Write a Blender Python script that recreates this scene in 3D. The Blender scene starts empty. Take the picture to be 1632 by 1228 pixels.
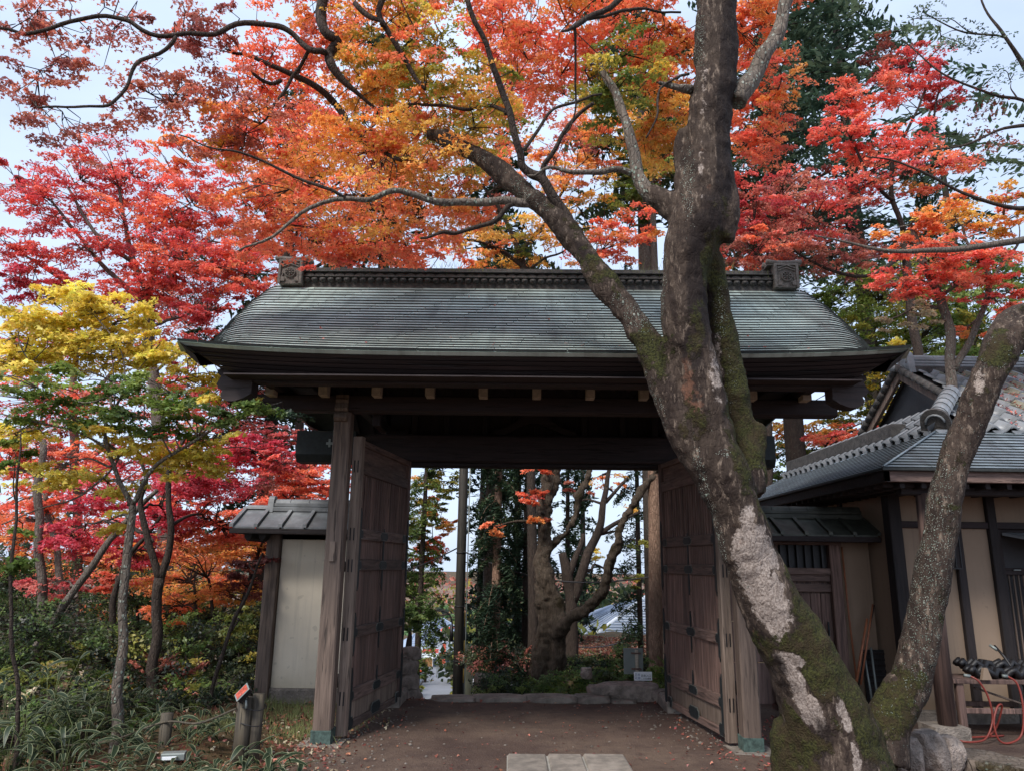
import bpy, bmesh, math, random
import numpy as np
from mathutils import Vector, Matrix, noise as mnoise
random.seed(7); rng = np.random.default_rng(11)
S = bpy.context.scene; COL = S.collection
# ------------------------------------------------------------------ camera, world, sun, exposure
F = 1180.0; PITCH = math.radians(13.5); ROLL = math.radians(0.8); EYE = 1.6
cam = bpy.data.objects.new('camera', bpy.data.cameras.new('camera')); COL.objects.link(cam); S.camera = cam
_u = Vector((0, -math.sin(PITCH), math.cos(PITCH))); _f = Vector((0, math.cos(PITCH), math.sin(PITCH))); _x = Vector((1, 0, 0))
_r = math.cos(ROLL)*_x + math.sin(ROLL)*_u; _up = -math.sin(ROLL)*_x + math.cos(ROLL)*_u
cam.matrix_world = Matrix(((_r.x, _up.x, -_f.x, 0), (_r.y, _up.y, -_f.y, 0), (_r.z, _up.z, -_f.z, EYE), (0, 0, 0, 1)))
cam.data.sensor_width = 36; cam.data.lens = F/1632*36; cam.data.clip_start = .05; cam.data.clip_end = 5000
S.render.resolution_x = 1024; S.render.resolution_y = 770
W = bpy.data.worlds.new('World'); S.world = W; W.use_nodes = True
SUN_EL, SUN_AZ = math.radians(48), math.radians(215)     # azimuth clockwise from +Y
def build_world():
    nt = W.node_tree; nt.nodes.clear(); N = nt.nodes.new; L = nt.links.new
    out = N('ShaderNodeOutputWorld'); bg = N('ShaderNodeBackground'); bg.inputs['Strength'].default_value = .1
    sky = N('ShaderNodeTexSky'); sky.sky_type = 'NISHITA'; sky.sun_disc = False
    sky.sun_elevation = SUN_EL; sky.sun_rotation = SUN_AZ; sky.dust_density = 2.0; sky.air_density = 1.0
    tc = N('ShaderNodeTexCoord'); mp = N('ShaderNodeMapping'); mp.inputs['Scale'].default_value = (1.2, 1.2, 3.0)
    no = N('ShaderNodeTexNoise'); no.inputs['Scale'].default_value = 1.7; no.inputs['Detail'].default_value = 5; no.inputs['Roughness'].default_value = .55
    cr = N('ShaderNodeMapRange'); cr.inputs['From Min'].default_value = .3; cr.inputs['From Max'].default_value = .68; cr.inputs['To Min'].default_value = .62; cr.inputs['To Max'].default_value = .97
    mx = N('ShaderNodeMix'); mx.data_type = 'RGBA'; mx.inputs['B'].default_value = (4.7, 5.6, 7.2, 1)
    L(tc.outputs['Generated'], mp.inputs[0]); L(mp.outputs[0], no.inputs['Vector']); L(no.outputs['Fac'], cr.inputs['Value'])
    L(cr.outputs[0], mx.inputs['Factor']); L(sky.outputs[0], mx.inputs['A']); L(mx.outputs['Result'], bg.inputs['Color']); L(bg.outputs[0], out.inputs[0])
build_world()
sun = bpy.data.objects.new('sun', bpy.data.lights.new('sun', 'SUN')); COL.objects.link(sun)
sun.data.energy = 2.0; sun.data.angle = math.radians(16); sun.data.color = (1, .96, .9)
_sd = Vector((math.sin(SUN_AZ)*math.cos(SUN_EL), math.cos(SUN_AZ)*math.cos(SUN_EL), math.sin(SUN_EL)))
sun.rotation_euler = _sd.to_track_quat('Z', 'Y').to_euler()
S.view_settings.view_transform = 'Standard'; S.view_settings.look = 'None'; S.view_settings.gamma = 1; S.view_settings.exposure = 0.92
try: S.view_settings.use_curve_mapping = False
except Exception: pass
S.render.engine = 'CYCLES'; S.cycles.max_bounces = 5; S.cycles.diffuse_bounces = 3; S.cycles.glossy_bounces = 2; S.cycles.transmission_bounces = 3; S.cycles.caustics_reflective = False; S.cycles.caustics_refractive = False

# ------------------------------------------------------------------ helpers
def ray(px, py):
    x = (px-816)/F; y = (614-py)/F
    xr = x*math.cos(ROLL)-y*math.sin(ROLL); yr = x*math.sin(ROLL)+y*math.cos(ROLL)
    return xr, math.cos(PITCH)-yr*math.sin(PITCH), math.sin(PITCH)+yr*math.cos(PITCH)
def at(px, py, Y):                       # the point of the place that lies Y metres ahead in that direction
    x, y, z = ray(px, py); return Vector((x/y*Y, Y, EYE+z/y*Y))
def sm(a, b, x):
    t = np.clip((np.asarray(x, float)-a)/(b-a), 0, 1); return t*t*(3-2*t)
def lin(c):
    return tuple(((v/255)/12.92 if v/255 <= .04045 else ((v/255+.055)/1.055)**2.4) for v in c)
def tag(o, label=None, cat=None, group=None, kind=None):
    if label: o['label'] = label
    if cat: o['category'] = cat
    if group: o['group'] = group
    if kind: o['kind'] = kind
    return o
def empty(name, loc=(0, 0, 0), rz=0, label=None, cat=None, group=None):
    o = bpy.data.objects.new(name, None); COL.objects.link(o); o.location = loc; o.rotation_euler = (0, 0, rz)
    return tag(o, label, cat, group)
def link(name, me, parent=None):
    o = bpy.data.objects.new(name, me); COL.objects.link(o); o.parent = parent; return o
class MB:
    def __init__(s): s.v = []; s.f = []; s.m = []; s.sm = []
    def add(s, vs, fs, mi=0, smooth=False):
        b = len(s.v); s.v += [tuple(p) for p in vs]
        for f in fs: s.f.append(tuple(i+b for i in f)); s.m.append(mi); s.sm.append(smooth)
        return s
    def box(s, x0, x1, y0, y1, z0, z1, mi=0, M=None):
        vs = [(x, y, z) for x in (x0, x1) for y in (y0, y1) for z in (z0, z1)]
        if M is not None: vs = [M @ Vector(p) for p in vs]
        return s.add(vs, [(0, 1, 3, 2), (4, 6, 7, 5), (0, 4, 5, 1), (2, 3, 7, 6), (0, 2, 6, 4), (1, 5, 7, 3)], mi)
    def bbox(s, x0, x1, y0, y1, z0, z1, c=.006, mi=0, M=None):   # box with chamfered edges along its longest axis
        d = (x1-x0, y1-y0, z1-z0); ax = d.index(max(d)); c = min(c, .3*min(d))
        if ax == 2: pr = [(x0+c, y0), (x1-c, y0), (x1, y0+c), (x1, y1-c), (x1-c, y1), (x0+c, y1), (x0, y1-c), (x0, y0+c)]; P = lambda a, b, t: (a, b, t); r = (z0, z1)
        elif ax == 0: pr = [(y0+c, z0), (y1-c, z0), (y1, z0+c), (y1, z1-c), (y1-c, z1), (y0+c, z1), (y0, z1-c), (y0, z0+c)]; P = lambda a, b, t: (t, a, b); r = (x0, x1)
        else: pr = [(z0+c, x0), (z1-c, x0), (z1, x0+c), (z1, x1-c), (z1-c, x1), (z0+c, x1), (z0, x1-c), (z0, x0+c)]; P = lambda a, b, t: (b, t, a); r = (y0, y1)
        vs = [P(a, b, r[0]) for a, b in pr]+[P(a, b, r[1]) for a, b in pr]
        if M is not None: vs = [M @ Vector(p) for p in vs]
        n = 8; return s.add(vs, [tuple(range(n))[::-1], tuple(range(n, 2*n))]+[(i, (i+1) % n, n+(i+1) % n, n+i) for i in range(n)], mi)
    def prism(s, pts, axis, a, b, mi=0, M=None):   # pts: 2D outline in the other two axes (cyclic order)
        def P(u, v, t): return {'x': (t, u, v), 'y': (u, t, v), 'z': (u, v, t)}[axis]
        n = len(pts); vs = [P(u, v, a) for u, v in pts]+[P(u, v, b) for u, v in pts]
        if M is not None: vs = [M @ Vector(p) for p in vs]
        return s.add(vs, [tuple(range(n))[::-1], tuple(range(n, 2*n))]+[(i, (i+1) % n, n+(i+1) % n, n+i) for i in range(n)], mi)
    def cyl(s, p0, p1, r0, r1=None, n=12, mi=0, smooth=True):
        return s.tube([p0, p1], [r0, r0 if r1 is None else r1], n, mi, smooth)
    def tube(s, path, rad, n=6, mi=0, smooth=True, cap=True):
        P = [Vector(p) for p in path]; m = len(P); vs = []
        up = Vector((0, 0, 1)); prev = None
        for i in range(m):
            d = (P[min(i+1, m-1)]-P[max(i-1, 0)]); d = d.normalized() if d.length > 1e-9 else Vector((0, 0, 1))
            if prev is None:
                a = d.cross(Vector((0, 1, .13)) if abs(d.z) > .7 else up).normalized()
            else:
                a = (prev-d*prev.dot(d)); a = a.normalized() if a.length > 1e-6 else d.orthogonal().normalized()
            prev = a; b = d.cross(a); r = rad[i] if hasattr(rad, '__len__') else rad
            for k in range(n):
                t = 2*math.pi*k/n; vs.append(P[i]+(a*math.cos(t)+b*math.sin(t))*r)
        fs = [(i*n+k, i*n+(k+1) % n, (i+1)*n+(k+1) % n, (i+1)*n+k) for i in range(m-1) for k in range(n)]
        if cap: fs += [tuple(range(n))[::-1], tuple(range((m-1)*n, m*n))]
        return s.add(vs, fs, mi, smooth)
    def mesh(s, name, mats):
        me = bpy.data.meshes.new(name); me.from_pydata(s.v, [], s.f)
        for m in (mats if isinstance(mats, (list, tuple)) else [mats]): me.materials.append(m)
        me.polygons.foreach_set('material_index', s.m); me.polygons.foreach_set('use_smooth', s.sm); me.update(); return me
    def build(s, name, mats, parent=None): return link(name, s.mesh(name, mats), parent)
def spline(pts, k=6):                    # Catmull-Rom through points of any dimension
    P = [np.array(p, float) for p in pts]; P = [2*P[0]-P[1]]+P+[2*P[-1]-P[-2]]; out = []
    for i in range(1, len(P)-2):
        for j in range(k):
            t = j/k; out.append(.5*((2*P[i])+(-P[i-1]+P[i+1])*t+(2*P[i-1]-5*P[i]+4*P[i+1]-P[i+2])*t*t+(-P[i-1]+3*P[i]-3*P[i+1]+P[i+2])*t**3))
    out.append(P[-2]); return out
def npmesh(name, V, polys_k, idx, mats, cols=None, smooth=False):
    """V (n,3), idx flat loop indices, all polys with polys_k corners"""
    me = bpy.data.meshes.new(name); nv = len(V); nl = len(idx); npol = nl//polys_k
    me.vertices.add(nv); me.vertices.foreach_set('co', V.astype(np.float32).ravel())
    me.loops.add(nl); me.loops.foreach_set('vertex_index', idx.astype(np.int32))
    me.polygons.add(npol); me.polygons.foreach_set('loop_start', np.arange(0, nl, polys_k, dtype=np.int32))
    me.polygons.foreach_set('loop_total', np.full(npol, polys_k, np.int32))
    if smooth: me.polygons.foreach_set('use_smooth', np.ones(npol, bool))
    me.update(calc_edges=True)
    if cols is not None:
        a = me.color_attributes.new('col', 'FLOAT_COLOR', 'POINT')
        a.data.foreach_set('color', np.c_[cols, np.ones(nv)].astype(np.float32).ravel())
    for m in (mats if isinstance(mats, (list, tuple)) else [mats]): me.materials.append(m)
    return me

# ------------------------------------------------------------------ materials
class NT:
    def __init__(s, name):
        s.m = bpy.data.materials.new(name); s.m.use_nodes = True; s.t = s.m.node_tree; s.t.nodes.clear()
        s.out = s.N('ShaderNodeOutputMaterial'); s.tc = s.N('ShaderNodeTexCoord')
    def N(s, t, **kw):
        n = s.t.nodes.new(t)
        for k, v in kw.items(): setattr(n, k, v)
        return n
    def L(s, a, b): s.t.links.new(a, b)
    def map(s, scale, coord='Object'):
        m = s.N('ShaderNodeMapping'); m.inputs['Scale'].default_value = scale; s.L(s.tc.outputs[coord], m.inputs[0]); return m.outputs[0]
    def noise(s, vec, scale=5, detail=5, rough=.55, dist=0):
        n = s.N('ShaderNodeTexNoise'); n.inputs['Scale'].default_value = scale; n.inputs['Detail'].default_value = detail
        n.inputs['Roughness'].default_value = rough; n.inputs['Distortion'].default_value = dist; s.L(vec, n.inputs['Vector']); return n.outputs['Fac']
    def voro(s, vec, scale, feat='F1', out='Distance'):
        n = s.N('ShaderNodeTexVoronoi', feature=feat); n.inputs['Scale'].default_value = scale; s.L(vec, n.inputs['Vector']); return n.outputs[out]
    def rng(s, v, a, b, c=0, d=1):
        n = s.N('ShaderNodeMapRange'); n.interpolation_type = 'SMOOTHSTEP'
        for k, x in zip(('From Min', 'From Max', 'To Min', 'To Max'), (a, b, c, d)): n.inputs[k].default_value = x
        s.L(v, n.inputs['Value']); return n.outputs[0]
    def mix(s, f, a, b, mode='MIX'):
        n = s.N('ShaderNodeMix', data_type='RGBA', blend_type=mode)
        for k, v in (('Factor', f), ('A', a), ('B', b)):
            if hasattr(v, 'is_linked') or hasattr(v, 'links'): s.L(v, n.inputs[k])
            elif k == 'Factor': n.inputs[k].default_value = v
            else: n.inputs[k].default_value = (*v[:3], 1)
        return n.outputs['Result']
    def math(s, op, a, b=0):
        n = s.N('ShaderNodeMath', operation=op)
        for i, v in enumerate((a, b)):
            if hasattr(v, 'links'): s.L(v, n.inputs[i])
            else: n.inputs[i].default_value = v
        return n.outputs[0]
    def bsdf(s, col, rough=.7, bump=None, bstr=.5, bdist=.01, metal=0, spec=.5):
        b = s.N('ShaderNodeBsdfPrincipled')
        for k, v in (('Base Color', col), ('Roughness', rough)):
            if hasattr(v, 'links'): s.L(v, b.inputs[k])
            else: b.inputs[k].default_value = (*v[:3], 1) if k == 'Base Color' else v
        b.inputs['Metallic'].default_value = metal; b.inputs['Specular IOR Level'].default_value = spec
        if bump is not None:
            n = s.N('ShaderNodeBump'); n.inputs['Strength'].default_value = bstr; n.inputs['Distance'].default_value = bdist
            s.L(bump, n.inputs['Height']); s.L(n.outputs[0], b.inputs['Normal'])
        s.L(b.outputs[0], s.out.inputs[0]); return b
def wood(name, c1, c2, grain=(28, 28, 1.6), rough=.75, bd=.006, rnd=.25):
    t = NT(name); v = t.map(grain); g = t.noise(v, 1.0, 7, .65, .6); g2 = t.noise(t.map((3, 3, .6)), 1.2, 4)
    oi = t.N('ShaderNodeObjectInfo')
    c = t.mix(t.rng(g, .32, .68), c1, c2); c = t.mix(t.rng(g2, .35, .7, 0, .55), c, tuple(x*.55 for x in c1))
    hv = t.N('ShaderNodeHueSaturation'); t.L(c, hv.inputs['Color']); t.L(t.rng(oi.outputs['Random'], 0, 1, 1-rnd, 1+rnd), hv.inputs['Value'])
    cracks = t.rng(t.noise(t.map(tuple(x*1.7 for x in grain)), 1, 3, .5, .3), .3, .42)
    c3 = t.mix(t.math('SUBTRACT', 1, cracks), hv.outputs[0], tuple(x*.3 for x in c1))
    t.bsdf(c3, rough, t.math('ADD', g, cracks), .8, bd); return t.m
def plain(name, c, rough=.7, var=.25, scale=6, metal=0, bstr=.3, bd=.005, spec=.5):
    t = NT(name); n = t.noise(t.map((1, 1, 1)), scale, 7, .6); n2 = t.noise(t.map((1, 1, 1)), scale*6, 4)
    oi = t.N('ShaderNodeObjectInfo')
    col = t.mix(t.rng(n, .3, .7), tuple(x*(1-var) for x in c), tuple(min(1, x*(1+var)) for x in c))
    hv = t.N('ShaderNodeHueSaturation'); t.L(col, hv.inputs['Color']); t.L(t.rng(oi.outputs['Random'], 0, 1, .88, 1.12), hv.inputs['Value'])
    t.bsdf(hv.outputs[0], rough, t.math('ADD', n, n2), bstr, bd, metal, spec); return t.m
def leafmat(name, trans=.45, gloss=.12):
    t = NT(name); a = t.N('ShaderNodeAttribute'); a.attribute_name = 'col'
    d = t.N('ShaderNodeBsdfDiffuse'); tr = t.N('ShaderNodeBsdfTranslucent'); g = t.N('ShaderNodeBsdfGlossy'); g.inputs['Roughness'].default_value = .45
    hs = t.N('ShaderNodeHueSaturation'); hs.inputs['Saturation'].default_value = .93; hs.inputs['Value'].default_value = 1.35; t.L(a.outputs['Color'], hs.inputs['Color'])
    h2 = t.N('ShaderNodeHueSaturation'); h2.inputs['Saturation'].default_value = .88; h2.inputs['Value'].default_value = 1.15; t.L(a.outputs['Color'], h2.inputs['Color'])
    t.L(h2.outputs[0], d.inputs[0]); t.L(hs.outputs[0], tr.inputs[0]); g.inputs[0].default_value = (.5, .5, .5, 1)
    m = t.N('ShaderNodeMixShader'); m.inputs[0].default_value = trans; t.L(d.outputs[0], m.inputs[1]); t.L(tr.outputs[0], m.inputs[2])
    m2 = t.N('ShaderNodeMixShader'); m2.inputs[0].default_value = gloss*.4; t.L(m.outputs[0], m2.inputs[1]); t.L(g.outputs[0], m2.inputs[2])
    t.L(m2.outputs[0], t.out.inputs[0]); return t.m
def bark(name, c1, c2, lichen=.25, moss=.2, vscale=1.0, painted=False):
    t = NT(name); v = t.map((22*vscale, 22*vscale, 7*vscale)); f = t.noise(v, 1, 8, .65, .8); v1 = t.map((1, 1, 1))
    crack = t.voro(t.map((16*vscale, 16*vscale, 6*vscale)), 1.6, 'DISTANCE_TO_EDGE')
    big = t.noise(v1, 1.6*vscale, 4); n3 = t.noise(v1, 9*vscale, 6, .65); n4 = t.noise(v1, 60*vscale, 3, .6)
    c = t.mix(t.rng(f, .3, .7), c1, c2); c = t.mix(t.rng(crack, 0, .09, .22 if painted else .5, 0), c, tuple(x*.35 for x in c1))
    c = t.mix(t.rng(big, .35, .65, 0, .6), c, tuple(x*.5 for x in c1))
    def attr(nm):
        a = t.N('ShaderNodeAttribute'); a.attribute_name = nm; return a.outputs['Fac']
    h = t.math('ADD', f, t.math('MULTIPLY', t.rng(crack, 0, .12), .18 if painted else .6))
    if painted:
        pale = t.rng(t.math('ADD', attr('pale'), t.math('MULTIPLY', t.math('SUBTRACT', t.noise(v1, 11, 8, .75), .5), 2.0)), .42, .58)
        pc = t.mix(t.rng(t.noise(t.map((60, 60, 60)), 1, 8, .8), .36, .66), lin((176, 162, 152)), lin((98, 84, 75)))
        sk = t.noise(t.map((7, 7, 2.2)), 1, 7, .7, .8); c = t.mix(t.rng(sk, .42, .62, 0, .85), c, lin((44, 34, 30))); c = t.mix(t.rng(t.noise(t.map((30, 30, 9)), 1, 6, .7), .52, .7, 0, .7), c, lin((150, 132, 116)))
        c = t.mix(pale, c, pc)
        red = t.rng(t.math('ADD', attr('red'), t.math('MULTIPLY', t.math('SUBTRACT', n3, .5), 1.4)), .42, .62, 0, .8)
        c = t.mix(red, c, lin((112, 78, 62)))
        mm = t.math('ADD', attr('moss'), t.math('MULTIPLY', t.math('SUBTRACT', t.noise(v1, 7, 8, .7), .5), 2.4)); mossf = t.rng(mm, .42, .6)
        c = t.mix(t.rng(t.math('ADD', attr('dark'), t.math('MULTIPLY', t.math('SUBTRACT', t.noise(t.map((6, 6, 2.5)), 1, 7, .7), .5), 1.3)), .4, .62, 0, .85), c, lin((36, 28, 26)))
        lm = t.math('ADD', attr('lichen'), t.math('MULTIPLY', t.math('SUBTRACT', t.noise(v1, 22, 4, .6), .5), 1.4))
    else:
        mm = t.math('ADD', t.noise(v1, 2.5, 6, .7), moss*.4-.2); mossf = t.rng(mm, .52, .62)
        lm = t.math('ADD', t.math('MULTIPLY', n3, .6), lichen)
    mc = t.mix(t.rng(n4, .3, .7), lin((34, 34, 18)), lin((70, 70, 34))); mc = t.mix(t.rng(t.noise(v1, 5, 6, .75), .42, .6, 0, .8), mc, lin((56, 44, 30)))
    c = t.mix(mossf if painted or moss > 0 else 0.0, c, mc)
    if lichen > 0:
        sp = t.math('ADD', t.voro(t.map((1, 1, .7)), 30*vscale if not painted else 30), t.math('MULTIPLY', t.noise(v1, 50, 3, .6), .35)); spot = t.rng(sp, .52, .38)
        lich = t.math('MULTIPLY', spot, t.rng(lm, .45, .6))
        if painted:
            sp2 = t.rng(t.math('ADD', t.voro(v1, 78), t.math('MULTIPLY', n4, .25)), .48, .32); lich = t.math('MAXIMUM', t.math('MULTIPLY', sp2, t.rng(lm, .56, .72)), t.math('MULTIPLY', spot, t.rng(lm, .82, .98)))
        c = t.mix(lich, c, t.mix(t.rng(n3, .4, .6), lin((156, 158, 146)), lin((132, 144, 130)))); h = t.math('ADD', h, t.math('MULTIPLY', lich, .6))
    h = t.math('ADD', h, t.math('MULTIPLY', mossf, n4)); h = t.math('ADD', h, t.math('MULTIPLY', n4, .5))
    t.bsdf(c, .9, h, 1.0, .012/vscale**.5, 0, .25); return t.m
M = {}
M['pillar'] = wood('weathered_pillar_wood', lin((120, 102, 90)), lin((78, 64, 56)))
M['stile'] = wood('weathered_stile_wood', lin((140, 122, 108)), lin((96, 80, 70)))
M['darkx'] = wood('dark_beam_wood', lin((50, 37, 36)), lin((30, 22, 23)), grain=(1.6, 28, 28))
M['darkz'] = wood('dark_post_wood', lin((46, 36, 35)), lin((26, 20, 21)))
M['fascia'] = wood('eave_board_wood', lin((58, 45, 43)), lin((36, 28, 28)), grain=(1.2, 20, 20))
M['door'] = wood('door_panel_wood', lin((134, 106, 95)), lin((70, 54, 49)), grain=(30, 30, 1.4), bd=.004)
M['doorx'] = wood('door_rail_wood', lin((126, 102, 92)), lin((76, 60, 54)), grain=(3, 30, 30), bd=.004)
M['endgrain'] = plain('pale_end_grain', lin((176, 164, 148)), .8, .2, 30)
M['iron'] = plain('black_iron_fitting', lin((30, 36, 38)), .6, .3, 20, .1)
M['rim'] = plain('worn_iron_rim', lin((104, 106, 100)), .6, .3, 20, .2); M['patina'] = plain('green_copper_shoe', lin((70, 88, 82)), .75, .5, 22, .1)
M['tile'] = plain('grey_roof_tile', lin((120, 122, 124)), .42, .3, 5, 0)
M['oldtile'] = plain('old_dark_tile', lin((62, 58, 55)), .75, .45, 14, 0, .8, .01)
M['ornament'] = plain('weathered_ornament_clay', lin((96, 88, 81)), .8, .35, 22, 0, .8, .01)
def plaster(name, c):
    t = NT(name); g = t.N('ShaderNodeNewGeometry'); sp = t.N('ShaderNodeSeparateXYZ'); t.L(g.outputs['Position'], sp.inputs[0]); v = t.map((1, 1, 1))
    n = t.noise(v, 2.2, 6, .6); st = t.noise(t.map((16, 16, .7)), 1, 6, .65, .3); f = t.noise(v, 50, 4, .7)
    k = t.mix(t.rng(n, .3, .7), tuple(x*.9 for x in c), c); k = t.mix(t.rng(st, .52, .75, 0, .38), k, tuple(x*.55 for x in c))
    low = t.rng(t.math('ADD', sp.outputs['Z'], t.math('MULTIPLY', n, .5)), .75, .3, 0, .55); k = t.mix(low, k, (c[0]*.55, c[1]*.52, c[2]*.42))
    k = t.mix(t.rng(t.noise(v, 9, 3, .5), .66, .7, 0, .35), k, tuple(x*.5 for x in c))
    t.bsdf(k, .92, t.math('ADD', n, f), .35, .004); return t.m
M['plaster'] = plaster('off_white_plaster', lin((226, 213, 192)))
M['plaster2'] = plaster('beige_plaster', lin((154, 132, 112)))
M['stone'] = plain('grey_stone', lin((128, 118, 108)), .85, .35, 7, 0, 1, .02)
M['rock'] = plain('rough_rock', lin((148, 134, 124)), .9, .4, 9, 0, 1, .03)
M['concrete'] = plain('concrete', lin((150, 146, 138)), .85, .15, 8)
M['white'] = plain('white_metal', lin((228, 230, 232)), .5, .04, 4)
M['greymetal'] = plain('grey_metal', lin((132, 138, 134)), .5, .1, 4, .3)
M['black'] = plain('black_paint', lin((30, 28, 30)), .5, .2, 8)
M['hose'] = plain('orange_rubber_hose', lin((128, 50, 38)), .4, .1, 6)
M['bamboo'] = plain('bamboo_pole', lin((150, 92, 62)), .5, .25, 12)
M['leaf'] = leafmat('leaf'); M['fleaf'] = leafmat('fallen_leaf', .1, .1); M['needle'] = leafmat('needle', .25, .1)
M['bark_main'] = bark('mossy_bark_main', lin((88, 74, 64)), lin((50, 40, 35)), .3, .3, 1, True)
M['bark_dark'] = bark('dark_bark', lin((84, 72, 64)), lin((50, 41, 37)), .12, .1, 1.3)
M['bark_grey'] = bark('grey_bark', lin((128, 116, 106)), lin((86, 74, 66)), .2, .1, 1.2)
M['bark_lichen'] = bark('pale_lichen_bark', lin((136, 124, 112)), lin((84, 72, 64)), .44, .1, .9)
M['bark_red'] = bark('reddish_cedar_bark', lin((172, 140, 118)), lin((112, 84, 68)), 0, 0, 1.2)
def copper(name, base, dark):
    t = NT(name); oi = t.N('ShaderNodeObjectInfo'); geo = t.N('ShaderNodeNewGeometry')
    def gmap(sc):
        m = t.N('ShaderNodeMapping'); m.inputs['Scale'].default_value = sc; t.L(geo.outputs['Position'], m.inputs[0]); return m.outputs[0]
    n = t.noise(gmap((1.1, .5, .5)), 1.6, 6, .6); n2 = t.noise(gmap((2, 14, 14)), 1, 5); st = t.noise(gmap((9, .8, .8)), 1, 5, .6)
    c = t.mix(t.rng(n, .35, .65), base, dark); c = t.mix(t.rng(st, .45, .75, 0, .45), c, lin((74, 70, 66))); c = t.mix(t.rng(n2, .5, .75, 0, .5), c, lin((138, 150, 144)))
    hv = t.N('ShaderNodeHueSaturation'); t.L(c, hv.inputs['Color']); t.L(t.rng(oi.outputs['Random'], 0, 1, .78, 1.18), hv.inputs['Value'])
    t.bsdf(hv.outputs[0], .36, t.math('ADD', n2, st), .25, .004, .15, .7); return t.m
M['copper'] = copper('patinated_copper', lin((190, 204, 196)), lin((158, 168, 161))); M['seam_shade'] = plain('shadow_dark_copper_fold', lin((40, 42, 40)), .7, .3, 20)  # seam: undercut shadow below each copper course painted as a dark fold
def ground_mat():
    t = NT('earth_ground'); g = t.N('ShaderNodeNewGeometry'); pos = g.outputs['Position']
    sp = t.N('ShaderNodeSeparateXYZ'); t.L(pos, sp.inputs[0])
    n = t.noise(pos, .8, 8, .65); n2 = t.noise(pos, 5, 8, .7); n3 = t.noise(pos, 40, 5, .7); vo = t.rng(t.voro(pos, 45), .1, .5)
    dirt = t.mix(t.rng(n, .35, .65), lin((84, 67, 60)), lin((110, 92, 80))); dirt = t.mix(t.rng(n2, .45, .7, 0, .6), dirt, lin((70, 55, 52)))
    dirt = t.mix(t.rng(n3, .55, .75, 0, .5), dirt, lin((150, 136, 122)))
    litter = t.mix(t.rng(n2, .35, .65), lin((70, 62, 42)), lin((104, 78, 56))); litter = t.mix(t.rng(n3, .45, .7, 0, .6), litter, lin((48, 56, 30)))
    e = t.math('ADD', sp.outputs['X'], t.math('MULTIPLY', t.math('SUBTRACT', n2, .5), 1.2)); left = t.rng(e, -1.55, -1.95)
    far = t.rng(sp.outputs['Y'], 9.7, 10.3); k = t.math('MAXIMUM', left, far)
    c = t.mix(k, dirt, litter)
    t.bsdf(c, .95, t.math('ADD', t.math('ADD', n2, t.math('MULTIPLY', n3, .35)), t.math('MULTIPLY', vo, .15)), .9, .03, 0, .2); return t.m
M['ground'] = ground_mat(); M['road'] = plain('road_asphalt', lin((128, 128, 132)), .9, .08, 1)
M['hill'] = plain('hill_forest', lin((96, 92, 66)), .95, .5, .05, 0, 1, 2.0)

# ------------------------------------------------------------------ terrain
def road_x(y): return -.098*y+.002*y
def height(x, y):
    x = np.asarray(x, float); y = np.asarray(y, float)
    zr = np.interp(y, [9.6, 10.4, 14, 30, 45, 130, 400, 3000], [0, -.25, -1.9, -5.0, -6.1, -13, -24, -30])
    zp = np.interp(y, [9.6, 10.4, 30, 45, 90, 400, 3000], [0, -.12, -.95, -4.5, -11, -24, -30])
    zl = np.interp(y, [6, 9.6, 14, 30, 45, 130, 400, 3000], [0, -.25, -1.3, -3.2, -5.6, -12.6, -24, -30])
    xr = road_x(y); w = sm(1.6, 2.8, x-xr)*(y > 0); wl = sm(1.9, 4.2, xr-x)
    z = zr*(1-w)*(1-wl)+zp*w+zl*wl*(1-w)
    z = np.where(y < 9.6, 0, z)
    lf = sm(-2.5, -9, x)*(1-sm(12, 40, y)); z = z-1.1*lf*sm(3, 8, y)
    b = (.05*np.sin(x*1.7+y*.9)+.04*np.sin(x*3.1-y*2.3)+.012*np.sin(x*9+y*7))
    out = 1-(sm(-2.6, -2.2, x)*(1-sm(9.6, 10.5, y))); z = z+b*out+.012*np.sin(x*5.1+1)*np.sin(y*4.3)*(1-out)
    return z
def hz(x, y): return float(height(x, y))
def build_ground():
    def warp(a, b, n, k): t = np.linspace(-1, 1, n); return np.sinh(t*k)/np.sinh(k)*(b-a)/2+(a+b)/2
    xs = warp(-1500, 1500, 200, 8.2); ys = np.r_[np.linspace(-30, 2, 12), np.linspace(2.3, 16, 110), 16+np.geomspace(.3, 2800, 90)]
    X, Y = np.meshgrid(xs, ys); Z = height(X, Y); V = np.c_[X.ravel(), Y.ravel(), Z.ravel()]; nx, ny = len(xs), len(ys)
    i = (np.arange(ny-1)[:, None]*nx+np.arange(nx-1)[None, :]).ravel(); idx = np.c_[i, i+1, i+nx+1, i+nx].ravel()
    o = link('ground', npmesh('ground', V, 4, idx, M['ground'], smooth=True)); o['kind'] = 'structure'
build_ground()
def build_road():
    ys = np.r_[np.linspace(12, 60, 40), np.linspace(63, 180, 30)]; V = []
    for y in ys:
        x = road_x(y)
        for dx in np.linspace(-1.9, 1.5, 6): V.append((x+dx, y, float(np.interp(y, [9.6, 10.4, 14, 30, 45, 130, 400], [0, -.25, -1.9, -5.0, -6.1, -13, -24]))+.06))
    V = np.array(V); i = (np.arange(len(ys)-1)[:, None]*6+np.arange(5)[None, :]).ravel(); idx = np.c_[i, i+1, i+7, i+6].ravel()
    o = link('road', npmesh('road', V, 4, idx, M['road'], smooth=True)); o['kind'] = 'structure'
build_road()
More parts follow.
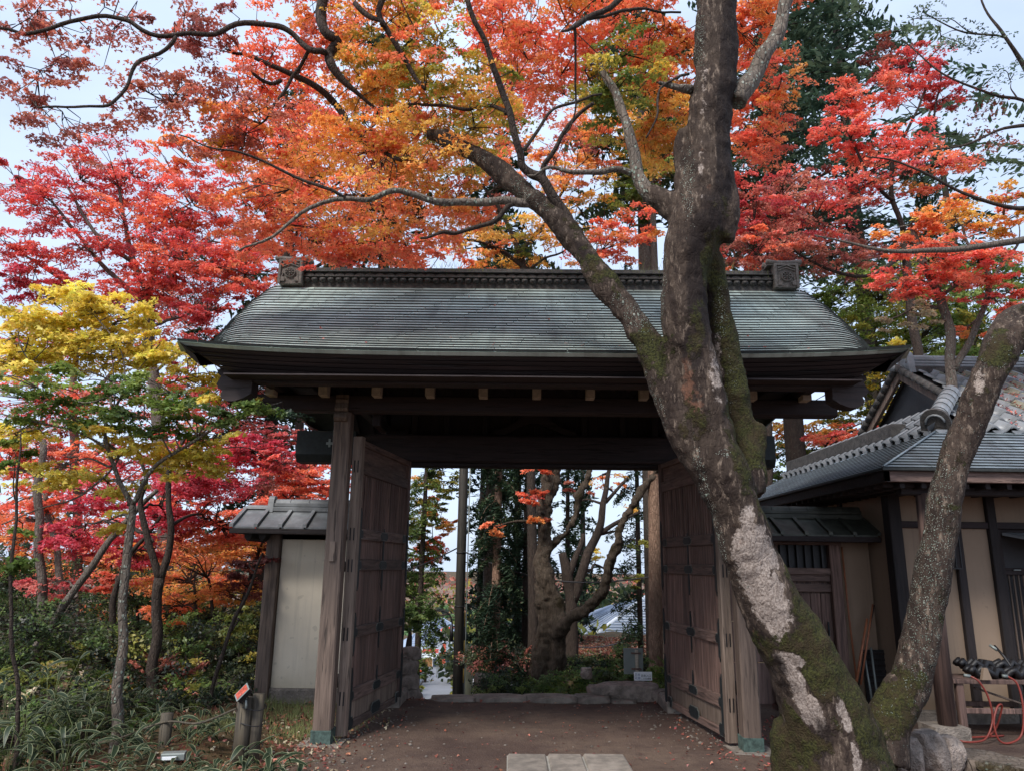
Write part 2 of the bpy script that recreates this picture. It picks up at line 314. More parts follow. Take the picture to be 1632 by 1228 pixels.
def build_hill(name, Y0, xs, hs, col):
    V = []; F_ = []; n = 90
    X = np.linspace(xs[0], xs[-1], n); H = np.interp(X, xs, hs)+np.array([mnoise.fractal(Vector((x*.03, Y0*.1, 0)), 1, 2, 5) for x in X])*3
    for j in range(14):
        t = j/13
        for i in range(n): V.append((X[i], Y0+t*120, -32+(H[i]+32)*math.sin(t*math.pi*.62)/1.0+mnoise.noise(Vector((X[i]*.15, t*9, 2)))*1.6))
    i = (np.arange(13)[:, None]*n+np.arange(n-1)[None, :]).ravel(); idx = np.c_[i, i+1, i+n+1, i+n].ravel()
    o = link(name, npmesh(name, np.array(V), 4, idx, col, smooth=True)); o['kind'] = 'structure'
build_hill('hill', 420, [-700, -150, -60, 0, 120, 700], [-14, -13, -12, -15, -12, -8], plain('autumn_hill', lin((120, 98, 84)), .95, .35, .12, 0, 1, 1.5))
# ------------------------------------------------------------------ the gate (local frame: x along the gate, y away from the camera)
GX, GY, GYAW = .26, 7.22, math.radians(-.9)
gate = empty('temple_gate', (GX, GY, 0), GYAW, 'wooden temple gate with copper-shingled roof and open double doors', 'gate')
def zc(t): return 3.315+1.46*(.74*t+.26*t*t)
def roof_pt(x, t, lift=0.0):
    ax = abs(x); a = float(np.interp(t, (0, .1, .38, .64, .83, 1), (2.36, 2.50, 2.78, 2.97, 3.04, 3.02))); D = .27*t+.57*t*t+.10*float(sm(0, .06, t))
    s = min(1, max(0, (ax-a)/.38)); p = 2.1; drop = D*(1-max(0, 1-s**p*.998)**(1/p))
    return (x, -1.3+2.3*t, zc(t)-drop+.07*(ax/3.06)**4*(1-t)**2+lift)
def Wv(t): return 3.06+.46*t**1.1
def build_roof():
    # base shell (front, back) under the shingles
    n = 60; tt = np.linspace(0, 1, 18); mb = MB()
    for sgn in (1, -1):
        vs = []
        for t in tt:
            for i in range(n+1):
                x = -Wv(t)+2*Wv(t)*i/n; p = roof_pt(x, t); y = p[1] if sgn == 1 else 2.0-p[1]
                vs.append((p[0], y, p[2]-.012))
        fs = [(j*(n+1)+i, j*(n+1)+i+1, (j+1)*(n+1)+i+1, (j+1)*(n+1)+i) for j in range(17) for i in range(n)]
        mb.add(vs, fs if sgn == 1 else [f[::-1] for f in fs], 0, True)
    roof = mb.build('roof', M['copper'], gate)
    rows = 25; shift = 0
    for r in range(rows):
        t0, t1 = (r/rows)**.93, ((r+1)/rows)**.93; w = Wv(t0)
        shift = (shift+.085) % .62; cuts = [-w]; x = -w+shift+.1
        while x < w-.12: cuts.append(x+random.uniform(-.03, .03)); x += .62
        cuts.append(w)
        for a, b in zip(cuts[:-1], cuts[1:]):
            m = max(2, int((b-a)/.045) if max(abs(a), abs(b)) > 2.3 else 2)
            vs = []; k = Wv(t1)/w; jz = random.uniform(-.0015, .0015)
            g = .0025
            for i in range(m+1):
                x = a+g+(b-a-2*g)*i/m; x0 = x; x1 = x*(k if abs(x) > 2.3 else 1)
                p0 = roof_pt(x0, t0); p1 = roof_pt(x1, min(1, t1+.006))
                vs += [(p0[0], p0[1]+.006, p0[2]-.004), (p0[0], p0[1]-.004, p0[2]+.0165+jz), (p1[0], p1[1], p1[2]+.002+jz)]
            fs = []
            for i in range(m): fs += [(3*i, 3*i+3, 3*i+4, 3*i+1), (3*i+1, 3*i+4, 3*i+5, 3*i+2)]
            mb = MB().add(vs, fs); mb.m = [1, 0]*m; mb.build('copper_shingle', [M['copper'], M['seam_shade']], roof)
    # verge boards and soffit
    for s in (-1, 1):
        vs = []
        for t in np.linspace(0, 1, 14):
            p = roof_pt(s*Wv(t), t); vs += [(p[0], p[1], p[2]-.0), (p[0]-s*.16, p[1]+.03, p[2]-.13)]
        for t in np.linspace(1, 0, 14)[1:]:
            p = roof_pt(s*Wv(t), t); vs += [(p[0], 2-p[1], p[2]), (p[0]-s*.16, 2-p[1]-.03, p[2]-.13)]
        fs = [(2*i, 2*i+2, 2*i+3, 2*i+1) for i in range(len(vs)//2-1)]; MB().add(vs, fs).build('verge_board', M['fascia'], roof)
    vs = []; ts = list(np.linspace(0, 1, 8)); 
    prof = [(-1.02+2.02*t, zc(t)-.105-.1*t) for t in ts]+[(2-(-1.02+2.02*t), zc(t)-.105-.1*t) for t in ts[::-1][1:]]
    for x in np.linspace(-2.66, 2.66, 9): vs += [(x, y, z) for y, z in prof]
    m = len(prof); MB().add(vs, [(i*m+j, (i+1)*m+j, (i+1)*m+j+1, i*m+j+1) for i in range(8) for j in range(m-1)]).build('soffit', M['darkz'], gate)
    for i in range(27):                       # rafters under the soffit
        x = -2.6+5.2*i/26; mb = MB()
        for (y0, z0), (y1, z1) in zip(prof[:-1], prof[1:]): mb.add([(x-.03, y0, z0-.005), (x+.03, y0, z0-.005), (x+.03, y1, z1-.005), (x-.03, y1, z1-.005), (x-.03, y0, z0-.06), (x+.03, y0, z0-.06), (x+.03, y1, z1-.06), (x-.03, y1, z1-.06)], [(4, 5, 6, 7), (0, 3, 7, 4), (1, 5, 6, 2), (0, 4, 5, 1), (3, 2, 6, 7)])
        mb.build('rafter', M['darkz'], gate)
    # layered front eave: six stepped boards running round three sides
    nb = 6
    for sgn in (1, -1):
        for b in range(nb):
            f0, f1 = b/nb, (b+1)/nb; vs = []
            def ring(f, out):
                w = 3.05-.36*f**1.15-out; yy = -1.30+.20*f+out; z = 3.305-.185*f; pts = []
                for x in np.linspace(-w, w, 25):
                    pts.append((x, yy if sgn == 1 else 2-yy, z+.07*(abs(x)/3.06)**4+.03*f*(abs(x)/3.06)**6))
                return pts
            o0 = .0 if b == 0 else .006
            top = ring(f0, o0); bot = ring(f1-.035, o0+.012); inn = ring(f1-.035, .06)
            vs = top+bot+inn; n = 25
            fs = [(i, n+i, n+i+1, i+1) for i in range(n-1)]+[(n+i, 2*n+i, 2*n+i+1, n+i+1) for i in range(n-1)]
            # side returns towards the back
            back = []
            for side in (0, n-1):
                x, y, z = top[side]; xb, yb, zb = bot[side]; k = len(vs); e = 1.1 if sgn == 1 else -1.1
                vs += [(x, y, z), (xb, yb, zb), (x, y+e, z+.0), (xb, yb+e, zb+.0)]; fs.append((k, k+1, k+3, k+2))
            MB().add(vs, fs).build('eave_board', M['fascia'] if b else M['copper'], gate)
    # soffit between eave boards and purlin
    for y0, y1 in ((-1.2, -1.02), (3.02, 3.2)): MB().box(-2.68, 2.68, y0, y1, 3.118, 3.13).build('eave_soffit', M['darkx'], gate)
build_roof()
def build_ridge():
    H = 2.74; yr = 1.0; zb = 4.775
    base = MB().box(-H, H, yr-.10, yr+.10, zb-.1, zb+.25).build('ridge', M['oldtile'], gate)
    n = 58
    disc = MB().cyl((0, -.115, 0), (0, .02, 0), .036, .036, 10).cyl((0, -.122, 0), (0, -.114, 0), .022, .022, 8).mesh('ridge_disc', M['oldtile'])
    for i in range(n):
        o = link('round_tile_end', disc, base); o.location = (-H+.05+(2*H-.1)*i/(n-1), yr-.03, zb+.035)
    for z0, z1, d in ((zb+.075, zb+.09, .155), (zb+.155, zb+.17, .16)):
        MB().bbox(-H, H, yr-d, yr+d, z0, z1, .004).build('ridge_course', M['oldtile'], base)
    pts = []; m = 46
    scal = MB()
    for i in range(m):     # upturned half-round course
        x0 = -H+.02+(2*H-.04)*i/m; w = (2*H-.04)/m; arc = [(x0+w/2+w/2*math.cos(a), zb+.094+.05*math.sin(a)) for a in np.linspace(0, math.pi, 7)]
        scal.prism(arc, 'y', yr-.135, yr+.135)
    scal.build('wave_tile_course', M['oldtile'], base)
    k = 19; L = 2*H/k
    cap = []
    for i in range(k):
        mb = MB(); x0 = -H+i*L; dz = random.uniform(-.006, .006)
        arc = [(yr+.10*math.cos(a), zb+.17+dz+.062*math.sin(a)) for a in np.linspace(0, math.pi, 9)]
        mb.prism(arc, 'x', x0+.002, x0+L-.004)
        arc = [(yr+.108*math.cos(a), zb+.17+dz+.07*math.sin(a)) for a in np.linspace(0, math.pi, 9)]; mb.prism(arc, 'x', x0+L-.05, x0+L-.012)
        if i % 2 == 0: mb.box(x0+L*.5-.012, x0+L*.5+.012, yr-.02, yr+.02, zb+.22, zb+.262+dz)
        mb.build('ridge_cap_tile', M['oldtile'], base)
    base.scale = (1, 1, .76); base.location.z = zb*.24-.012
    for s in (-1, 1):
        x0 = s*(H-.01); X = lambda a, b: (min(x0+s*a, x0+s*b), max(x0+s*a, x0+s*b))
        a, b = X(0, .27); cx = (a+b)/2; yf = yr-.22; o = MB()
        o.bbox(a, b, yf+.02, yr+.2, zb-.05, zb+.27, .01)
        e = MB().add([], []); orn = o.build('ridge_end_ornament', M['ornament'], gate); orn.scale = (1, 1, .9); orn.location.z = zb*.1-.02
        fr = MB(); fr.bbox(a-.004, a+.028, yf-.0, yf+.03, zb-.05, zb+.27, .004).bbox(b-.028, b+.004, yf, yf+.03, zb-.05, zb+.27, .004).bbox(a, b, yf+.001, yf+.03, zb+.245, zb+.275, .004)
        fr.prism([(cx-.1, zb+.20), (cx, zb+.245), (cx+.1, zb+.20), (cx+.1, zb+.215), (cx, zb+.262), (cx-.1, zb+.215)], 'y', yf, yf+.03)
        fr.prism([(cx-.1, zb+.17), (cx, zb+.21), (cx+.1, zb+.17), (cx+.1, zb+.182), (cx, zb+.224), (cx-.1, zb+.182)], 'y', yf+.004, yf+.03)
        for q in (-1, 1): fr.prism([(cx+q*.06, zb-.02), (cx+q*.105, zb-.02), (cx+q*.1, zb+.05), (cx+q*.075, zb+.09), (cx+q*.085, zb+.045), (cx+q*.055, zb+.02)], 'y', yf+.002, yf+.03)
        fr.build('carved_frame', M['ornament'], orn)
        cr = MB(); zc_ = zb+.095; R = .058; ring = [(cx+R*math.cos(t), yf+.004, zc_+R*math.sin(t)) for t in np.linspace(0, 2*math.pi, 25)]
        cr.tube(ring, .0085, 6, cap=False); cr.cyl((cx, yf+.02, zc_), (cx, yf-.006, zc_), .014, .012, 8)
        for q in range(8):
            t = q*math.pi/4; cr.tube([(cx+.014*math.cos(t), yf+.002, zc_+.014*math.sin(t)), (cx+.036*math.cos(t), yf-.002, zc_+.036*math.sin(t)), (cx+.052*math.cos(t), yf+.004, zc_+.052*math.sin(t))], [.004, .009, .005], 5)
        cr.build('wheel_crest', M['ornament'], orn)
        rl = MB(); r0, r1 = X(-.07, .33); n_ = 9
        path = [(r0+(r1-r0)*i/n_, yr-.16, zb+.30+.02*(abs(2*i/n_-1))**2) for i in range(n_+1)]; rl.tube(path, .032, 10)
        rl.tube([(p[0], yr-.02, p[2]+.01) for p in path], .04, 10); rl.box(min(r0, r1)+.01, max(r0, r1)-.01, yr-.17, yr+.14, zb+.27, zb+.30)
        rl.build('cap_roll', M['ornament'], orn)
build_ridge()
def build_frame():
    for s in (-1, 1):
        x = s*1.925
        p = MB().bbox(x-.082, x+.082, -.085, .085, .10, 3.03, .014).build('pillar', M['pillar'], gate); tag(p, 'square weathered front pillar on a green copper shoe')
        MB().prism([(x-.09, -.093), (x+.09, -.093), (x+.09, .093), (x-.09, .093)], 'z', .0, .125).prism([(x-.092, -.095), (x+.092, -.095), (x+.092, .095), (x-.092, .095)], 'z', .112, .122).build('copper_shoe', M['patina'], p)
        MB().bbox(x-.19, x+.19, -.19, .19, -.12, .012, .02).build('footing_stone', M['stone'], gate)
        prof = [(-.10, 3.2), (-.10, 3.17), (-.115, 3.15), (-.105, 3.12), (-.12, 3.09), (-.135, 3.06), (-.12, 3.035), (-.10, 3.03), (-.135, 3.0), (-.15, 2.965), (-.13, 2.94), (-.085, 2.93), (-.085, 3.2)]
        MB().prism(prof, 'x', x-.07, x+.055).build('carved_bracket', M['stile'], gate)
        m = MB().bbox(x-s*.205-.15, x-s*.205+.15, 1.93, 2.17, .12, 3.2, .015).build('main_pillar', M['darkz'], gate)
        MB().bbox(x-s*.2-.22, x-s*.2+.22, 1.7, 2.35, -.1, .125, .03).build('base_stone', M['stone'], gate)
        for z in (1.5, .42): MB().bbox(x-.03, x+.03, .08, 1.95, z, z+.1, .006).build('tie_beam', M['darkz'], gate)
        MB().bbox(x-.05, x+.05, .1, 3.0, 3.2, 3.32, .01).build('cross_beam', M['darkz'], gate)
        MB().bbox(x-.05, x+.05, .3, 1.8, 3.34, 3.55, .01).build('gable_tie', M['darkz'], gate)
        MB().bbox(x-.28*s-.04, x-.28*s+.04, .2, .28, 2.95, 3.25).build('strut', M['darkz'], gate)
    # front beam, purlin, arms
    MB().bbox(-2.92, 2.93, -.083, .083, 3.04, 3.205, .014).build('front_beam', M['darkx'], gate)
    MB().bbox(-2.92, 2.93, 1.97, 2.13, 3.45, 3.6, .014).build('rear_beam', M['darkx'], gate)
    MB().bbox(-2.50, 2.50, -1.0, -.86, 3.095, 3.215, .012).build('eave_purlin', M['darkx'], gate)
    MB().bbox(-2.80, 2.80, .93, 1.07, 4.3, 4.5, .012).build('ridge_beam', M['darkx'], gate)
    for s in (-1, 1):
        pr = [(2.5, 3.215), (2.80, 3.215), (2.805, 3.17), (2.78, 3.15), (2.79, 3.12), (2.81, 3.08), (2.79, 3.04), (2.755, 3.02), (2.77, 2.99), (2.755, 2.955), (2.71, 2.93), (2.64, 2.93), (2.56, 2.96), (2.5, 3.0)]
        MB().prism([(s*a, b) for a, b in pr], 'y', -1.01, -.85).build('carved_beam_nose', M['fascia'], gate)
        MB().bbox(s*2.58-.05, s*2.58+.05, -.86, 1.0, 3.22, 3.3, .01).build('gable_arm', M['darkz'], gate)
        MB().bbox(min(s*2.3, s*2.7), max(s*2.3, s*2.7), .1, 1.0, 3.31, 3.4, .01).build('bracket_block', M['darkz'], gate)
    for i in range(11):
        x = -.015+(i-5)*.522; a = MB().bbox(x-.04, x+.04, -.086, .5, 3.208, 3.305, .006).build('rafter_arm', M['darkz'], gate)
        MB().bbox(x-.042, x+.042, -.215, -.088, 3.17, 3.29, .004).build('pale_end', M['endgrain'], a)
    # main lintel with copper clad ends
    l = MB().bbox(-2.80, 2.85, 1.80, 2.06, 2.80, 3.14, .02).build('main_lintel', M['darkx'], gate)
    for s in (-1, 1):
        x = 2.93; pr = [(1.76, 2.87), (1.82, 2.78), (2.05, 2.78), (2.1, 2.87), (2.1, 3.16), (1.76, 3.16)]
        MB().prism(pr, 'x', min(s*2.2, s*x), max(s*2.2, s*x)).build('lintel_end_cladding', M['iron'], gate)
        MB().box(s*2.52-.04, s*2.52+.04, 1.752, 1.762, 2.99, 3.02).box(s*2.52-.012, s*2.52+.012, 1.751, 1.763, 2.96, 3.06).build('crest_nail', M['greymetal'], gate)
    MB().bbox(-1.55, 1.55, 1.84, 2.0, 2.745, 2.80, .01).build('door_head', M['darkx'], gate)
    # boarded infill above the lintel
    for i in range(14):
        x = -1.82+3.64*i/14; MB().box(x+.004, x+.256, 2.0, 2.03, 3.14, 3.9).build('infill_board', M['darkz'], gate)
    for x in (-1.5, -1.1, -.62, .62, 1.1, 1.5): MB().bbox(x-.035, x+.035, 1.9, 1.98, 3.14, 3.5, .006).build('infill_stud', M['darkz'], gate)
    fl = [(-.55, 3.14), (-.5, 3.2), (-.34, 3.25), (-.2, 3.34), (-.1, 3.44), (.1, 3.44), (.2, 3.34), (.34, 3.25), (.5, 3.2), (.55, 3.14), (.36, 3.16), (.2, 3.24), (.06, 3.3), (-.06, 3.3), (-.2, 3.24), (-.36, 3.16)]
    MB().prism(fl, 'y', 1.86, 1.96).build('frog_leg_strut', M['darkx'], gate)
    # small plate on the left pillar, lock box and broom behind it
    MB().bbox(-1.955, -1.905, -.11, -.086, 1.60, 1.78, .004).build('small_wood_plate', M['stile'], gate)
build_frame()
def build_door(s):
    hx, hy = s*1.545, 1.86; fx, fy = s*1.80, .11
    d = Vector((fx-hx, fy-hy, 0)); Lf = d.length; ang = math.atan2(d.y, d.x)
    D = empty('door_leaf', (hx, hy, 0), ang); D.parent = gate
    # local: x along leaf 0..Lf ; visible (inner) face: towards the passage
    q = 1 if s == -1 else -1             # +y local side that faces the passage
    def Y(a, b): a, b = q*a, q*b; return min(a, b), max(a, b)
    def part(name, mb, mat): return mb.build(name, M[mat], D)
    y0, y1 = Y(-.045, .02)
    z0, z1 = .06, 2.80
    part('free_stile', MB().bbox(Lf-.085, Lf, *Y(-.05, .05), z0-.02, z1+.02, .008), 'stile')
    for zz in (2.52, 1.86, 1.56, .93, .36):
        for o in (-.018, .018): part('mortise_slot', MB().box(Lf-.001, Lf+.003, o-.006, o+.006, zz-.06, zz+.06), 'black')
    part('hinge_stile', MB().bbox(0, .10, *Y(-.05, .035), z0, z1, .008), 'door')
    part('middle_stile', MB().bbox(Lf*.5-.035, Lf*.5+.035, *Y(-.03, .022), .30, 1.92, .006), 'door')
    rails = [(z0, .13), (.30, .42), (.88, .985), (1.51, 1.62), (1.81, 1.92), (2.46, 2.58), (2.74, z1)]
    for a, b in rails: part('rail', MB().bbox(.10, Lf-.085, *Y(-.04, .03), a, b, .006), 'doorx')
    def panels(x0, x1, za, zb, n, mat, name='panel_board'):
        for i in range(n):
            w = (x1-x0)/n; jy = random.uniform(-.003, .003); part(name, MB().bbox(x0+w*i+.002, x0+w*(i+1)-.002, *Y(-.02+jy, .002+jy), za, zb, .003), mat)
    mL, mR = Lf*.5-.035, Lf*.5+.035
    panels(.10, Lf-.085, 2.58, 2.74, 1, 'doorx')
    part('panel_board', MB().bbox(.1, Lf-.085, *Y(-.03, -.012), 1.92, 2.46, .003), 'door')
    n = 22
    for i in range(n):
        x = .12+(Lf-.225)*(i+.5)/n; part('slat', MB().bbox(x-.017, x+.017, *Y(-.011, .012), 1.922, 2.458, .004), 'door')
    for (a, b) in ((.10, mL), (mR, Lf-.085)):
        panels(a, b, 1.62, 1.81, 1, 'door'); panels(a, b, .985, 1.51, 3, 'door'); panels(a, b, .42, .88, 3, 'door')
    part('bottom_board', MB().bbox(.10, Lf-.085, *Y(-.02, .008), .13, .30, .004), 'stile')
    # iron fittings on the passage face
    yo, yi = .0365, .0245
    def plate(cx, cz, w, h, yb=.031):
        pts = []
        for a, b in ((-1, .55), (-.82, .62), (-.74, 1), (.74, 1), (.82, .62), (1, .55), (1, -.55), (.82, -.62), (.74, -1), (-.74, -1), (-.82, -.62), (-1, -.55)): pts.append((cx+a*w/2, cz+b*h/2))
        lo, hi = Y(yb, yb+.007); part('iron_plate', MB().prism(pts, 'y', lo, hi), 'iron')
        lo, hi = Y(yb-.003, yb+.003); part('iron_plate_rim', MB().prism([(cx+(a-cx)*1.08, cz+(b-cz)*1.16) for a, b in pts], 'y', lo, hi), 'rim')
    def spear(cx, za, zb, w=.045, yb=.024):
        zm = (za+zb)/2; pts = [(cx-w/2, za+.05), (cx-w*.2, za+.03), (cx, za), (cx+w*.2, za+.03), (cx+w/2, za+.05), (cx+w/2, zb-.05), (cx+w*.2, zb-.03), (cx, zb), (cx-w*.2, zb-.03), (cx-w/2, zb-.05)]
        lo, hi = Y(yb, yb+.008); part('iron_strap', MB().prism(pts, 'y', lo, hi), 'iron')
    for z in (1.865, 1.565, .932, .36): plate(Lf*.5, z, .22, .075); plate(.15, z, .13, .075); plate(Lf-.15, z, .13, .075)
    plate(Lf*.5, .145, .26, .10); plate(.16, .12, .12, .1); plate(Lf-.16, .12, .14, .10)
    spear(Lf*.5, 1.30, 1.95, .03); spear(Lf*.5, .72, 1.14, .03); spear(Lf*.5, .36, .55, .03); 
    for x in (.055, Lf-.115): spear(x, 1.32, 2.12, .05, .037); spear(x, .72, 1.12, .05, .037); spear(x, .07, .62, .055, .037)
    return D
tag(build_door(-1), 'left open leaf in deep shade'); tag(build_door(1), 'right open leaf with warm brown panels')
# ------------------------------------------------------------------ flanking walls
M['shadetile'] = plain('shaded_roof_tile', lin((72, 74, 66)), .6, .35, 7)  # darker copy of the roof tile, shade on the right wall roof painted in
def small_roof(root, xa, xb, ye, yr, yb, ze, zr, endL, endR, mt='tile'):
    # front pitch panels with battens, back pitch, ridge roll; local frame
    n = max(3, round((xb-xa)/.27)); rf = MB().add([(xa, ye, ze), (xb, ye, ze), (xb-.0, yr, zr), (xa+.0, yr, zr), (xa, yb, ze), (xb, yb, ze)], [(0, 1, 2, 3), (3, 2, 5, 4)]).build('roof', M[mt], root)
    dy, dz = yr-ye, zr-ze
    for i in range(n):
        a = xa+(xb-xa)*i/n; b = xa+(xb-xa)*(i+1)/n; l = .006
        MB().add([(a+.01, ye-.01, ze+l), (b-.01, ye-.01, ze+l), (b-.01, yr, zr+l), (a+.01, yr, zr+l), (a+.01, ye-.01, ze-.02), (b-.01, ye-.01, ze-.02)], [(0, 1, 2, 3), (4, 5, 1, 0)]).build('roof_sheet', M[mt], rf)
    for i in range(n+1):
        a = xa+(xb-xa)*i/n; w = .022
        MB().add([(a-w, ye-.03, ze+.002), (a+w, ye-.03, ze+.002), (a+w, yr, zr+.002), (a-w, yr, zr+.002), (a-w, ye-.03, ze+.04), (a+w, ye-.03, ze+.04), (a+w, yr, zr+.035), (a-w, yr, zr+.035)], [(4, 5, 6, 7), (0, 1, 5, 4), (0, 4, 7, 3), (1, 2, 6, 5)]).build('roof_batten', M[mt], rf)
    MB().bbox(xa-.02, xb+.02, ye-.02, ye+.01, ze-.075, ze-.012, .006).build('eave_fascia', M['darkx'], root)
    MB().box(xa, xb, ye, yb, ze-.07, ze-.05).build('eave_soffit', M['darkx'], root)
    x0, x1 = xa+(.32 if endL else .0), xb-(.32 if endR else 0)
    rd = MB().bbox(x0, x1, yr-.09, yr+.09, zr-.03, zr+.025, .006).bbox(x0, x1, yr-.075, yr+.075, zr+.028, zr+.075, .006).build('ridge', M[mt], root)
    k = max(3, round((x1-x0)/.22))
    for i in range(k):
        u0 = x0+(x1-x0)*i/k; u1 = x0+(x1-x0)*(i+1)/k
        MB().prism([(yr+.055*math.cos(t), zr+.077+.05*math.sin(t)) for t in np.linspace(0, math.pi, 8)], 'x', u0+.003, u1-.003).build('ridge_tile', M[mt], rd)
    for e, xx, sg in ((endL, x0, -1), (endR, x1, 1)):
        if e:
            arc = [(yr+.08*math.cos(t), zr+.09+.075*math.sin(t)) for t in np.linspace(0, math.pi, 9)]+[(yr-.1, zr-.04), (yr+.1, zr-.04)]
            MB().prism(arc, 'x', xx-.035, xx+.035).build('ridge_end_tile', M[mt], rd)
            MB().prism([(yr+.05*math.cos(t), zr+.0+.05*math.sin(t)) for t in np.linspace(0, math.pi, 8)], 'x', min(xx, xx+sg*.3), max(xx, xx+sg*.3)).build('low_ridge_tile', M[mt], rd)
def left_wall():
    w = empty('plaster_wall', (0, 0, 0), 0, 'white plaster side wall with tiled coping left of the gate', 'wall')
    MB().box(-2.76, -1.60, 9.20, 9.42, .16, 1.95).build('plaster_panel', M['plaster'], w)
    MB().bbox(-2.80, -1.5, 9.16, 9.46, -.1, .158, .02).build('stone_base', M['stone'], w)
    MB().bbox(-2.93, -2.765, 9.12, 9.40, -.1, 2.0, .012).build('end_post', M['pillar'], w)
    MB().bbox(-3.05, -1.5, 9.2, 9.38, 1.84, 1.95, .01).build('wall_plate', M['darkx'], w)
    small_roof(w, -3.27, -1.55, 8.86, 9.3, 9.75, 1.975, 2.215, True, False)
    for x in (-3.1, -2.93): MB().prism([(x-.05, 1.905), (x+.05, 1.905), (x+.03, 1.85), (x-.01, 1.82), (x-.04, 1.86)], 'y', 8.95, 9.6).build('eave_bracket', M['darkz'], w)
left_wall()
def right_wall():
    w = empty('side_door_wall', (0, 0, 0), 0, 'low tiled wall with small wooden side door behind the leaning trunk', 'wall')
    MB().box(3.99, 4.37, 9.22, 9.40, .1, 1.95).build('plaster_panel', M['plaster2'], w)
    for a, b in ((2.2, 2.36), (3.12, 3.24), (3.86, 3.99)): MB().bbox(a, b, 9.14, 9.36, -.05, 1.92, .01).build('door_post', M['door'], w)
    MB().bbox(2.2, 4.0, 9.12, 9.34, 1.87, 1.97, .01).build('door_lintel', M['doorx'], w)
    MB().bbox(3.24, 3.86, 9.16, 9.3, 1.52, 1.60, .008).build('transom', M['doorx'], w)
    for i in range(6): MB().bbox(3.28+i*.1, 3.31+i*.1, 9.2, 9.24, 1.6, 1.87, .004).build('transom_bar', M['black'], w)
    MB().box(3.24, 3.86, 9.25, 9.27, 1.6, 1.87).build('shade_backing', M['black'], w)  # black sheet added to stand in for the darkness behind the transom bars
    d = MB().box(3.24, 3.86, 9.24, 9.27, .08, 1.52).build('side_door', M['door'], w)
    for i in range(5): MB().bbox(3.245+i*.1235, 3.363+i*.1235, 9.215, 9.238, .3, 1.3, .004).build('door_board', M['door'], d)
    for z in (.1, .28, 1.32, 1.44): MB().bbox(3.24, 3.86, 9.19, 9.235, z, z+.09, .006).build('door_rail', M['doorx'], d)
    MB().bbox(3.78, 3.80, 9.17, 9.19, .82, .98, .004).build('door_handle', M['iron'], d)
    for i in range(4): MB().bbox(2.36, 3.12, 9.24, 9.27, .05+i*.46, .5+i*.46, .006).build('wall_board', M['door'], w)
    small_roof(w, 2.35, 4.33, 8.86, 9.3, 9.75, 1.975, 2.215, False, False, 'shadetile')
    MB().tube([(4.02, 9.16, 1.85), (4.03, 9.15, 1.0), (4.05, 9.12, .0)], .012, 6).build('drain_pipe', M['bamboo'], w)
right_wall()
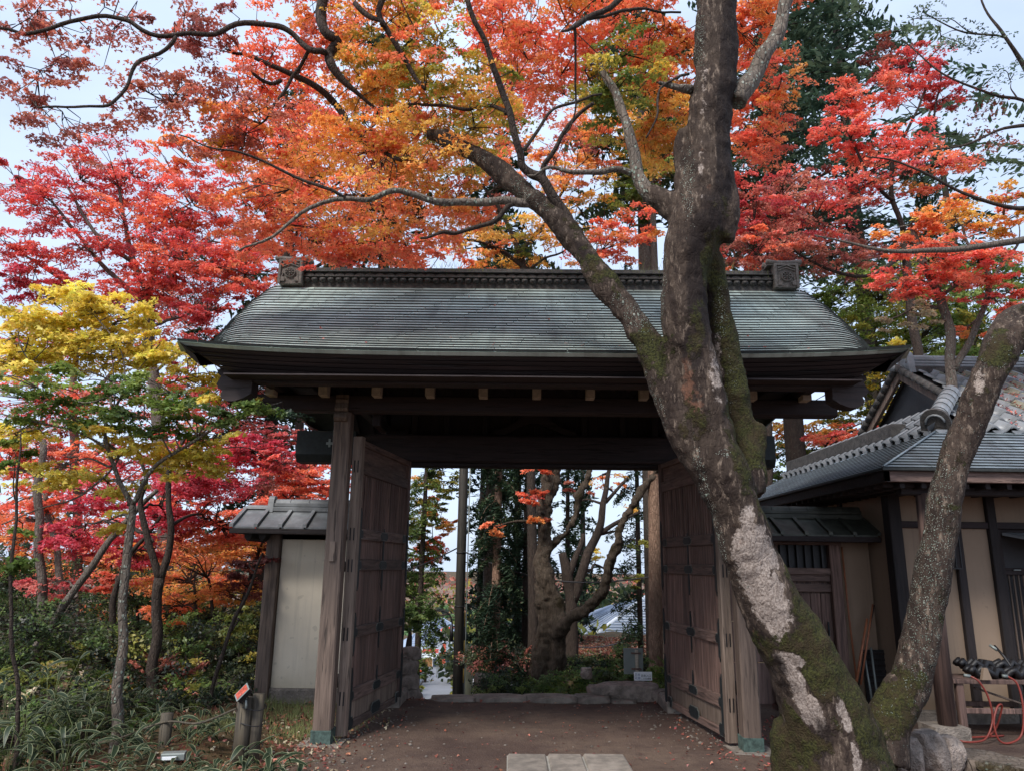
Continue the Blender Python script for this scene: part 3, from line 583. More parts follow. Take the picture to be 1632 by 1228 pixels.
# ------------------------------------------------------------------ the hall on the right
hall = empty('temple_hall', (4.4, 8.6, 0), 0, 'plastered hall with dark timber posts, copper skirt roof and grey pantiles', 'building')
HO = Vector((4.4, 8.6, 0))
def H(name, mb, mat, parent=None):       # built in world metres, hung on the hall
    mb.v = [tuple(Vector(p)-HO) for p in mb.v]; return mb.build(name, mat if not isinstance(mat, str) else M[mat], parent or hall)
EY, EX, EZ = 7.52, 3.80, 2.60            # front eave, left eave, eave height
TY, TX, TZ = 8.50, 4.96, 3.16            # lower edge of the tiles
XR, YB = 10.0, 13.6
def build_hall():
    # walls
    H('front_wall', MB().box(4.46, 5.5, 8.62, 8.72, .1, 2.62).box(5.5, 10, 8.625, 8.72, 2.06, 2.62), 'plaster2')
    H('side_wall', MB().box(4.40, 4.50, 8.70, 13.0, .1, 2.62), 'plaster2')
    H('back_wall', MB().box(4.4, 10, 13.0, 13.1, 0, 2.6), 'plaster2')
    H('stone_footing', MB().bbox(4.33, 5.5, 8.55, 8.75, -.1, .12, .02), 'stone')
    for x0, x1 in ((4.33, 4.47), (5.05, 5.14), (5.46, 5.56), (6.5, 6.62)): H('timber_post', MB().bbox(x0, x1, 8.56, 8.72, .0, 2.62, .008), 'darkz')
    for z in (2.06, 2.52): H('timber_rail', MB().bbox(4.47, 10, 8.575, 8.66, z, z+.075, .008), 'darkx')
    for y in (9.9, 11.4): H('timber_post', MB().bbox(4.37, 4.47, y, y+.11, 0, 2.6, .008), 'darkz')
    # lattice doors in the shade on the right
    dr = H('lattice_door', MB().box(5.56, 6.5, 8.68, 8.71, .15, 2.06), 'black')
    for x0, x1, za, zb in ((5.56, 5.62, .15, 2.06), (6.0, 6.06, .15, 2.06), (6.44, 6.5, .15, 2.06)): H('door_stile', MB().bbox(x0, x1, 8.62, 8.67, za, zb, .006), 'darkz', dr)
    for z in (.15, .55, 1.55, 1.98): H('door_rail', MB().bbox(5.62, 6.44, 8.625, 8.665, z, z+.08, .006), 'darkx', dr)
    for i in range(14):
        x = 5.66+i*.055; x += .06*(x > 5.99)
        if x < 6.43: H('lattice_bar', MB().bbox(x-.008, x+.008, 8.64, 8.66, .63, 1.55, .003), 'pillar', dr)
    H('door_pull', MB().bbox(5.70, 5.78, 8.60, 8.62, 1.60, 1.615, .003), 'greymetal', dr)
    H('door_awning', MB().add([(5.62, 8.60, 2.02), (7.2, 8.6, 2.02), (7.2, 7.95, 1.86), (5.95, 7.95, 1.86), (5.62, 8.60, 1.99), (7.2, 8.6, 1.99), (7.2, 7.95, 1.83), (5.95, 7.95, 1.83)], [(0, 3, 2, 1), (4, 5, 6, 7), (0, 4, 7, 3), (3, 7, 6, 2), (2, 6, 5, 1)]), 'tile')
    # soffit, fascia
    H('eave_soffit', MB().add([(EX+.06, EY+.06, EZ-.12), (XR, EY+.06, EZ-.12), (XR, 8.7, EZ+.02), (4.5, 8.7, EZ+.02), (4.5, YB, EZ+.02), (EX+.06, YB, EZ-.12)], [(0, 1, 2, 3), (0, 3, 4, 5)]), 'darkx')
    H('eave_fascia', MB().bbox(EX+.03, XR, EY+.03, EY+.07, EZ-.135, EZ-.02, .006), 'doorx')
    H('eave_fascia', MB().bbox(EX+.03, EX+.07, EY+.03, YB, EZ-.135, EZ-.02, .006), 'darkx')
    H('eave_copper_edge', MB().bbox(EX-.02, XR, EY-.02, EY+.05, EZ-.025, EZ+.004, .004), 'seam_shade')
    H('eave_copper_edge', MB().bbox(EX-.02, EX+.05, EY+.05, YB, EZ-.025, EZ+.004, .004), 'seam_shade')
    for i in range(30): y = 7.75+i*.2; H('rafter', MB().bbox(EX+.1, 4.42, y, y+.05, EZ-.17, EZ-.11), 'darkx')
    for i in range(22): x = 4.0+i*.22; H('rafter', MB().bbox(x, x+.05, EY+.1, 8.6, EZ-.19, EZ-.12), 'darkx')
    H('eave_beam', MB().bbox(4.1, XR, 7.8, 7.92, 2.36, 2.45, .01), 'darkx')
    # copper skirt, front and left: one strip per course
    sk = H('skirt_roof', MB().add([(EX, EY, EZ), (XR, EY, EZ), (XR, TY+.1, TZ+.03), (TX+.1, TY+.1, TZ+.03), (TX+.1, YB, TZ+.03), (EX, YB, EZ)], [(0, 1, 2, 3), (0, 3, 4, 5)]), 'seam_shade')
    n = 13
    for i in range(n):
        a, b = i/n, (i+1)/n
        def P(t, l): return EX+(TX-EX)*t, EY+(TY-EY)*t, EZ+(TZ-EZ)*(t*.9+.1*t*t)+l
        x0, y0, z0 = P(a, .016); x1, y1, z1 = P(b, .004); cuts = [x0]+[x0+.5+(i*.37 % 1.0)*1.0+k*1.1 for k in range(5)]+[XR]
        for k in range(len(cuts)-1):
            u, v = cuts[k]+.003, cuts[k+1]-.003; u1 = x1 if k == 0 else u
            mb = MB().add([(u, y0, z0), (v, y0, z0), (v, y1, z1), (u1, y1, z1), (u, y0+.01, z0-.008), (v, y0+.01, z0-.008)], [(0, 1, 2, 3), (4, 5, 1, 0)]); mb.m = [0, 1]; H('copper_strip', mb, [M['copper2'], M['seam_shade']], sk)
        cuts = [y0]+[y0+.6+(i*.41 % 1.0)*1.0+k*1.3 for k in range(4)]+[YB]
        for k in range(len(cuts)-1):
            u, v = cuts[k]+.003, cuts[k+1]-.003; u1 = y1 if k == 0 else u
            mb = MB().add([(x0, u, z0), (x0, v, z0), (x1, v, z1), (x1, u1, z1), (x0+.01, u, z0-.008), (x0+.01, v, z0-.008)], [(0, 3, 2, 1), (4, 0, 1, 5)]); mb.m = [0, 1]; H('copper_strip', mb, [M['copper2'], M['seam_shade']], sk)
    a, b = Vector((EX, EY, EZ+.02)), Vector((TX, TY, TZ+.02)); H('hip_seam', MB().tube([a, b], .012, 5), 'copper2', sk)
    # pantiles
    def tile_mesh(name, w=.225, l=.235, mat='tile'):
        mb = MB(); m = 8; prof = [(-.5+i/m) for i in range(m+1)]; zz = [.035*math.sin((u+.5)*2*math.pi+.6)+.018*(u > .3)*(u-.3)*5 for u in prof]
        vs = []
        for u, z in zip(prof, zz): vs += [(u*w, 0, z+.034), (u*w, l*1.08, z+.008), (u*w, -.001, z+.008)]
        return mb.add(vs, [(3*i, 3*i+3, 3*i+4, 3*i+1) for i in range(m)]+[(3*i+2, 3*i+5, 3*i+3, 3*i) for i in range(m)], 0, True).mesh(name, M[mat])
    tm = tile_mesh('pantile'); tmd = tile_mesh('pantile_weathered', mat='tile2')
    RY, RZ = 10.35, 4.36
    sl = math.atan2(RZ-TZ, RY-TY); Ls = math.hypot(RZ-TZ, RY-TY); rows = 9; step = Ls/rows
    main = H('tiled_roof', MB().add([(TX-.02, TY, TZ), (XR, TY, TZ), (XR, RY, RZ), (5.7, RY, RZ), (5.7, 9.25, 3.67)], [(0, 1, 2, 3, 4)]).add([(XR, 2*RY-TY, TZ), (5.7, 2*RY-TY, TZ), (5.7, RY, RZ), (XR, RY, RZ)], [(0, 1, 2, 3)]).add([(TX-.02, TY, TZ), (5.7, 9.25, 3.67), (5.7, YB, 3.67), (TX-.02, YB, TZ)], [(0, 1, 2, 3)]), 'oldtile')
    for r in range(rows):
        y = TY-.03+(RY-TY)*r/rows; z = TZ+.012+(RZ-TZ)*r/rows
        xl = TX+.02+(5.66-TX)*min(1, (y-TY)/(9.2-TY)) if y < 9.2 else 5.66
        for c in range(-2, 14):
            x = 5.02+c*.222
            if x-.1 < xl or x > 7.9: continue
            o = link('pantile', tm if random.random() < .8 else tmd, main); o.location = Vector((x, y, z+random.uniform(-.003, .003)))-HO; o.rotation_euler = (sl+random.uniform(-.02, .02), 0, 0)
    for r in range(3):
        for c in range(22):
            y = TY+.18+c*.222; x = TX-.03+(5.6-TX)*r/3; z = TZ+.012+(3.64-TZ)*r/3
            if (x-TX)/(5.7-TX) > (y-TY)/(9.25-TY): continue
            o = link('pantile', tm, main); o.location = Vector((x, y, z))-HO
            o.rotation_euler = Matrix.Rotation(math.radians(-90), 3, 'Z').to_euler(); o.rotation_euler = (Matrix.Rotation(math.radians(-90), 3, 'Z') @ Matrix.Rotation(math.atan2(3.64-TZ, 5.6-TX), 3, 'X')).to_euler()
            if r == 0: H('tile_lip', MB().prism([(y+.075*math.cos(t)-.03, z+.015+.05*math.sin(t)) for t in np.linspace(math.pi, 2*math.pi, 7)], 'x', x-.012, x+.006), 'tile', main)
    for c in range(14): x = 5.02+c*.222; H('tile_lip', MB().prism([(x+.07*math.cos(t)-.03, TZ+.02+.04*math.sin(t)) for t in np.linspace(math.pi, 2*math.pi, 7)], 'y', TY-.045, TY-.03), 'tile', main)
    # hip ridge with a big round end tile
    a = Vector((5.02, 8.60, 3.32)); b = Vector((5.62, 9.22, 3.80)); d = (b-a).normalized(); sdv = d.cross(Vector((0, 0, 1))).normalized()
    hp = H('hip_ridge', MB().tube([a, b], .05, 8), 'oldtile', None)
    for k in range(6):
        p0 = a+(b-a)*(k/6); p1 = a+(b-a)*((k+1)/6); mb = MB(); vs = []
        up = sdv.cross(d)
        for p, rr in ((p0, .135), (p1-d*.008, .125)):
            for t in np.linspace(0, math.pi, 9): vs.append(p+sdv*rr*.85*math.cos(t)+up*rr*math.sin(t)-up*.02)
        H('hip_tile', mb.add(vs, [(i, i+1, 10+i, 9+i) for i in range(8)]+[tuple(range(9))]), 'tile', hp)
    up = sdv.cross(d); vs = []
    out = [(.16*math.cos(t), .15*math.sin(t)) for t in np.linspace(0, math.pi, 11)]+[(-.17, -.12), (.17, -.12)]
    for o_ in (-.05, .0): vs += [a+d*o_+sdv*u+up*v for u, v in out]
    m = len(out); H('hip_end_tile', MB().add(vs, [tuple(range(m))[::-1], tuple(range(m, 2*m))]+[(i, (i+1) % m, m+(i+1) % m, m+i) for i in range(m)]), 'oldtile', hp)
    H('hip_end_rim', MB().tube([a-d*.055+sdv*.1*math.cos(t)+up*.1*math.sin(t)-up*.02 for t in np.linspace(0, math.pi, 9)], .014, 5), 'tile', hp)
    # gable
    G = [(5.74, 9.1, 3.62), (5.74, 11.6, 3.62), (5.74, RY, RZ-.03)]
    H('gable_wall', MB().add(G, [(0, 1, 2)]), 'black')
    for s in (-1, 1):
        f = Vector((5.58, RY+s*1.28, 3.62)); ap = Vector((5.58, RY, RZ+.02)); dd = (f-ap).normalized(); nn = Vector((0, -dd.z*s, dd.y*s)).normalized()
        vs = [];
        for x in (5.58, 5.63):
            for p in (ap, f): vs += [Vector((x, p.y, p.z)), Vector((x, p.y, p.z-.13))]
        H('barge_board', MB().add(vs, [(0, 2, 3, 1), (4, 5, 7, 6), (0, 4, 6, 2), (1, 3, 7, 5), (2, 6, 7, 3)]), 'pillar')
        k = 9
        for i in range(k):
            p0 = ap+(f-ap)*(i/k); p1 = ap+(f-ap)*((i+1)/k)
            H('verge_tile', MB().tube([p0+Vector((-.02, 0, .045)), p1+Vector((-.02, 0, .045))-dd*.008], .052, 7), 'oldtile', main)
    # main ridge
    rd = H('main_ridge', MB().bbox(5.7, XR, RY-.13, RY+.13, RZ-.03, RZ+.06, .006), 'oldtile')
    for z in (.065, .11, .155): H('ridge_course', MB().bbox(5.72, XR, RY-.13+z*.2, RY+.13-z*.2, RZ+z, RZ+z+.036, .006), 'tile', rd)
    for i in range(15): x = 5.8+i*.28; H('ridge_cap_tile', MB().prism([(RY+.075*math.cos(t), RZ+.2+.05*math.sin(t)) for t in np.linspace(0, math.pi, 7)], 'x', x, x+.272), 'tile', rd)
    for i in range(7): H('ridge_knob', MB().cyl((6.0+i*.56, RY, RZ+.24), (6.0+i*.56, RY, RZ+.28), .03, .02, 8), 'tile', rd)
    arc = [(RY+.15*math.cos(t), RZ+.16+.15*math.sin(t)) for t in np.linspace(0, math.pi, 11)]+[(RY-.17, RZ-.04), (RY+.17, RZ-.04)]
    H('ridge_end_tile', MB().prism(arc, 'x', 5.66, 5.75), 'tile', rd)
    H('ridge_end_rim', MB().tube([(5.655, RY+.1*math.cos(t), RZ+.14+.1*math.sin(t)) for t in np.linspace(-.3, math.pi+.3, 12)], .016, 5), 'tile', rd)
    H('ridge_roll', MB().tube([(5.44, RY, RZ+.06), (5.7, RY, RZ+.05)], .05, 8), 'tile', rd)
    # left descending ridge behind the gable
    H('descending_ridge', MB().bbox(5.0, 5.2, 9.6, 13.4, 3.28, 3.46, .01), 'oldtile')
    # porch post on its stone
    H('porch_post', MB().tube([(4.34, 7.86, .10), (4.36, 7.86, 2.38)], [.085, .078], 16), 'door')
    H('post_stone', MB().prism([(4.30-.17, 7.70), (4.30+.17, 7.70), (4.30+.17, 8.02), (4.30-.17, 8.02)], 'z', -.05, .115), 'stone')
M['copper2'] = copper('skirt_copper', lin((140, 152, 158)), lin((112, 120, 126)))
M['tile2'] = plain('mossy_roof_tile', lin((128, 124, 106)), .55, .35, 9)
build_hall()
# ------------------------------------------------------------------ things by the hall and the gate
def wall_lantern():
    t = empty('wall_lantern', (4.97, 8.5, 1.62), 0, 'narrow dark box lantern hanging on the plastered wall beside the lichen-speckled trunk', 'lantern')
    MB().box(-.065, .065, -.05, .05, -.012, .0).box(-.07, .07, -.055, .055, .44, .46).build('case', M['black'], t)
    for x, y in ((-1, -1), (-1, 1), (1, -1), (1, 1)): MB().bbox(x*.06-.007, x*.06+.007, y*.045-.007, y*.045+.007, 0, .44, .002).build('frame_bar', M['black'], t)
    MB().bbox(-.007, .007, -.052, -.044, 0, .44, .002).build('glazing_bar', M['black'], t)
    MB().box(-.05, .05, -.036, .036, .002, .438).build('shade', M['darkz'], t); MB().tube([(0, .04, .4), (0, .1, .4)], .01, 6).build('bracket', M['black'], t)
wall_lantern()
def tools():
    specs = [('bamboo_pole', 'thick brown bamboo pole leaning on the side wall, leftmost of the tools', (1365, 1085), (1382, 985), .016, 'bamboo'),
             ('bamboo_pole', 'thinner reddish bamboo pole leaning tallest against the side wall', (1372, 1090), (1391, 962), .012, 'bamboo'),
             ('metal_rod', 'black rod leaning steeply across the bamboo poles by the side wall', (1366, 1095), (1392, 962), .011, 'black')]
    specs[2] = ('metal_rod', 'black rod leaning steeply across the bamboo poles by the side wall', (1366, 1105), (1393, 963), .011, 'black')
    specs += [('plastic_pipe', 'left pale grey pipe leaning beside the black crate panel', (1392, 1128), (1377, 1040), .013, 'greymetal'),
              ('plastic_pipe', 'capped pale grey pipe leaning nearest the black crate panel', (1400, 1124), (1388, 1031), .014, 'greymetal')]
    for nm, lb, a, b, r, m in specs:
        Pa = at(*a, 8.85); Pa.z = max(Pa.z, .02); Pb = at(*b, 8.98); o = MB().tube([Pa, (Pa+Pb)/2, Pb], [r, r*.95, r*.85], 8).build(nm, M[m]); tag(o, lb, 'pole')
    t = empty('crate_panel', at(1401, 1122, 9.15), 0, 'black slatted panel standing against the wall behind the fork of the trunk', 'panel')
    MB().bbox(-.02, .02, -.02, .02, -.05, .62, .004).build('frame_bar', M['greymetal'], t).location = (.16, 0, 0)
    MB().box(-.13, .13, .0, .02, 0, .6).build('sheet', M['black'], t)
    for i in range(9): MB().box(-.12, .12, -.012, .0, .03+i*.064, .06+i*.064).build('slat', M['darkz'], t)
tools()
def bench():
    t = empty('work_bench', (5.15, 8.05, 0), 0, 'low wooden bench behind the orange hoses under the eave', 'bench')
    for i in range(4): MB().bbox(-.72, .55, -.22+i*.11, -.115+i*.11, .50, .54, .004).build('top_board', M['door'], t)
    for x in (-.68, .26):
        for y in (-.2, .18): MB().bbox(x, x+.07, y, y+.06, 0, .5, .006).build('leg', M['door'], t)
    for y in (-.2, .19): MB().bbox(-.66, .3, y+.01, y+.04, .22, .27, .004).build('stretcher', M['door'], t)
    MB().tube([(-.45, -.1, .45), (.2, -.12, .24)], .012, 6).build('brace', M['pillar'], t)
    o = MB(); n = 26
    for k in range(4):
        pts = [(-.5+1.05*i/n*.98, -.15+.08*k+.02*math.sin(i), .60+.04*math.sin(i*1.9)+.05*(k > 1)) for i in range(n+1)]
        o.tube(pts, .035, 6)
    tag(o.build('mat_roll', M['black']), 'black corrugated matting heaped along the top of the low bench', 'mat').location = (5.15, 8.05, .0)
    tag(MB().prism([(-.05, 0), (.05, 0), (.015, .11), (-.02, .11)], 'y', -.02, .02).build('paper_bag', M['plaster2']), 'small pale triangular packet standing at the left end of the black matting', 'packet').location = (4.74, 7.80, .545)
    def hose(name, label, pts):
        P = [at(*p) for p in pts]
        for p in P: p.z = max(p.z, .015)
        h = MB().tube(spline(P, 6), .0095, 8).build(name, M['hose']); tag(h, label, 'hose', None); return h
    h = hose('rubber_hose', 'orange hose hanging in a loose C from the left end of the bench', [(1545, 1076, 7.75), (1560, 1085, 7.7), (1575, 1110, 7.68), (1582, 1145, 7.66), (1572, 1175, 7.62), (1552, 1190, 7.6), (1530, 1190, 7.65), (1522, 1188, 7.8)])
    MB().tube([at(1536, 1075, 7.76), at(1547, 1077, 7.75)], .016, 8).build('hose_coupling', M['greymetal'], h)
    h = hose('rubber_hose', 'orange hose forming a closed loop in front of the gas bottle', [(1605, 1076, 7.7), (1622, 1090, 7.66), (1631, 1130, 7.62), (1628, 1170, 7.6), (1610, 1190, 7.58), (1592, 1178, 7.58), (1584, 1150, 7.6), (1590, 1125, 7.63), (1597, 1125, 7.66), (1588, 1158, 7.7), (1577, 1172, 7.72)])
    MB().tube([at(1597, 1076, 7.71), at(1606, 1077, 7.7)], .016, 8).build('hose_coupling', M['greymetal'], h)
    h = hose('rubber_hose', 'dark reddish hose lying flat on the ground under the bench', [(1530, 1178, 7.75), (1550, 1176, 7.8), (1575, 1178, 7.85), (1600, 1176, 7.9)])
    g = empty('gas_bottle', (5.32, 8.02, 0), 0, 'pale grey gas bottle standing under the right end of the bench', 'gas bottle')
    MB().tube([(0, 0, z) for z in (.0, .03, .06, .3, .36, .40)], [.1, .12, .125, .125, .1, .04], 18).build('tank', M['greymetal'], g)
    MB().cyl((0, 0, .4), (0, 0, .46), .02, .015, 8).cyl((-.04, 0, .46), (.04, 0, .46), .012, .012, 8).build('valve', M['greymetal'], g)
    for z in (.17, .21, .25): MB().tube([(.127*math.cos(a), .127*math.sin(a), z) for a in np.linspace(-2.3, -.9, 7)], .006, 4).build('printed_band', M['black'], g)
    p = MB().tube([at(1585, 1028, 8.2), at(1600, 1045, 8.1), at(1628, 1085, 7.95), at(1640, 1110, 7.9)], [.012, .014, .012, .012], 8).build('spray_lance', M['black']); tag(p, 'black spray lance with a bright nozzle leaning at the right edge above the bench', 'lance')
    MB().tube([at(1577, 1027, 8.22), at(1590, 1035, 8.17)], [.014, .018], 8).build('nozzle', M['greymetal'], p)
bench()
def rock(name, loc, r, seed, mat='rock', label=None, cat='rock', group=None, parent=None):
    bm = bmesh.new(); bmesh.ops.create_icosphere(bm, subdivisions=4, radius=1)
    for v in bm.verts:
        c = v.co.copy(); k = mnoise.noise(c*1.1+Vector((seed, 0, 0)))*.35+mnoise.noise(c*2.7+Vector((0, seed, 0)))*.16+mnoise.noise(c*7+Vector((0, 0, seed)))*.05
        c = c*(1+k); c = Vector((max(-.82, min(.82, c.x)), max(-.82, min(.82, c.y)), max(-.7, min(.75, c.z)))); v.co = Vector((c.x*r[0], c.y*r[1], c.z*r[2]))
    for f in bm.faces: f.smooth = True
    me = bpy.data.meshes.new(name); bm.to_mesh(me); bm.free(); me.materials.append(M[mat]); o = link(name, me, parent); o.location = loc; o.rotation_euler = (0, 0, seed)
    if label: tag(o, label, cat, group)
    return o
M['mossrock'] = bark('mossy_rock', lin((132, 118, 106)), lin((96, 84, 74)), .15, .5, .7)
for p, r, sd, lb in (((1447, 1200, 6.15), (.115, .13, .16), 1, 'rounded pinkish rock against the base of the mossy trunk'), ((1480, 1196, 6.2), (.17, .16, .19), 2, 'largest pale rock in the middle of the row beside the trunk'), ((1512, 1200, 6.2), (.10, .12, .17), 3.3, 'pointed pale rock right of the largest one, in front of the post stone')):
    rock('boulder', at(*p), r, sd, 'rock', lb, 'rock')
rock('boulder', at(1590, 1236, 6.2), (.52, .3, .17), 5.2, 'mossrock', 'long flat yellow-mossed rock at the bottom right corner with red leaves on it', 'rock')
rock('boulder', at(1700, 1236, 6.3), (.3, .3, .15), 6.2, 'mossrock', 'low mossy rock past the right edge', 'rock')
def slab():
    t = empty('stone_slab', (.5, 6.45, 0), 0, 'pale rectangular stepping slab at the bottom of the path', 'paving slab')
    xs = [-.50, -.16, .14, .50]
    for i in range(3): MB().bbox(xs[i]+.008, xs[i+1]-.008, -.6, .38, -.03, .035+.004*i, .012).build('stone', M['slab'], t)
    MB().box(-.5, .5, -.6, .38, -.05, .02).build('mortar', M['concrete'], t)
M['slab'] = plain('pale_slab_stone', lin((128, 118, 108)), .85, .3, 9, 0, .6, .006)
slab()
def kerb():
    k = [(757, 835, 1119, .07), (838, 915, 1117, .08), (918, 968, 1113, .09), (970, 1010, 1117, .05), (690, 755, 1121, .05)]
    for i, (a, b, y, h) in enumerate(k):
        p = at((a+b)/2, y, 9.55); w = (b-a)/2/1180*10.1
        rock('kerb_stone', (p.x, 9.55, -.01), (w*1.18, .19, h*1.25), 20+i*.001, 'stone', ['long kerb stone below the gnarled trunk at the far side of the threshold', 'flat kerb stone to the right of the gnarled trunk', 'short pale kerb stone left of the big brown rock', 'half-buried kerb stone in front of the big brown rock', 'buried kerb stone beside the pole foot on the road side'][i], 'kerb stone').rotation_euler = (0, 0, 0)
    rock('boulder', at(992, 1104, 9.75), (.52, .25, .16), 31, 'rock', 'long brown stratified rock below the small white sign', 'rock').rotation_euler = (0, 0, .05)
    rock('boulder', at(1050, 1108, 9.6), (.12, .12, .1), 33, 'rock', 'small white-topped rock beside the right main pillar', 'rock')
    rock('boulder', at(934, 1072, 11.0), (.09, .08, .1), 34, 'rock', 'little pale stone standing in the ferns', 'rock')
    for i, (x, y, r) in enumerate(((648, 1112, .2), (650, 1082, .17), (645, 1058, .18), (655, 1040, .13))):
        rock('boulder', at(x, y, 10.0), (r, r, r*.8), 40+i, 'rock', ['bottom stone of the rough stack outside the left leaf', 'second stone of the rough stack outside the left leaf', 'third stone of the rough stack outside the left leaf', 'top stone of the rough stack outside the left leaf'][i], 'rock')
kerb()
def signs():
    p = at(1010, 1054, 10.3); t = empty('notice_board', (p.x, 10.3, hz(p.x, 10.3)), 0, 'large blank grey notice board seen from behind, on a pale post', 'notice board')
    a, b = at(994, 1032, 10.3)-t.location, at(1026, 1074, 10.3)-t.location
    MB().bbox(a.x, b.x, .02, .035, b.z, a.z, .003).build('panel', M['greymetal'], t); MB().bbox(.02, .06, -.02, .018, 0, a.z-.02, .004).build('post', M['endgrain'], t)
    for z in (a.z-.07, b.z+.06): MB().bbox(-.03, .09, -.026, .016, z, z+.02, .002).build('clamp', M['door'], t)
    p = at(1025, 1077, 9.95); t = empty('small_sign', (p.x, 9.95, hz(p.x, 9.95)), math.radians(4), 'small white sign with blue and black lettering on a short stand', 'sign')
    z = p.z-t.location.z; MB().bbox(-.115, .115, 0, .012, z-.05, z+.055, .003).build('board', M['white'], t)
    MB().bbox(-.012, .012, .002, .02, 0, z-.05, .002).build('stand', M['greymetal'], t)
    blue = plain('blue_print', lin((70, 84, 150)), .6, .05); dark = plain('black_print', lin((50, 46, 60)), .6, .05)
    def text(body, x, zz, size, m):
        c = bpy.data.curves.new('lettering', 'FONT'); c.body = body; c.size = size; c.extrude = .0004; o = bpy.data.objects.new('tmp', c); COL.objects.link(o)
        me = bpy.data.meshes.new_from_object(o.evaluated_get(bpy.context.evaluated_depsgraph_get())); bpy.data.objects.remove(o)
        me.materials.clear(); me.materials.append(m); q = link('lettering', me, t); q.location = (x, -.0012, zz); q.rotation_euler = (math.radians(90), 0, 0)
    text('日本', -.107, z+.008, .036, blue); text('花園', -.107, z-.032, .036, blue); text('茶席入口', -.03, z-.004, .033, dark); text('この先順路', -.028, z-.036, .026, dark)
signs()
M['log'] = wood('old_log', lin((88, 78, 62)), lin((48, 42, 36)))
def floodlight_post():
    b = at(388, 1215, 6.55); t = empty('log_post', (b.x, 6.55, hz(b.x, 6.55)), 0, 'short bundle of two dark log posts bound with wire', 'post')
    MB().tube([(-.03, 0, -.1), (-.03, 0, .5)], .062, 12).build('log', M['log'], t); MB().tube([(.062, .03, -.1), (.07, .03, .52)], .05, 10).build('log', M['log'], t)
    MB().bbox(-.1, -.06, .0, .05, -.1, .50, .006).build('stake', M['log'], t)
    for z in (.12, .3, .42): MB().tube([(.02+.115*math.cos(a), .02+.09*math.sin(a), z+.015*math.sin(a*2)) for a in np.linspace(0, 2*math.pi, 17)], .004, 5).build('wire_tie', M['black'], t)
    p = at(392, 1098, 6.5); f = empty('floodlight', (p.x, 6.45, p.z-.02), 0, 'tilted floodlight with orange leaf reflection painted on glass, on top of the bound log post', 'floodlight')
    dx_ = Vector((.68, .1, .73)).normalized(); nz_ = Vector((-.55, -.62, .56)); nz_ = (nz_-dx_*nz_.dot(dx_)).normalized(); dy_ = nz_.cross(dx_); R = Matrix(((dx_.x, dy_.x, nz_.x, 0), (dx_.y, dy_.y, nz_.y, 0), (dx_.z, dy_.z, nz_.z, 0), (0, 0, 0, 1)))
    R = R @ Matrix.Scale(.82, 4); bd = MB().bbox(-.075, .075, -.055, .055, -.03, .02, .008, M=R).build('housing', M['black'], f)
    MB().bbox(-.08, .08, -.06, .06, .02, .026, .002, M=R).build('rim', M['greymetal'], f)
    MB().box(-.066, .066, -.046, .046, .0262, .0285, M=R).build('glass', plain('painted_reflection_glass', lin((186, 78, 50)), .12, .5, 40, 0, 0, .001, .8), f)  # reflection of the leaves painted in as the orange of the glass
    for i in range(6): MB().box(-.07+i*.025, -.064+i*.025, -.05, .05, -.05, -.03, M=R).build('cooling_fin', M['black'], f)
    MB().tube([(.02, .0, -.03), (.03, .0, -.09), (.03, 0, -.115)], .01, 6).build('bracket', M['greymetal'], f)
    b2 = at(258, 1215, 6.75); o = MB().tube([(0, 0, -.2), (0, 0, .26)], .05, 12).build('log_post', M['log']); o.location = (b2.x, 6.75, hz(b2.x, 6.75)); tag(o, 'short greenish log stub to the left of the floodlight', 'post')
    b3 = at(20, 1200, 7.4); 
    P0 = Vector((b.x-.08, 6.5, .42+hz(b.x, 6.55))); P1 = Vector((b2.x, 6.7, .2+hz(b2.x, 6.75))); mid = (P0+P1)/2-Vector((0, 0, .06)); P2 = P1+Vector((-.9, .1, -.22))
    tag(MB().tube(spline([P0, mid, P1, (P1+P2)/2-Vector((0, 0, .05)), P2], 6), .009, 6).build('guide_rope', M['log']), 'sagging brown rope strung from the bound log post to the stub', 'rope')
    q = at(277, 1203, 6.3); g = empty('path_light', (q.x, 6.3, q.z), math.radians(12), 'low grey box light in the bamboo grass by the stub', 'light')
    MB().bbox(-.085, .085, -.05, .05, -.03, .025, .008).build('housing', M['greymetal'], g); MB().bbox(-.075, .03, -.054, -.05, -.02, .005, .002).build('lens', M['white'], g)
    MB().bbox(-.01, .01, 0, .02, -.3, -.03, .003).build('stake', M['black'], g)
floodlight_post()
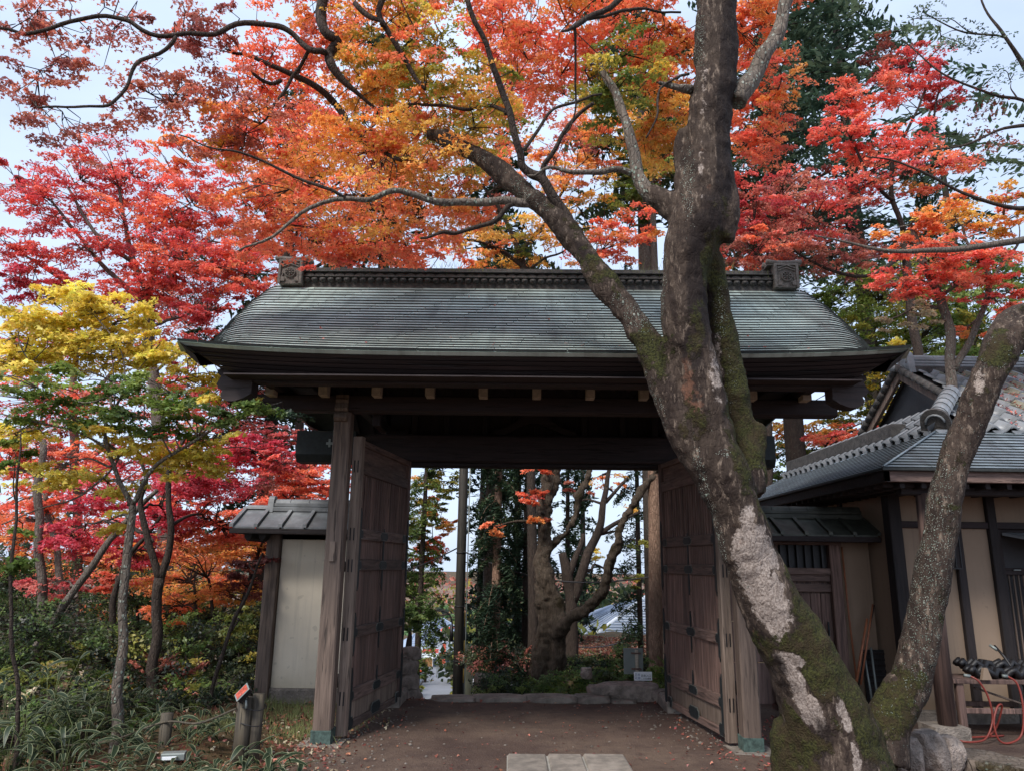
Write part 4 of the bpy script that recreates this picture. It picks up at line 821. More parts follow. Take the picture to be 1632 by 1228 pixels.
def distance():
    # utility pole and street lamp
    p = at(729, 1100, 15); zb = hz(p.x, 15)-.3; top = at(729, 735, 15).z+3
    t = empty('utility_pole', (p.x, 15, zb), 0, 'tall dark utility pole beyond the threshold beside the road', 'utility pole')
    MB().tube([(0, 0, 0), (0, 0, top-zb)], [.1, .085], 12).build('pole', M['polewood'], t)
    for y in (1052, 965, 880): z = at(729, y, 15).z-zb; MB().tube([(.1*math.cos(a), .1*math.sin(a), z) for a in np.linspace(0, 6.283, 13)], .012, 4).build('pole_band', M['black'], t)
    MB().tube([(.13, 0, 0), (.13, 0, top-zb-1)], .012, 5).build('conduit', M['greymetal'], t)
    MB().cyl((.12, -.08, at(737, 1050, 15).z-zb-.05), (.12, -.08, at(737, 1050, 15).z-zb+.1), .045, .03, 8).build('meter', M['greymetal'], t)
    l = empty('street_lamp', (p.x-.1, 14.95, at(720, 990, 15).z), 0, 'dark cobra-head street lamp bracketed to the utility pole', 'street lamp')
    a = [at(x, y, 14.95)-l.location for x, y in ((721, 1000), (720, 988), (716, 978), (708, 973), (698, 972), (690, 973))]
    MB().tube(spline(a, 4), .016, 6).build('arm', M['black'], l)
    MB().tube([at(694, 973, 14.95)-l.location, at(688, 974, 14.95)-l.location, at(680, 974.5, 14.95)-l.location, at(677, 975, 14.95)-l.location], [.02, .05, .045, .02], 8).build('lamp_head', M['black'], l)
    MB().tube([at(719.5, 995, 14.95)-l.location, at(719.5, 1021, 14.95)-l.location], .032, 8).build('ballast_case', M['black'], l)
    for (a, b, sag, lb) in (((728, 873, 15), (1060, 915, 13), .35, 'black cable swagged from the utility pole across the gateway'), ((728, 873, 15), (560, 930, 14), .1, 'black cable running left from the utility pole'), ((731, 955, 15), (1060, 985, 26), .9, 'thin slack cable low behind the cedars')):
        A, B = at(*a), at(*b); tag(MB().tube([A+(B-A)*(i/14)-Vector((0, 0, sag*math.sin(math.pi*i/14))) for i in range(15)], .013, 4).build('overhead_cable', M['black']), lb, 'cable')
    p = at(747, 1090, 17); o = MB().tube([(0, 0, -1.5), (0, 0, at(747, 1050, 17).z-hz(p.x, 17)+.3)], .085, 10).build('concrete_pole', M['greenpole']); o.location = (p.x, 17, hz(p.x, 17)); tag(o, 'short greenish pole between the utility pole and the stump', 'pole')
    p = at(737, 1090, 16.5); o = MB(); 
    for i in range(8): o.tube([(0, 0, -1+i*.28), (0, 0, -1+i*.28+.28)], .035, 8, i % 2)
    q = o.build('striped_guard', [M['black'], plain('yellow_paint', lin((206, 168, 60)), .5)]); q.location = (p.x, 16.5, p.z+.2); tag(q, 'thin black and yellow striped cable guard beside the utility pole', 'guard')
    p = at(770, 1085, 12.2); st = rock('tree_stump', (p.x, 12.2, p.z-.15), (.17, .17, .36), 50, 'bark_grey', 'grey broken stump right of the poles', 'stump')
    # white panel fence beside the road, right side
    f = empty('panel_fence', (road_x(19)+1.9, 19, 0), 0, 'white panel fence along the right side of the road', 'fence')
    for i in range(10):
        y = 19+i*2.2; z = hz(road_x(y)+1.9, y); MB().bbox(road_x(y)-road_x(19)-.03, road_x(y)-road_x(19)+.03, i*2.2, i*2.2+2.1, z+.1, z+1.6, .02).build('fence_panel', M['white'], f)
    g = empty('block_wall', (road_x(40)-1.9, 40, 0), 0, 'low pale block wall along the left side of the road', 'wall')
    for i in range(12):
        y = 40+i*4.2; z = hz(road_x(y)-2, y); MB().bbox(road_x(y)-road_x(40)-.15, road_x(y)-road_x(40)+.1, i*4.2, i*4.2+4.1, z-.6, z+1.5+.3*(i % 2), .03).build('wall_panel', M['concrete'] if i % 3 else M['white'], g)
    def house(px, py, Y, w, d, h, rh, rot, label, roofm, wallm):
        p = at(px, py, Y); t = empty('distant_house', (p.x, Y, p.z-h), rot, label, 'house')
        MB().box(-w/2, w/2, -d/2, d/2, -4, h).build('wall', wallm, t)
        e = .5; r = MB().add([(-w/2-e, -d/2-e, h), (w/2+e, -d/2-e, h), (w/2+e, d/2+e, h), (-w/2-e, d/2+e, h), (-w/2+d*.3, 0, h+rh), (w/2-d*.3, 0, h+rh)], [(0, 1, 5, 4), (1, 2, 5), (2, 3, 4, 5), (3, 0, 4), (3, 2, 1, 0)]).build('roof', roofm, t)
        for a, b in (((-w/2-e, -d/2-e, h), (-w/2+d*.3, 0, h+rh)), ((w/2+e, -d/2-e, h), (w/2-d*.3, 0, h+rh)), ((-w/2+d*.3, 0, h+rh), (w/2-d*.3, 0, h+rh))): MB().tube([a, b], .14, 5).build('ridge', roofm, r)
        n = 9
        for i in range(1, n): t_ = i/n; MB().tube([(-w/2-e+(d*.3+e)*t_, (-d/2-e)*(1-t_), h+rh*t_+.03), (w/2+e-(d*.3+e)*t_, (-d/2-e)*(1-t_), h+rh*t_+.03)], .04, 4).build('tile_course', roofm, r)
        for i in range(3):
            x = -w/2+w*(i+.5)/3; q = MB().box(x-.35, x+.35, -d/2-.06, -d/2-.01, h-1.6, h-.4).build('window', M['white'], t); MB().box(x-.3, x+.3, -d/2-.09, -d/2-.065, h-1.52, h-.48).build('pane', M['windowglass'], q)
    bl = plain('blue_grey_tiles', lin((140, 152, 172)), .4, .12, .4); bl2 = plain('pale_grey_tiles', lin((164, 170, 178)), .45, .12, .4)
    wl = plain('cream_wall', lin((216, 204, 186)), .85, .08, .4); og = plain('ochre_wall', lin((176, 130, 84)), .85, .1, .4)
    house(694, 1003, 118, 5.5, 5, 2.4, 1.6, .5, 'far cream house with blue-grey hipped roof, highest up beyond the road', bl, wl)
    house(674, 1031, 92, 5, 4.4, 2.4, 1.5, .4, 'blue-grey roofed house left of the ochre shop by the road', bl, wl)
    house(706, 1034, 86, 3.6, 4, 2.2, .7, .3, 'ochre-walled shop with low pale roof beside the road end', bl2, og)
    # big roof right of the gnarled tree
    A = at(922, 1022, 30); h = empty('tiled_house', (A.x, 30, A.z), 0, 'grey tiled hip roof of the nearer house below the bank of orange leaves', 'house')
    e0 = at(932, 1023, 30)-h.location; e1 = at(1100, 1023, 30)-h.location; r0 = at(1030, 950, 34)-h.location; r1 = r0+Vector((3, 0, 0)); l0 = at(905, 985, 38)-h.location
    rf = MB().add([e0, e1, r1, r0], [(0, 1, 2, 3)]).add([e0, r0, l0+Vector((2, 0, .6)), l0], [(0, 1, 2, 3)]).build('roof', bl2, h)
    MB().tube([e0, r0], .09, 6).build('hip_ridge', M['white'], rf)
    for i in range(1, 17):
        t_ = i/17; MB().tube([e0+(r0-e0)*t_+Vector((0, 0, .02)), e1+(r1-e1)*t_+Vector((0, 0, .02))], .022, 4).build('tile_course', bl, rf)
    for i in range(1, 12):
        t_ = i/12; MB().tube([e0+(l0-e0)*t_+Vector((0, 0, .03)), r0+(l0+Vector((2, 0, .6))-r0)*t_+Vector((0, 0, .03))], .03, 4).build('tile_course', bl, rf)
    MB().box(e0.x+.5, e1.x, .5, 5, -3, -.02).build('wall', wl, h); MB().tube([e0+Vector((0, -.05, -.06)), e1+Vector((0, -.05, -.06))], .05, 5).build('gutter', M['endgrain'], h)
    MB().tube([e0+Vector((-.04, 0, -.06)), l0+Vector((-.04, 0, -.06))], .07, 5).build('gutter', M['white'], h)
    # parked van-like kiosk tarpaulin and banners by the road
    for i, (x, y, Y, w, hh, c, lb) in enumerate(((686, 1037, 70, 1.5, .3, (170, 56, 56), 'red fabric awning by the road end'), (682, 1044, 66, 1.6, .35, (190, 194, 200), 'white tarpaulin below the red awning'), (708, 1040, 76, .35, 1.9, (206, 90, 70), 'tall orange banner beside the road'))):
        p = at(x, y, Y); t = empty(['awning', 'tarpaulin', 'banner'][i], (p.x, Y, p.z), 0, lb, ['awning', 'tarpaulin', 'banner'][i])
        g_ = 8; vs = []
        for a in range(g_+1): vs += [(-w/2+w*a/g_, 0, -hh/2+.06*math.sin(a*1.7)), (-w/2+w*a/g_, .5 if i < 2 else .03, hh/2+.04*math.sin(a*2.3))]
        MB().add(vs+[(v[0], v[1]+.04, v[2]) for v in vs], [(2*a, 2*a+2, 2*a+3, 2*a+1) for a in range(g_)]+[(2*(g_+1)+2*a, 2*(g_+1)+2*a+1, 2*(g_+1)+2*a+3, 2*(g_+1)+2*a+2) for a in range(g_)]).build('cloth', plain('cloth_%d' % i, lin(c), .8, .1), t)
        MB().tube([(w/2, .02, -3), (w/2, .02, hh/2)], .04, 5).build('pole', M['greymetal'], t)
M['polewood'] = wood('pole_wood', lin((56, 52, 44)), lin((32, 29, 26))); M['greenpole'] = plain('greenish_concrete', lin((120, 122, 100)), .85, .2, 4)
M['windowglass'] = plain('window_glass', lin((60, 70, 82)), .1, .1, 2)
distance()
# ------------------------------------------------------------------ foliage
def kite_template(lobes, w=.20, r=.42, droop=.18):
    v = [(0, 0, 0)]; q = []
    for ang, ln in lobes:
        a = math.radians(ang); k = len(v)
        v += [(r*ln*math.cos(a-w*2), r*ln*math.sin(a-w*2), .0), (ln*math.cos(a), ln*math.sin(a), -droop*ln), (r*ln*math.cos(a+w*2), r*ln*math.sin(a+w*2), .0)]
        q += [0, k, k+1, k+2]
    return np.array(v), np.array(q)
T5 = kite_template([(90, 1), (38, .88), (142, .88), (-12, .55), (192, .55)], .21, .5)
T3 = kite_template([(90, 1), (20, .85), (160, .85)], .34, .55)
T2 = kite_template([(90, 1), (205, .8)], .42, .6)
T1 = (np.array([(0, -.6, 0), (.38, 0, .02), (0, .7, -.08), (-.38, 0, .02)]), np.array([0, 1, 2, 3]))
TN = (np.array([(0, -.3, 0), (.26, .25, .0), (0, 1.2, -.14), (-.26, .25, 0)]), np.array([0, 1, 2, 3]))
def leaves(name, C, Nrm, size, cols, tpl, parent=None, mat='leaf', tang=None):
    tv, tq = tpl; n = len(C); Nrm = Nrm/np.linalg.norm(Nrm, axis=1, keepdims=True)
    r = rng.normal(size=(n, 3)) if tang is None else tang
    a = np.cross(Nrm, r); a /= np.linalg.norm(a, axis=1, keepdims=True)+1e-9; b = np.cross(Nrm, a)
    s = np.asarray(size)[:, None, None]*.5
    V = C[:, None, :]+s*(tv[None, :, 0:1]*a[:, None, :]+tv[None, :, 1:2]*b[:, None, :]+tv[None, :, 2:3]*Nrm[:, None, :])
    k = len(tv); idx = (np.arange(n)[:, None]*k+tq[None, :]).ravel()
    o = link(name, npmesh(name, V.reshape(-1, 3), 4, idx, M[mat], np.repeat(cols, k, axis=0)), parent); return o
def pal(*cs): return np.array([lin(c) for c in cs])
P = dict(
 orange=pal((240, 146, 62), (238, 160, 58), (244, 130, 68), (230, 120, 66)),
 amber=pal((236, 176, 58), (240, 184, 64), (220, 168, 54), (240, 150, 58)),
 yelgreen=pal((206, 184, 62), (172, 166, 58), (222, 190, 60), (146, 152, 54)),
 green=pal((118, 138, 56), (134, 150, 62), (98, 122, 50)),
 redor=pal((238, 110, 62), (230, 94, 66), (242, 124, 66)),
 rust=pal((184, 104, 84), (200, 112, 88), (166, 92, 84), (206, 126, 98)),
 red=pal((206, 62, 60), (218, 76, 64), (192, 54, 62), (226, 92, 68)),
 crimson=pal((208, 44, 72), (222, 50, 76), (190, 40, 66), (224, 72, 80)),
 coral=pal((238, 108, 74), (232, 92, 76), (242, 126, 84)),
 pink=pal((206, 90, 84), (196, 76, 76), (216, 106, 88)),
 yellow=pal((240, 212, 72), (230, 202, 62), (244, 222, 92), (214, 192, 60)),
 dgreen=pal((92, 114, 50), (78, 100, 46), (108, 126, 54)),
 conifer=pal((52, 70, 48), (42, 60, 44), (64, 82, 54)),
 fir=pal((84, 104, 80), (66, 88, 68), (104, 120, 92), (54, 74, 58)),
 olive=pal((120, 126, 48), (150, 146, 50), (96, 106, 42), (176, 158, 50)),
 brownred=pal((130, 62, 50), (112, 50, 46), (150, 76, 54)),
 dry=pal((188, 170, 136), (170, 148, 112), (206, 190, 156)),
 bush=pal((58, 72, 40), (46, 60, 38), (76, 84, 46), (40, 50, 34)),
 bamboo=pal((116, 150, 96), (96, 132, 84), (140, 168, 110)),
 litter=pal((176, 92, 62), (196, 116, 70), (150, 74, 56), (206, 138, 84)),
)
def crown_leaves(blobs, size, tpl_od=1.0, rs=(.28, .5), jit=.75, tilt=.28):
    """blobs: (px, py, Y, rpx, rpy, palette, od).  Sprays are flat, loosely horizontal fans of leaves."""
    CC, NN, SS, KK, sprays = [], [], [], [], []
    for b in blobs:
        px, py, Y, rx, ry, pn, od = b[:7]; dep = b[7] if len(b) > 7 else None
        c = np.array(at(px, py, Y)); k = Y*1.05/F; ax, az = rx*k, ry*k; ay = dep or max(.4, min(ax*.9, 2.2))
        area = math.pi*ax*az; sz = size; nl = int(od*tpl_od*area/(sz*sz*.075)); rsb = min(1.0, max(.25, ax*.6))
        per = 70; ns = max(3, nl//per); pcol = P[pn]
        for s in range(ns):
            u = rng.normal(size=3); u /= np.linalg.norm(u); u *= rng.random()**.36
            sc = c+u*np.array([ax, ay, az])*.96; r = rng.uniform(*rs)*rsb*1.0
            nrm = np.array([rng.normal()*tilt, rng.normal()*tilt-.1, 1.0]); nrm /= np.linalg.norm(nrm)
            t1 = np.cross(nrm, [0, 1, 0]); t1 /= np.linalg.norm(t1); t2 = np.cross(nrm, t1)
            m = int(per*rng.uniform(.6, 1.4)); rr = r*np.sqrt(rng.random(m)); th = rng.random(m)*6.283; el = rng.uniform(.5, 1)
            lob = 1+.3*np.sin(th*3+rng.random()*6)
            pts = sc+(rr*lob*np.cos(th))[:, None]*t1+(rr*lob*el*np.sin(th))[:, None]*t2+nrm*(rng.normal(size=m)*r*.10-.25*rr*rr/r)[:, None]
            base = pcol[rng.integers(len(pcol))]*rng.uniform(.8, 1.15)
            if len(b) > 8 and rng.random() < .35: base = P[b[8]][rng.integers(len(P[b[8]]))]
            col = base*(1+rng.normal(size=(m, 1))*.16)*(1+rng.normal(size=(m, 3))*.06)
            CC.append(pts); NN.append(nrm+rng.normal(size=(m, 3))*jit*.62); SS.append(sz*rng.uniform(.65, 1.25, m)); KK.append(np.clip(col, .004, .95)); sprays.append(sc)
    return np.vstack(CC), np.vstack(NN), np.concatenate(SS), np.vstack(KK), sprays
def px_path(pts, k=5):                   # (px, py, Y, halfwidth px) -> smooth 3D path with radii
    q = []
    for px, py, Y, h in pts: p = at(px, py, Y); q.append((p.x, p.y, p.z, h*Y*1.03/F))
    o = spline(q, k) if len(q) > 2 else [np.array(x) for x in q]; return [Vector(a[:3]) for a in o], [max(.003, a[3]) for a in o]
def tree(name, label, cat, trunks, blobs, size=.055, tpl=T3, barkm='bark_dark', group=None, od=1.0, limbs=True, twigs=True, sides=9, wob=.05, rs=(.28, .5), jit=.75, tilt=.28, limb_r=.03, seedlimb=None, base=None):
    allp = [px_path(t) for t in trunks]
    gn = name == 'gnarled_tree'
    b0 = allp[0][0][0]; gz = hz(b0.x, b0.y) if base is None else base
    root = empty(name, (b0.x, b0.y, min(gz, b0.z)), 0, label, cat, group); off = root.location
    for j, (pp, rr) in enumerate(allp):
        q = [p-off+Vector((mnoise.noise(p*2.1), mnoise.noise(p*2.1+Vector((9, 0, 0))), 0))*wob*(0 if i == 0 else 1) for i, p in enumerate(pp)]
        if j == 0 and pp[0].z > gz-.05: q = [Vector((q[0].x, q[0].y, min(gz, b0.z)-off.z-.3))]+q; rr = [rr[0]*1.25]+rr
        if gn:
            GN = GN if j else MB(); GN.tube(q, [r*.78*(1+.14*mnoise.noise(p*3.2)) for r, p in zip(rr, q)], 14)
            if j == len(allp)-1: link('trunk', organic(GN, .035, ((.3, .12), (.12, .08), (.06, .045)), M[barkm]), root)
            continue
        mb = MB().tube(q, [r*(1+(.28 if name == 'gnarled_tree' else .12)*mnoise.noise(p*(5 if name != 'gnarled_tree' else 3.2))) for r, p in zip(rr, q)], sides if max(rr) > .03 else 6)
        mb.build('trunk' if j == 0 else 'limb', M[barkm], root)
    if blobs:
        nodes = [(p, r) for pp, rr in allp for p, r in zip(pp, rr)]
        C, Nn, Sz, K, sprays = crown_leaves(blobs, size*1.2, od*1.7, rs, jit, tilt)
        o = leaves('crown', C-np.array(off), Nn, Sz, K, tpl, root); 
        if limbs:
            tw = MB(); ends = []
            for b in blobs:
                c = at(b[0], b[1], b[2]); best = min(nodes, key=lambda n: (n[0]-c).length+(.0 if n[0].z < c.z+.1 else .8)+(.8 if n[1] < .012 else 0))
                p0, r0 = best; L_ = (c-p0).length
                if L_ < .15: ends.append([c, c]); continue
                mid = (p0+c)/2+Vector((random.uniform(-.1, .1)*L_, random.uniform(-.1, .1)*L_, .10*L_)); r0 = min(r0*.6, limb_r*b[2]/9)
                path = [Vector(a) for a in spline([p0, mid, c+Vector((0, 0, .02))], 7)]; path = [p+Vector((mnoise.noise(p*3), mnoise.noise(p*3+Vector((5, 0, 0))), mnoise.noise(p*3+Vector((0, 5, 0)))))*.06*L_**.5 if 0 < i < len(path)-1 else p for i, p in enumerate(path)]
                n = len(path); MB().tube([p-off for p in path], [max(.004, r0*(1-.75*i/(n-1))) for i in range(n)], 6).build('branch', M[barkm], root); ends.append(path)
            if twigs:
                allpts = [p for e in ends for p in e]; A = np.array([list(p) for p in allpts]+[list(n[0]) for n in nodes if n[1] < .06])
                for sc in sprays:
                    d = np.linalg.norm(A-sc, axis=1)+np.where(A[:, 2] > sc[2]+.2, .3, 0); i = int(np.argmin(d)); p0 = Vector(A[i]); p1 = Vector(sc)
                    if (p1-p0).length > 2.6: continue
                    m1 = p0.lerp(p1, .5)+Vector((random.uniform(-.06, .06), random.uniform(-.06, .06), .05*(p1-p0).length)); r = .0035*(1+.08*p1.y)
                    tw.tube([p0-off, m1-off, p1-off], [r*1.5, r, r*.6], 3, cap=False)
                if tw.v: tag(tw.build('twigs', M[barkm], root), kind='stuff')
        tag(o, kind='stuff')
    return root
# ------------------------------------------------------------------ the leaning maple in front
def to_px(V):
    d = V-np.array([0, 0, EYE]); r = np.array(_r); u = np.array(_up); f = np.array(_f)
    z = d@f; return 816+F*(d@r)/z, 614-F*(d@u)/z
def organic(mb, vox, disp, mat):
    me = mb.mesh('tmp', mat); o = bpy.data.objects.new('tmp', me); COL.objects.link(o)
    m = o.modifiers.new('r', 'REMESH'); m.mode = 'VOXEL'; m.voxel_size = vox; m.use_smooth_shade = True
    m = o.modifiers.new('s', 'SMOOTH'); m.factor = .6; m.iterations = 5
    for sz, st in disp:
        tx = bpy.data.textures.new('n', 'CLOUDS'); tx.noise_scale = sz; tx.noise_depth = 2
        d = o.modifiers.new('d', 'DISPLACE'); d.texture = tx; d.strength = st; d.mid_level = .5; d.texture_coords = 'LOCAL'
    me2 = bpy.data.meshes.new_from_object(o.evaluated_get(bpy.context.evaluated_depsgraph_get())); bpy.data.objects.remove(o)
    me2.name = 'trunk'; me2.polygons.foreach_set('use_smooth', np.ones(len(me2.polygons), bool)); return me2
def main_trunk():
    stems = [
     [(1372, 1400, 5.75, 128), (1350, 1300, 5.75, 96), (1338, 1228, 5.72, 76), (1319, 1150, 5.68, 64), (1277, 1050, 5.6, 55), (1236, 975, 5.54, 48), (1204, 905, 5.48, 43), (1180, 835, 5.42, 41), (1162, 780, 5.38, 40), (1143, 735, 5.36, 40), (1128, 680, 5.33, 39), (1118, 622, 5.3, 37), (1108, 575, 5.28, 35), (1096, 530, 5.26, 37), (1090, 485, 5.25, 38), (1091, 440, 5.24, 39), (1098, 400, 5.22, 42), (1112, 350, 5.2, 50), (1128, 300, 5.18, 47), (1128, 250, 5.16, 42), (1130, 190, 5.14, 39), (1137, 137, 5.12, 38), (1141, 68, 5.1, 39), (1142, 0, 5.08, 36), (1142, -90, 5.05, 33), (1150, -260, 5.0, 26), (1130, -420, 5.0, 18)],
     [(1158, 800, 5.40, 34), (1124, 735, 5.36, 31), (1092, 685, 5.34, 29), (1066, 630, 5.33, 26), (1045, 575, 5.33, 25), (1022, 530, 5.34, 23.5), (990, 485, 5.36, 22.5), (950, 432, 5.4, 21), (916, 384, 5.45, 19), (870, 335, 5.5, 18), (820, 293, 5.55, 17.5), (780, 260, 5.6, 16.5), (742, 239, 5.65, 15.5), (711, 222, 5.7, 14), (682, 213, 5.72, 9)],
     [(1196, 790, 5.52, 26), (1193, 730, 5.56, 27), (1180, 680, 5.56, 24), (1171, 630, 5.54, 23), (1158, 570, 5.5, 25), (1146, 510, 5.44, 24), (1140, 455, 5.36, 24), (1128, 405, 5.28, 24), (1118, 380, 5.24, 22)],
     [(1190, 745, 5.54, 22), (1204, 700, 5.55, 19), (1210, 674, 5.55, 14)],
     [(1104, 385, 5.22, 22), (1082, 345, 5.25, 25), (1052, 318, 5.28, 19), (1030, 305, 5.3, 14)],
     [(1150, 385, 5.18, 20), (1160, 330, 5.14, 22), (1161, 292, 5.14, 16)],
     [(1088, 300, 5.2, 14), (1085, 250, 5.2, 13), (1090, 205, 5.18, 12)],
     [(1370, 1240, 5.8, 50), (1402, 1175, 5.8, 30), (1425, 1130, 5.8, 27), (1446, 1085, 5.8, 25)],
     [(1325, 1250, 5.55, 40), (1290, 1330, 5.45, 40)], [(1260, 1150, 5.75, 26), (1265, 1260, 5.8, 34), (1270, 1330, 5.8, 42)], [(1385, 1240, 5.9, 40), (1430, 1330, 6.0, 44)]]
    def remesh(mb, vox, disp):
        me = mb.mesh('tmp', M['bark_main']); o = bpy.data.objects.new('tmp', me); COL.objects.link(o)
        m = o.modifiers.new('r', 'REMESH'); m.mode = 'VOXEL'; m.voxel_size = vox; m.use_smooth_shade = True
        m = o.modifiers.new('s', 'SMOOTH'); m.factor = .6; m.iterations = 8
        for sz, st in disp:
            tx = bpy.data.textures.new('n', 'CLOUDS'); tx.noise_scale = sz; tx.noise_depth = 2
            d = o.modifiers.new('d', 'DISPLACE'); d.texture = tx; d.strength = st; d.mid_level = .5; d.texture_coords = 'LOCAL'
        dg = bpy.context.evaluated_depsgraph_get(); me2 = bpy.data.meshes.new_from_object(o.evaluated_get(dg)); bpy.data.objects.remove(o)
        me2.name = 'trunk'; me2.polygons.foreach_set('use_smooth', np.ones(len(me2.polygons), bool)); return me2
    mb = MB()
    for st in stems: pp, rr = px_path(st, 5); mb.tube(pp, [r*.96 for r in rr], 20)
    me = remesh(mb, .020, ((.35, .06), (.13, .035), (.05, .014)))
    root = empty('maple_tree', at(1350, 1300, 5.75)*1.0, 0, 'huge mossy lichen-covered maple leaning across the gate, spreading an orange crown', 'tree')
    root.location.z = 0; off = np.array(root.location)
    n = len(me.vertices); V = np.empty(n*3); me.vertices.foreach_get('co', V); V = V.reshape(-1, 3)
    Nr = np.empty(n*3); me.vertices.foreach_get('normal', Nr); Nr = Nr.reshape(-1, 3); X, Y = to_px(V)
    def ell(cx, cy, rx, ry, rot=0):
        a = math.radians(rot); dx, dy = X-cx, Y-cy; u = dx*math.cos(a)+dy*math.sin(a); v = -dx*math.sin(a)+dy*math.cos(a); return np.clip(1-((u/rx)**2+(v/ry)**2)*.5, 0, 1)
    front = np.clip(-Nr[:, 1]+.35, 0, 1)
    pale = np.maximum.reduce([ell(1216, 940, 30, 82, -24), ell(1202, 880, 32, 52, -20), ell(1266, 1078, 12, 38, -28), ell(1290, 1130, 17, 42, -30), ell(1262, 1050, 26, 10, 20), ell(1190, 830, 14, 30, 0)*.8, ell(1345, 1140, 9, 40, -20)*.75, ell(1142, 600, 12, 60, -8)*.6, ell(1122, 150, 8, 120, 0)*.45, ell(1118, 270, 8, 60, 0)*.5, ell(1145, 560, 9, 50)*.5, ell(1365, 1210, 8, 40, -10)*.7])*front
    moss = np.maximum.reduce([.62*np.clip(Nr[:, 0]*1.1+Nr[:, 2]*.4, 0, 1)*sm(430, 620, Y), ell(1250, 1010, 50, 55)*.85, ell(1330, 1060, 60, 110, -35)*.95, ell(1260, 1190, 60, 70)*.85, ell(1170, 560, 30, 200, -6)*.95, ell(1200, 700, 34, 50)*.95, ell(1300, 960, 30, 90, -32)*.9, ell(1195, 830, 24, 26)*.35, ell(1040, 560, 40, 60, -30)*.55, ell(965, 430, 50, 30, 40)*.55, ell(1105, 520, 26, 60)*.5, ell(1110, 680, 30, 50)*.5, ell(1140, 420, 20, 60)*.8, ell(900, 350, 60, 20, 45)*.35, ell(1390, 1180, 40, 40)*.8])
    moss = np.clip(moss*1.12-pale*.85, 0, 1)
    lich = np.maximum.reduce([ell(1020, 505, 34, 26, 40), ell(987, 480, 16, 14), ell(1118, 760, 10, 70, -12), ell(1140, 850, 14, 80, -15)*.95, ell(1055, 440, 9, 90)*.9, ell(1105, 360, 30, 40)*.5, ell(1150, 495, 14, 50)*.85, ell(1112, 60, 16, 90)*.9, ell(1096, 290, 16, 70)*.85, ell(840, 310, 60, 30, 40)*.75, ell(760, 245, 40, 20, 25)*.7, ell(1152, 722, 14, 10), ell(1045, 640, 12, 60, -20)*.8, ell(1180, 920, 14, 60, -20)*.6, ell(1165, 600, 16, 90)*.6, .35+0*X])
    red = np.maximum.reduce([ell(1098, 620, 16, 60, -8), ell(1110, 640, 20, 30)*.9, ell(1130, 300, 20, 80)*.6, ell(1170, 850, 26, 40)*.6, ell(1200, 1020, 30, 60)*.5])
    dark = np.maximum.reduce([ell(1158, 170, 16, 190, 2), ell(1118, 440, 26, 110), ell(1140, 330, 22, 60)*.8, ell(1105, 560, 22, 50)*.6, ell(1195, 850, 20, 30)*.5, ell(1240, 1060, 16, 80, -25)*.7, ell(1310, 1180, 30, 60)*.5, ell(930, 400, 60, 12, 45)*.6])
    for nm, a in (('pale', pale), ('moss', moss), ('lichen', lich), ('red', red*.6), ('dark', dark)):
        at_ = me.attributes.new(nm, 'FLOAT', 'POINT'); at_.data.foreach_set('value', a.astype(np.float32))
    me.vertices.foreach_set('co', (V-off).astype(np.float32).ravel()); me.update(); me.materials.clear(); me.materials.append(M['bark_main'])
    link('trunk', me, root)
